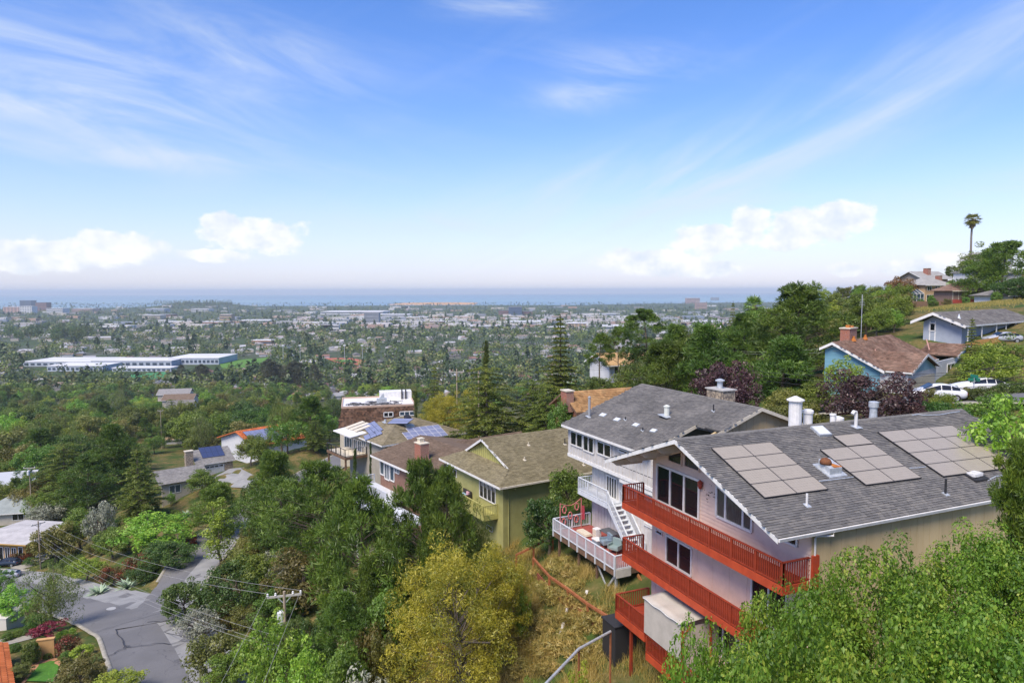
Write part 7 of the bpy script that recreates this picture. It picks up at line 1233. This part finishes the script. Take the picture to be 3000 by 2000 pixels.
# ================================================================== cars
def car(label, x, y, rz, paint, L=4.45, z=None, pitch=0.0):
    st = [(0, .32, .56, .60, .62, .50), (.12, .2, .66, .70, .78, .6), (.7, .18, .80, .86, .87, .62), (1.15, .18, .88, .95, .87, .64), (1.9, .18, .92, 1.38, .87, .60), (2.5, .18, .93, 1.47, .87, .60), (3.2, .18, .94, 1.42, .87, .58), (3.95, .18, .96, 1.12, .86, .56), (4.3, .22, .92, 1.0, .82, .56), (4.45, .35, .78, .82, .68, .5)]
    e = empty('parked_car', (x, y, (tz(x, y) + .2 if z is None else z) + CZ), rz); e.rotation_euler.y = pitch; tag(e, label, 'car'); mb = MB(); V = []; k = 8
    for xx, zl, zb_, zt, hw, ht in st: V += [(xx - 2.2, -hw * .92, zl), (xx - 2.2, -hw, (zl + zb_) / 2), (xx - 2.2, -hw * .97, zb_), (xx - 2.2, -ht, zt), (xx - 2.2, ht, zt), (xx - 2.2, hw * .97, zb_), (xx - 2.2, hw, (zl + zb_) / 2), (xx - 2.2, hw * .92, zl)]
    F2 = [(i * k + j, i * k + (j + 1) % k, (i + 1) * k + (j + 1) % k, (i + 1) * k + j) for i in range(len(st) - 1) for j in range(k)] + [list(range(k))[::-1], [(len(st) - 1) * k + j for j in range(k)]]
    b_ = mb.add(V, F2).build('body', paint, e, smooth=True); sb = b_.modifiers.new('sub', 'SUBSURF'); sb.levels = sb.render_levels = 1
    def lerp(i, f, j0, j1, g_): a, c_ = (np.array(V[i * k + j0]) * (1 - g_) + np.array(V[i * k + j1]) * g_, np.array(V[(i + 1) * k + j0]) * (1 - g_) + np.array(V[(i + 1) * k + j1]) * g_); return a * (1 - f) + c_ * f
    for sd_, (j0, j1) in ((-1, (2, 3)), (1, (5, 4))):
        for i0, f0, i1, f1, top_ in ((3, .25, 4, .9, 1), (5, .02, 5, .95, 1), (6, .05, 6, .85, 0)):
            P = [lerp(i0, f0, j0, j1, .12), lerp(i1, f1, j0, j1, .12), lerp(i1, f1, j0, j1, .80), lerp(i0, f0, j0, j1, .80)]; P = [p + np.array((0, sd_ * .012, 0)) for p in P]; MB().prism([tuple(p) for p in P], (0, -sd_ * .02, 0)).build('side_window', GLASS, e)
    for i, nm in ((3, 'windscreen'), (7, 'rear_window')):
        P = [np.array(V[i * k + 3]) * .98 + np.array((.02, 0, .03)), np.array(V[i * k + 4]) * .98 + np.array((.02, 0, .03)), np.array(V[(i + 1) * k + 4]) + np.array((0, 0, .015)), np.array(V[(i + 1) * k + 3]) + np.array((0, 0, .015))]; MB().prism([tuple(p) for p in P], (0, 0, .012)).build(nm, GLASS, e)
    tm, rm_ = mat('tyre', (.02, .02, .02), .9), mat('alloy', (.5, .5, .52), .35, metal=.6)
    for xx in (.85, 3.55):
        for sd_ in (-1, 1):
            w = MB().tube([(xx - 2.2, sd_ * .62, .32), (xx - 2.2, sd_ * .85, .32)], .32, 18).build('wheel', tm, e); MB().tube([(xx - 2.2, sd_ * .85, .32), (xx - 2.2, sd_ * .868, .32)], .2, 10).build('rim', rm_, w)
    for sd_ in (-1, 1): MB().box(-2.14, -2.0, sd_ * .62 - .16, sd_ * .62 + .16, .56, .68).build('headlight', GALV, e); MB().box(2.12, 2.2, sd_ * .58 - .12, sd_ * .58 + .12, .62, .8).build('tail_light', mat('tail_red', (.35, .02, .02), .3), e)
    return e
WPNT = mat('car_white', (.72, .73, .74), .25, spec=.6); DPNT = mat('car_navy', (.03, .045, .075), .25, spec=.6); SPNT = mat('car_silver', (.40, .42, .45), .3, spec=.6); TPNT = mat('car_teal', (.30, .55, .52), .35, spec=.5)
q = atd(2737, 1172, 56); car('white hatchback parked on the upper street behind the plum tree', q[0], q[1], -.28, WPNT, z=q[2]); q = atd(2868, 1150, 61); car('pale car parked right of the white hatchback behind the street sign', q[0], q[1], -.2, WPNT, z=q[2])
q = atd(2935, 1004, 88); car('silver white car parked above the cedar fence', q[0], q[1], -.1, SPNT, z=q[2]); q = atd(18, 1655, 116); car('dark blue car parked at the ochre house on the left edge', q[0], q[1], .1, DPNT); q = atd(12, 1668, 108); car('silver car at the left edge in front of the dark blue car', q[0], q[1], .25, SPNT); q = atd(150, 1640, 118); car('dark car half hidden behind the street lamp pole', q[0], q[1], .35, DPNT)
# ================================================================== garden at the lower left
ORW = mat('orange_stucco', (.56, .33, .14), .85, (.50, .29, .12), 1.5, 5, .1)
def low_wall(name, label, pa, pb, d_a, d_b, hh, m, th=.3, cat='wall', cap=None):
    a, b_ = ghit(*pa), ghit(*pb); z_ = min(tz(a[0], a[1]), tz(b_[0], b_[1])) - .3; e = empty(name, (a[0], a[1], z_ + CZ)); tag(e, label, cat); dv = (b_ - a)[:2]; L_ = np.hypot(*dv); e.rotation_euler.z = math.atan2(dv[1], dv[0]); MB().box(0, L_, -th / 2, th / 2, 0, hh + .3).build('wall_body', m, e); MB().box(-.05, L_ + .05, -th / 2 - .05, th / 2 + .05, hh + .3, hh + .38).build('coping', cap or m, e)
low_wall('garden_wall', 'orange stucco garden wall with a pillar end', (112, 1935), (162, 1925), 66, 69, 2.0, ORW); low_wall('garden_wall', 'low orange wall stub behind the red bush', (200, 1908), (216, 1912), 68, 66, 1.3, ORW); low_wall('carport_roof', 'white flat carport roof at the left edge', (-20, 1850), (36, 1832), 80, 82, 2.2, mat('cream_beam', (.6, .57, .5), .8), th=3.0, cat='carport')
f0, f1 = atd(-10, 1870, 82)[:2], atd(120, 1815, 86)[:2]; board_fence('fence', 'dark wooden fence behind the three clipped balls', [f0, f1], 1.5, TIMB)
def patch(name, label, pix, m, dz=.06):
    P = [ghit(*p) for p in pix]; n = len(P); c_ = np.mean(P, 0); mb = MB(); V = [(c_[0], c_[1], tz(c_[0], c_[1]) + dz + .05 + CZ)]; K = 4
    for r_ in range(1, K + 1):
        for p in P: q = c_ + (p - c_) * r_ / K; V.append((q[0], q[1], tz(q[0], q[1]) + dz + (.05 if r_ < K else .02) + CZ))
    F2 = [(0, 1 + i, 1 + (i + 1) % n) for i in range(n)] + [(1 + (r_ - 1) * n + i, 1 + r_ * n + i, 1 + r_ * n + (i + 1) % n, 1 + (r_ - 1) * n + (i + 1) % n) for r_ in range(1, K) for i in range(n)]; tag(mb.add(V, F2).build(name, m), label, kind='structure')
z8 = lambda x, y: (x / 4.48, 1650 + y / 4.48)
patch('lawn', 'small bright green garden lawn at the lower left', [z8(*p) for p in ((330, 1560), (430, 1440), (500, 1340), (600, 1300), (710, 1300), (770, 1360), (760, 1430), (700, 1560))], mat('lawn_grass', (.075, .20, .022), .95, (.055, .16, .018), 2.5, 5, .4, 60)); patch('garden_path', 'terracotta paved path round the small lawn', [z8(*p) for p in ((265, 1600), (340, 1500), (420, 1390), (380, 1310), (520, 1270), (740, 1255), (820, 1310), (780, 1350), (720, 1290), (590, 1290), (490, 1330), (420, 1440), (320, 1580))], mat('terracotta_paving', (.46, .25, .13), .9, (.38, .19, .10), 2), dz=.04)
patch('garden_path', 'pale concrete path behind the orange wall', [z8(*p) for p in ((0, 1010), (200, 950), (420, 900), (600, 870), (560, 960), (400, 1010), (180, 1060), (0, 1110))], kerbm); patch('driveway', 'pale driveway beside the weeping birch', [z8(*p) for p in ((255, 760), (380, 560), (420, 545), (510, 590), (500, 640), (380, 700))], kerbm); patch('driveway', 'concrete driveway with brick lines before the garage', [z3(*p) for p in ((1300, 190), (1480, 185), (1600, 160), (1700, 240), (1640, 300), (1520, 290), (1400, 230))], conc); patch('driveway', 'concrete apron at the ochre house', [z3(*p) for p in ((30, 790), (120, 750), (300, 765), (260, 790), (80, 850))], kerbm)
q = flatpatch(326, 1791, .55, .45, 0, 'manhole_cover', mat('manhole', (.42, .42, .40), .7), 'round pale manhole cover in the lower road', kind=None, dz=.05); tag(q, cat='manhole cover')
# ================================================================== the flat city beyond
rng = np.random.default_rng(11)
def far_ground(px, py): return ghit(px, py, 300, 9000)
CITYW = {k: mat('city_' + k, c, .85, tuple(x * .85 for x in c), .05) for k, c in dict(white=(.62, .62, .60), cream=(.55, .48, .36), tan=(.46, .34, .22), pink=(.48, .32, .25), brick=(.28, .14, .10), dark=(.06, .065, .085), blue=(.10, .14, .22), grey=(.34, .35, .36), terra=(.46, .24, .13), paleblue=(.42, .47, .53)).items()}
ROOFW_ = mat('city_roof_white', (.66, .66, .66), .8, (.55, .56, .57), .02); CGLASS = mat('city_glass', (.06, .08, .11), .15, spec=.6)
def building(label, x0, x1, yt, yb, wm_, floors=3, dep=None, roof=None, name='building', group=None, wfrac=.4, cols=0, pitched=0.0):
    """front face between pixel columns x0, x1, from roof row yt to ground row yb"""
    a, b_ = far_ground(x0, yb), far_ground(x1, yb)
    if a is None or b_ is None: return
    d = (a[1] + b_[1]) / 2; c_ = np.array([(a[0] + b_[0]) / 2, d, min(a[2], b_[2])]); Lx = abs(b_[0] - a[0]); hh = (yb - yt) * d / FPX; dep = dep or Lx * .6
    e = empty(name, W(c_)); tag(e, label, 'building', group); e.rotation_euler.z = math.atan2(b_[1] - a[1], b_[0] - a[0]) * .3
    MB().box(-Lx / 2, Lx / 2, 0, dep, -3, hh).build('walls', wm_, e); MB().box(-Lx / 2 - .5, Lx / 2 + .5, -.5, dep + .5, hh, hh + .7).build('roof', roof or ROOFW_, e)
    for i in range(floors):
        z0 = hh * (i + .32) / floors; z1_ = z0 + hh / floors * wfrac
        if cols:
            for j in range(cols): w_ = Lx / cols; MB().box(-Lx / 2 + w_ * (j + .2), -Lx / 2 + w_ * (j + .8), -.35, -.02, z0, z1_).build('window', CGLASS, e)
        else: MB().box(-Lx / 2 + .5, Lx / 2 - .5, -.35, -.02, z0, z1_).build('window_band', CGLASS, e)
    return e
B = [('dark blue office block far left on the horizon', 60, 90, 880, 900, 'dark', 5), ('dark maroon tower far left', 107, 135, 886, 912, 'brick', 6), ('pinkish apartment slab at the far left', 12, 60, 899, 918, 'pink', 5), ('white gridded office beside the pink slab', 60, 92, 897, 919, 'white', 5), ('blue white office block right of the maroon tower', 138, 182, 903, 920, 'white', 3), ('low pink building left of the wooded hill', 212, 270, 904, 914, 'pink', 2), ('cream stepped building among trees', 418, 468, 923, 936, 'cream', 2), ('beige cube block rising above the trees', 645, 677, 921, 943, 'tan', 3), ('low brown building beside the cream one', 466, 505, 921, 931, 'brick', 2), ('row of orange roofed low blocks', 585, 662, 943, 953, 'terra', 1), ('dark grey striped office tower', 1067, 1110, 916, 954, 'grey', 9), ('dark blue glass tower', 1490, 1529, 899, 925, 'blue', 6), ('brick wing left of the blue tower', 1461, 1489, 909, 924, 'brick', 3), ('brick wing right of the blue tower', 1530, 1560, 912, 924, 'brick', 3), ('long white warehouse below the blue tower', 1496, 1587, 942, 954, 'white', 1), ('tan hotel block near the right', 1660, 1718, 947, 963, 'tan', 4), ('orange striped building in the middle', 1258, 1300, 941, 951, 'terra', 2), ('teal roofed shed far right of centre', 1749, 1817, 919, 926, 'paleblue', 1), ('coral building in the middle trees', 1445, 1478, 966, 974, 'terra', 1), ('white church like gable building', 968, 993, 952, 970, 'white', 2), ('far pale office block on the right shore', 2011, 2051, 873, 889, 'pink', 4), ('small dark roofed block on the right shore', 2083, 2108, 871, 880, 'grey', 3), ('stepped pink pyramid building at the right', 2038, 2072, 886, 906, 'pink', 5), ('pink tower alone on the far right shore', 2470, 2493, 858, 876, 'pink', 6), ('long white roofed mall strip', 940, 1120, 913, 926, 'white', 2), ('white office strip right of the striped tower', 1112, 1200, 921, 932, 'white', 2), ('cream shopping strip in the middle', 1190, 1252, 929, 938, 'cream', 1), ('long pale warehouse strip at centre right', 1350, 1470, 955, 962, 'white', 1), ('white warehouse at the right of centre', 1760, 1900, 955, 966, 'white', 1), ('pale strip mall behind the flat topped pine', 1590, 1655, 958, 967, 'cream', 1), ('low white depot left of centre', 700, 790, 938, 946, 'white', 1), ('low white hall below the wooded hill', 480, 545, 942, 950, 'white', 1), ('pale school hall at the left', 300, 372, 955, 968, 'white', 1), ('tan church hall in the middle left', 738, 795, 997, 1010, 'terra', 1), ('far white clinic right of the wooded hill', 560, 610, 905, 914, 'white', 2), ('teal tinted office in the far middle', 430, 480, 904, 914, 'paleblue', 2)]
for lab, x0, x1, yt, yb, k, fl_ in B: building(lab, x0, x1, yt, yb, CITYW[k], fl_, roof=(CITYW['grey'] if k in ('dark', 'brick', 'grey', 'blue') else None), dep=None, cols=5 if lab.startswith(('white gridded', 'tan hotel', 'pinkish')) else 0)
# the school
for lab, x0, x1, yt, yb, dp in (('long pale blue school block furthest left', 70, 290, 1060, 1073, 60), ('pale blue school block with white roof in the middle', 270, 500, 1057, 1074, 45), ('pale blue school wing behind the playing field', 495, 640, 1049, 1068, 60), ('white roofed school hall in front', 140, 300, 1072, 1088, 40), ('low blue school building along the green court', 330, 500, 1078, 1088, 18)): building(lab, x0, x1, yt, yb, CITYW['paleblue'], 1, dep=dp, group='school blocks', cols=12)
GRN = mat('sports_turf', (.10, .22, .03), .95, (.085, .19, .028), .05); TRK = mat('running_track', (.40, .13, .08), .9)
patch('sports_field', 'bright green playing field behind the school', [(640, 1060), (790, 1048), (800, 1080), (690, 1086), (650, 1080)], GRN, .5); patch('sports_field', 'small green sports court in front of the school', [(380, 1100), (485, 1090), (490, 1108), (395, 1116)], mat('court_green', (.05, .22, .08), .9), .5); patch('running_track', 'red running track right of the brown grove', [(950, 1050), (1030, 1050), (1075, 1060), (1060, 1072), (1000, 1068)], TRK, .5); patch('sports_field', 'green infield inside the red track', [(970, 1056), (1025, 1055), (1050, 1062), (1005, 1064)], GRN, .8)
for i, px in enumerate((830, 880, 1010, 1062)):
    q = far_ground(px, 1062); e = empty('floodlight_mast', W(q)); tag(e, ('leftmost', 'second', 'third', 'rightmost')[i] + ' slender floodlight mast by the playing fields', 'floodlight'); MB().tube([(0, 0, -1), (0, 0, 24)], .35, 5).build('mast', GALV, e); MB().box(-1.8, 1.8, -.3, .3, 23, 24.5).build('lamp_bank', TRAN, e)
# groves
def far_plant(kind, px, py, H, label, group, name='tree', Wd=None):
    q = far_ground(px, py)
    if q is not None: return plant(kind, q[0], q[1], H=H, Wd=Wd or H * .75, name=name, label=label, cat='tree', group=group)
for i in range(15): far_plant('far_eucalyptus', 770 + 190 * rnd.random(), 1125 + rnd.uniform(-12, 20), rnd.uniform(19, 26), 'tall eucalyptus in the brown green grove beside the playing field', 'brown green eucalyptus grove', 'eucalyptus_tree', 17)
for i in range(7): far_plant('far_eucalyptus', 525 + 105 * rnd.random(), 1112 + rnd.uniform(-8, 12), rnd.uniform(14, 19), 'eucalyptus in the small grove before the green court', 'small eucalyptus grove', 'eucalyptus_tree', 13)
for i in range(26): far_plant('far_dark', 20 + 290 * rnd.random(), 985 + rnd.uniform(-12, 22), rnd.uniform(20, 30), 'tall dark tree in the dense belt above the school at the left', 'dark tree belt', 'tree', 22)
def far_px(n, y0, y1, x0=-120, x1=2480): return [(rnd.uniform(x0, x1), y0 + (y1 - y0) * rnd.random()) for _ in range(n)]
BLOCK = [(60, 650, 1055, 1092), (640, 800, 1046, 1088), (375, 495, 1088, 1118), (945, 1080, 1046, 1074)]
clear_ = lambda px, py: not any(a < px < b and c < py < d for a, b, c, d in BLOCK) and not (60 < px < 650 and 1088 < py < 1120 and rnd.random() < .8)
# nearest town houses one by one, the rest as one mass
hv = []; ROOFC = [(.28, .28, .285), (.17, .165, .165), (.24, .19, .15), (.40, .40, .41), (.22, .13, .10), (.14, .125, .12)]
def town_mesh(wc, rc, L, Wd, hh, rise):
    me = bpy.data.meshes.new('town_house'); return MB().box(-L / 2, L / 2, -Wd / 2, Wd / 2, -1, hh), MB().prism([(-L / 2 - .6, -Wd / 2 - .6, hh), (-L / 2 - .6, 0, hh + rise), (-L / 2 - .6, Wd / 2 + .6, hh)], (L + 1.2, 0, 0))
TM = []; RN = ['mid grey', 'dark grey', 'tan', 'pale grey', 'red brown', 'blackish']
for i, rc in enumerate(ROOFC):
    a, b_ = town_mesh(None, rc, 15 + i, 10, 3.2, 2.4); TM.append((a.mesh('walls', CITYW[('white', 'cream', 'white', 'tan', 'white', 'cream')[i]]), b_.mesh('roof', mat('town_roof_%d' % i, rc, .9))))
cand = [(px, py) for px, py in far_px(600, 990, 1172) if clear_(px, py)]; cand.sort(key=lambda p: -p[1]); cnt = 0; stuffH = []
for px, py in cand + [p for p in far_px(420, 938, 995)]:
    q = far_ground(px, py)
    if q is None or q[1] < 520: continue
    if cnt < 300: k = rnd.randrange(6); e = empty('town_house', W(q), rnd.choice((.35, .35 + 1.57, .5, 1.9))); tag(e, 'small house with ' + RN[k] + ' roof among the trees on the flat', 'house', 'town houses with ' + RN[k] + ' roofs'); put('walls', TM[k][0], parent=e); put('roof', TM[k][1], parent=e); cnt += 1
    else: stuffH.append(q)
mw, mr = MB(), MB()
for q in stuffH:
    L, Wd, hh = rnd.uniform(10, 24), rnd.uniform(9, 14), rnd.uniform(3, 6); a = rnd.choice((.35, 1.92, .5)); c_, s_ = math.cos(a), math.sin(a); f = lambda x, y, z_: (q[0] + x * c_ - y * s_, q[1] + x * s_ + y * c_, q[2] + CZ + z_); t_ = rnd.random()
    mw.add([f(x, y, z_) for x in (-L / 2, L / 2) for y in (-Wd / 2, Wd / 2) for z_ in (-2, hh)], [(0, 1, 3, 2), (4, 6, 7, 5), (0, 4, 5, 1), (2, 3, 7, 6)], t_); mr.add([f(-L / 2, -Wd / 2, hh), f(L / 2, -Wd / 2, hh), f(L / 2, 0, hh + 2), f(-L / 2, 0, hh + 2), f(L / 2, Wd / 2, hh), f(-L / 2, Wd / 2, hh)], [(0, 1, 2, 3), (3, 2, 4, 5), (0, 3, 5), (1, 4, 2)], rnd.random())
ROOFM = mat('town_roofs', (.3, .3, .3), .9, tone=[(.14, .135, .13), (.24, .19, .15), (.27, .27, .28), (.46, .46, .47), (.24, .14, .10)]); WALLM = mat('town_walls', (.5, .5, .5), .9, tone=[(.62, .61, .58), (.52, .46, .36), (.42, .40, .38), (.66, .66, .66)])
tag(mw.build('distant_houses', WALLM), 'walls of countless small houses far across the flat', kind='stuff'); tag(mr.build('distant_roofs', ROOFM), 'countless small roofs far across the flat', kind='stuff')
# low pale commercial blocks in the far strip
mb = MB()
for px, py in far_px(230, 897, 962, 0, 2400) + far_px(150, 922, 962, 880, 2100):
    q = far_ground(px, py)
    if q is None or q[1] < 1300: continue
    L, Wd, hh = rnd.uniform(22, 80), rnd.uniform(18, 45), rnd.uniform(5, 11); t_ = rnd.random(); x0, y0, z0 = q[0], q[1], q[2] + CZ; mb.box(x0 - L / 2, x0 + L / 2, y0, y0 + Wd, z0 - 2, z0 + hh, t_)
tag(mb.build('distant_blocks', mat('distant_blocks', (.5, .5, .5), .85, tone=[(.55, .55, .54), (.50, .46, .39), (.30, .30, .31), (.60, .60, .60), (.42, .27, .19), (.22, .26, .32), (.52, .5, .46)])), 'pale flat roofed blocks strung along the far side of the city', kind='stuff')
# trees of the flat: nearest three hundred singly, the rest as one mass
FN = dict(far_green=('mid green tree', 'far_tree'), far_lime=('lime green tree', 'far_lime_tree'), far_dark=('dark green tree', 'far_dark_tree'), far_olive=('olive tinted tree', 'far_olive_tree'), far_birch=('yellowish tree', 'far_pale_tree'), far_conifer=('dark pointed conifer', 'far_conifer'))
KN = ['far_green', 'far_green', 'far_lime', 'far_dark', 'far_olive', 'far_birch', 'far_conifer']; cand = [(px, py) for px, py in far_px(3000, 985, 1178) if clear_(px, py)]; cand.sort(key=lambda p: -p[1]); cnt = 0; rest = []
for px, py in cand:
    q = far_ground(px, py)
    if q is None or q[1] < 430: continue
    if cnt < 300: k = rnd.choice(KN); s_ = rnd.uniform(7, 13) * (1.35 if k == 'far_conifer' else 1); plant(k, q[0], q[1], H=s_, Wd=s_ * (.5 if k == 'far_conifer' else rnd.uniform(.9, 1.35)), z=q[2], name=FN[k][1], label=FN[k][0] + ' standing among the houses on the flat', cat='tree', group=FN[k][0] + 's on the flat'); cnt += 1
    else: rest.append((q, 1))
for px, py in far_px(3800, 922, 992) + far_px(3600, 888, 925, -150, 2500) + far_px(500, 880, 894, 450, 680):
    q = far_ground(px, py)
    if q is not None and q[1] > 900: rest.append((q, 0))
P = np.array([q for q, _ in rest]); nr = np.array([f for _, f in rest]); n = len(P); VV = []; FF = []; TT = []; base = 0
for near_, per in ((1, 46), (0, 16)):
    Q = P[nr == near_]; m_ = len(Q); con = rng.random(m_) < .10; hh = rng.uniform(8, 17, m_) * np.where(con, 1.6, 1); ww = np.where(con, .22, .62) * hh * rng.uniform(.8, 1.3, m_); tone_t = np.where(con, rng.uniform(0, .18, m_), rng.random(m_) ** 1.3)
    d = rng.normal(size=(m_, per, 3)); d /= np.linalg.norm(d, axis=2)[..., None]; u = rng.random((m_, per, 1)) ** .33; zc = (d[..., 2:3] * u * .5 + .5); taper = np.where(con[:, None, None], 1.15 - zc, 1.0)
    C_ = Q[:, None, :] + np.concatenate([d[..., :2] * u * ww[:, None, None] * taper, (zc * .92 + .06) * hh[:, None, None]], -1) + np.array([0, 0, CZ]); sz = (hh * (.24 if near_ else .38))[:, None, None] * rng.uniform(.6, 1.2, (m_, per, 1))
    nr_ = d + rng.normal(size=d.shape) * .5; nr_[..., 2] += .5; nr_ /= np.linalg.norm(nr_, axis=2)[..., None]; ax = np.cross(nr_, rng.normal(size=d.shape)); ax /= np.linalg.norm(ax, axis=2)[..., None]; bx_ = np.cross(nr_, ax)
    V = np.stack([C_ - ax * sz * .5, C_ + bx_ * sz * .35, C_ + ax * sz * .5, C_ - bx_ * sz * .35], 2).reshape(-1, 3); VV.append(V); FF.append(np.arange(len(V)).reshape(-1, 4) + base); base += len(V); TT.append((np.repeat(tone_t, per) + rng.normal(size=m_ * per) * .06).clip(0, 1))
tag(put('distant_trees', np_mesh('distant_trees', np.concatenate(VV), np.concatenate(FF), leafm('leaf_distant', [(.05, .08, .03), (.085, .13, .035), (.125, .175, .035), (.18, .23, .04), (.19, .17, .06)], .25, 0), np.concatenate(TT))), 'countless trees spread over the far flat and its shore', kind='stuff')
# the shore hill is wooded
# ================================================================== haze
hz = bpy.data.materials.new('haze_air'); hz.use_nodes = True; t = hz.node_tree; t.nodes.clear(); ho = t.nodes.new('ShaderNodeOutputMaterial'); pv = t.nodes.new('ShaderNodeVolumePrincipled'); pv.inputs['Color'].default_value = (.80, .92, 1.0, 1); pv.inputs['Density'].default_value = 8.0e-5; pv.inputs['Anisotropy'].default_value = .1; t.links.new(pv.outputs[0], ho.inputs['Volume'])
gx, gy0, gy1 = max(xs.max(), -xs.min()) + 900, ys.min() - 900, ys.max() + 900
tag(MB().box(-gx, gx, gy0, gy1, float(ZZ.min()) + CZ - 1.0, CZ + 48).build('haze', hz), 'thin blue haze over city and bay', kind='stuff')
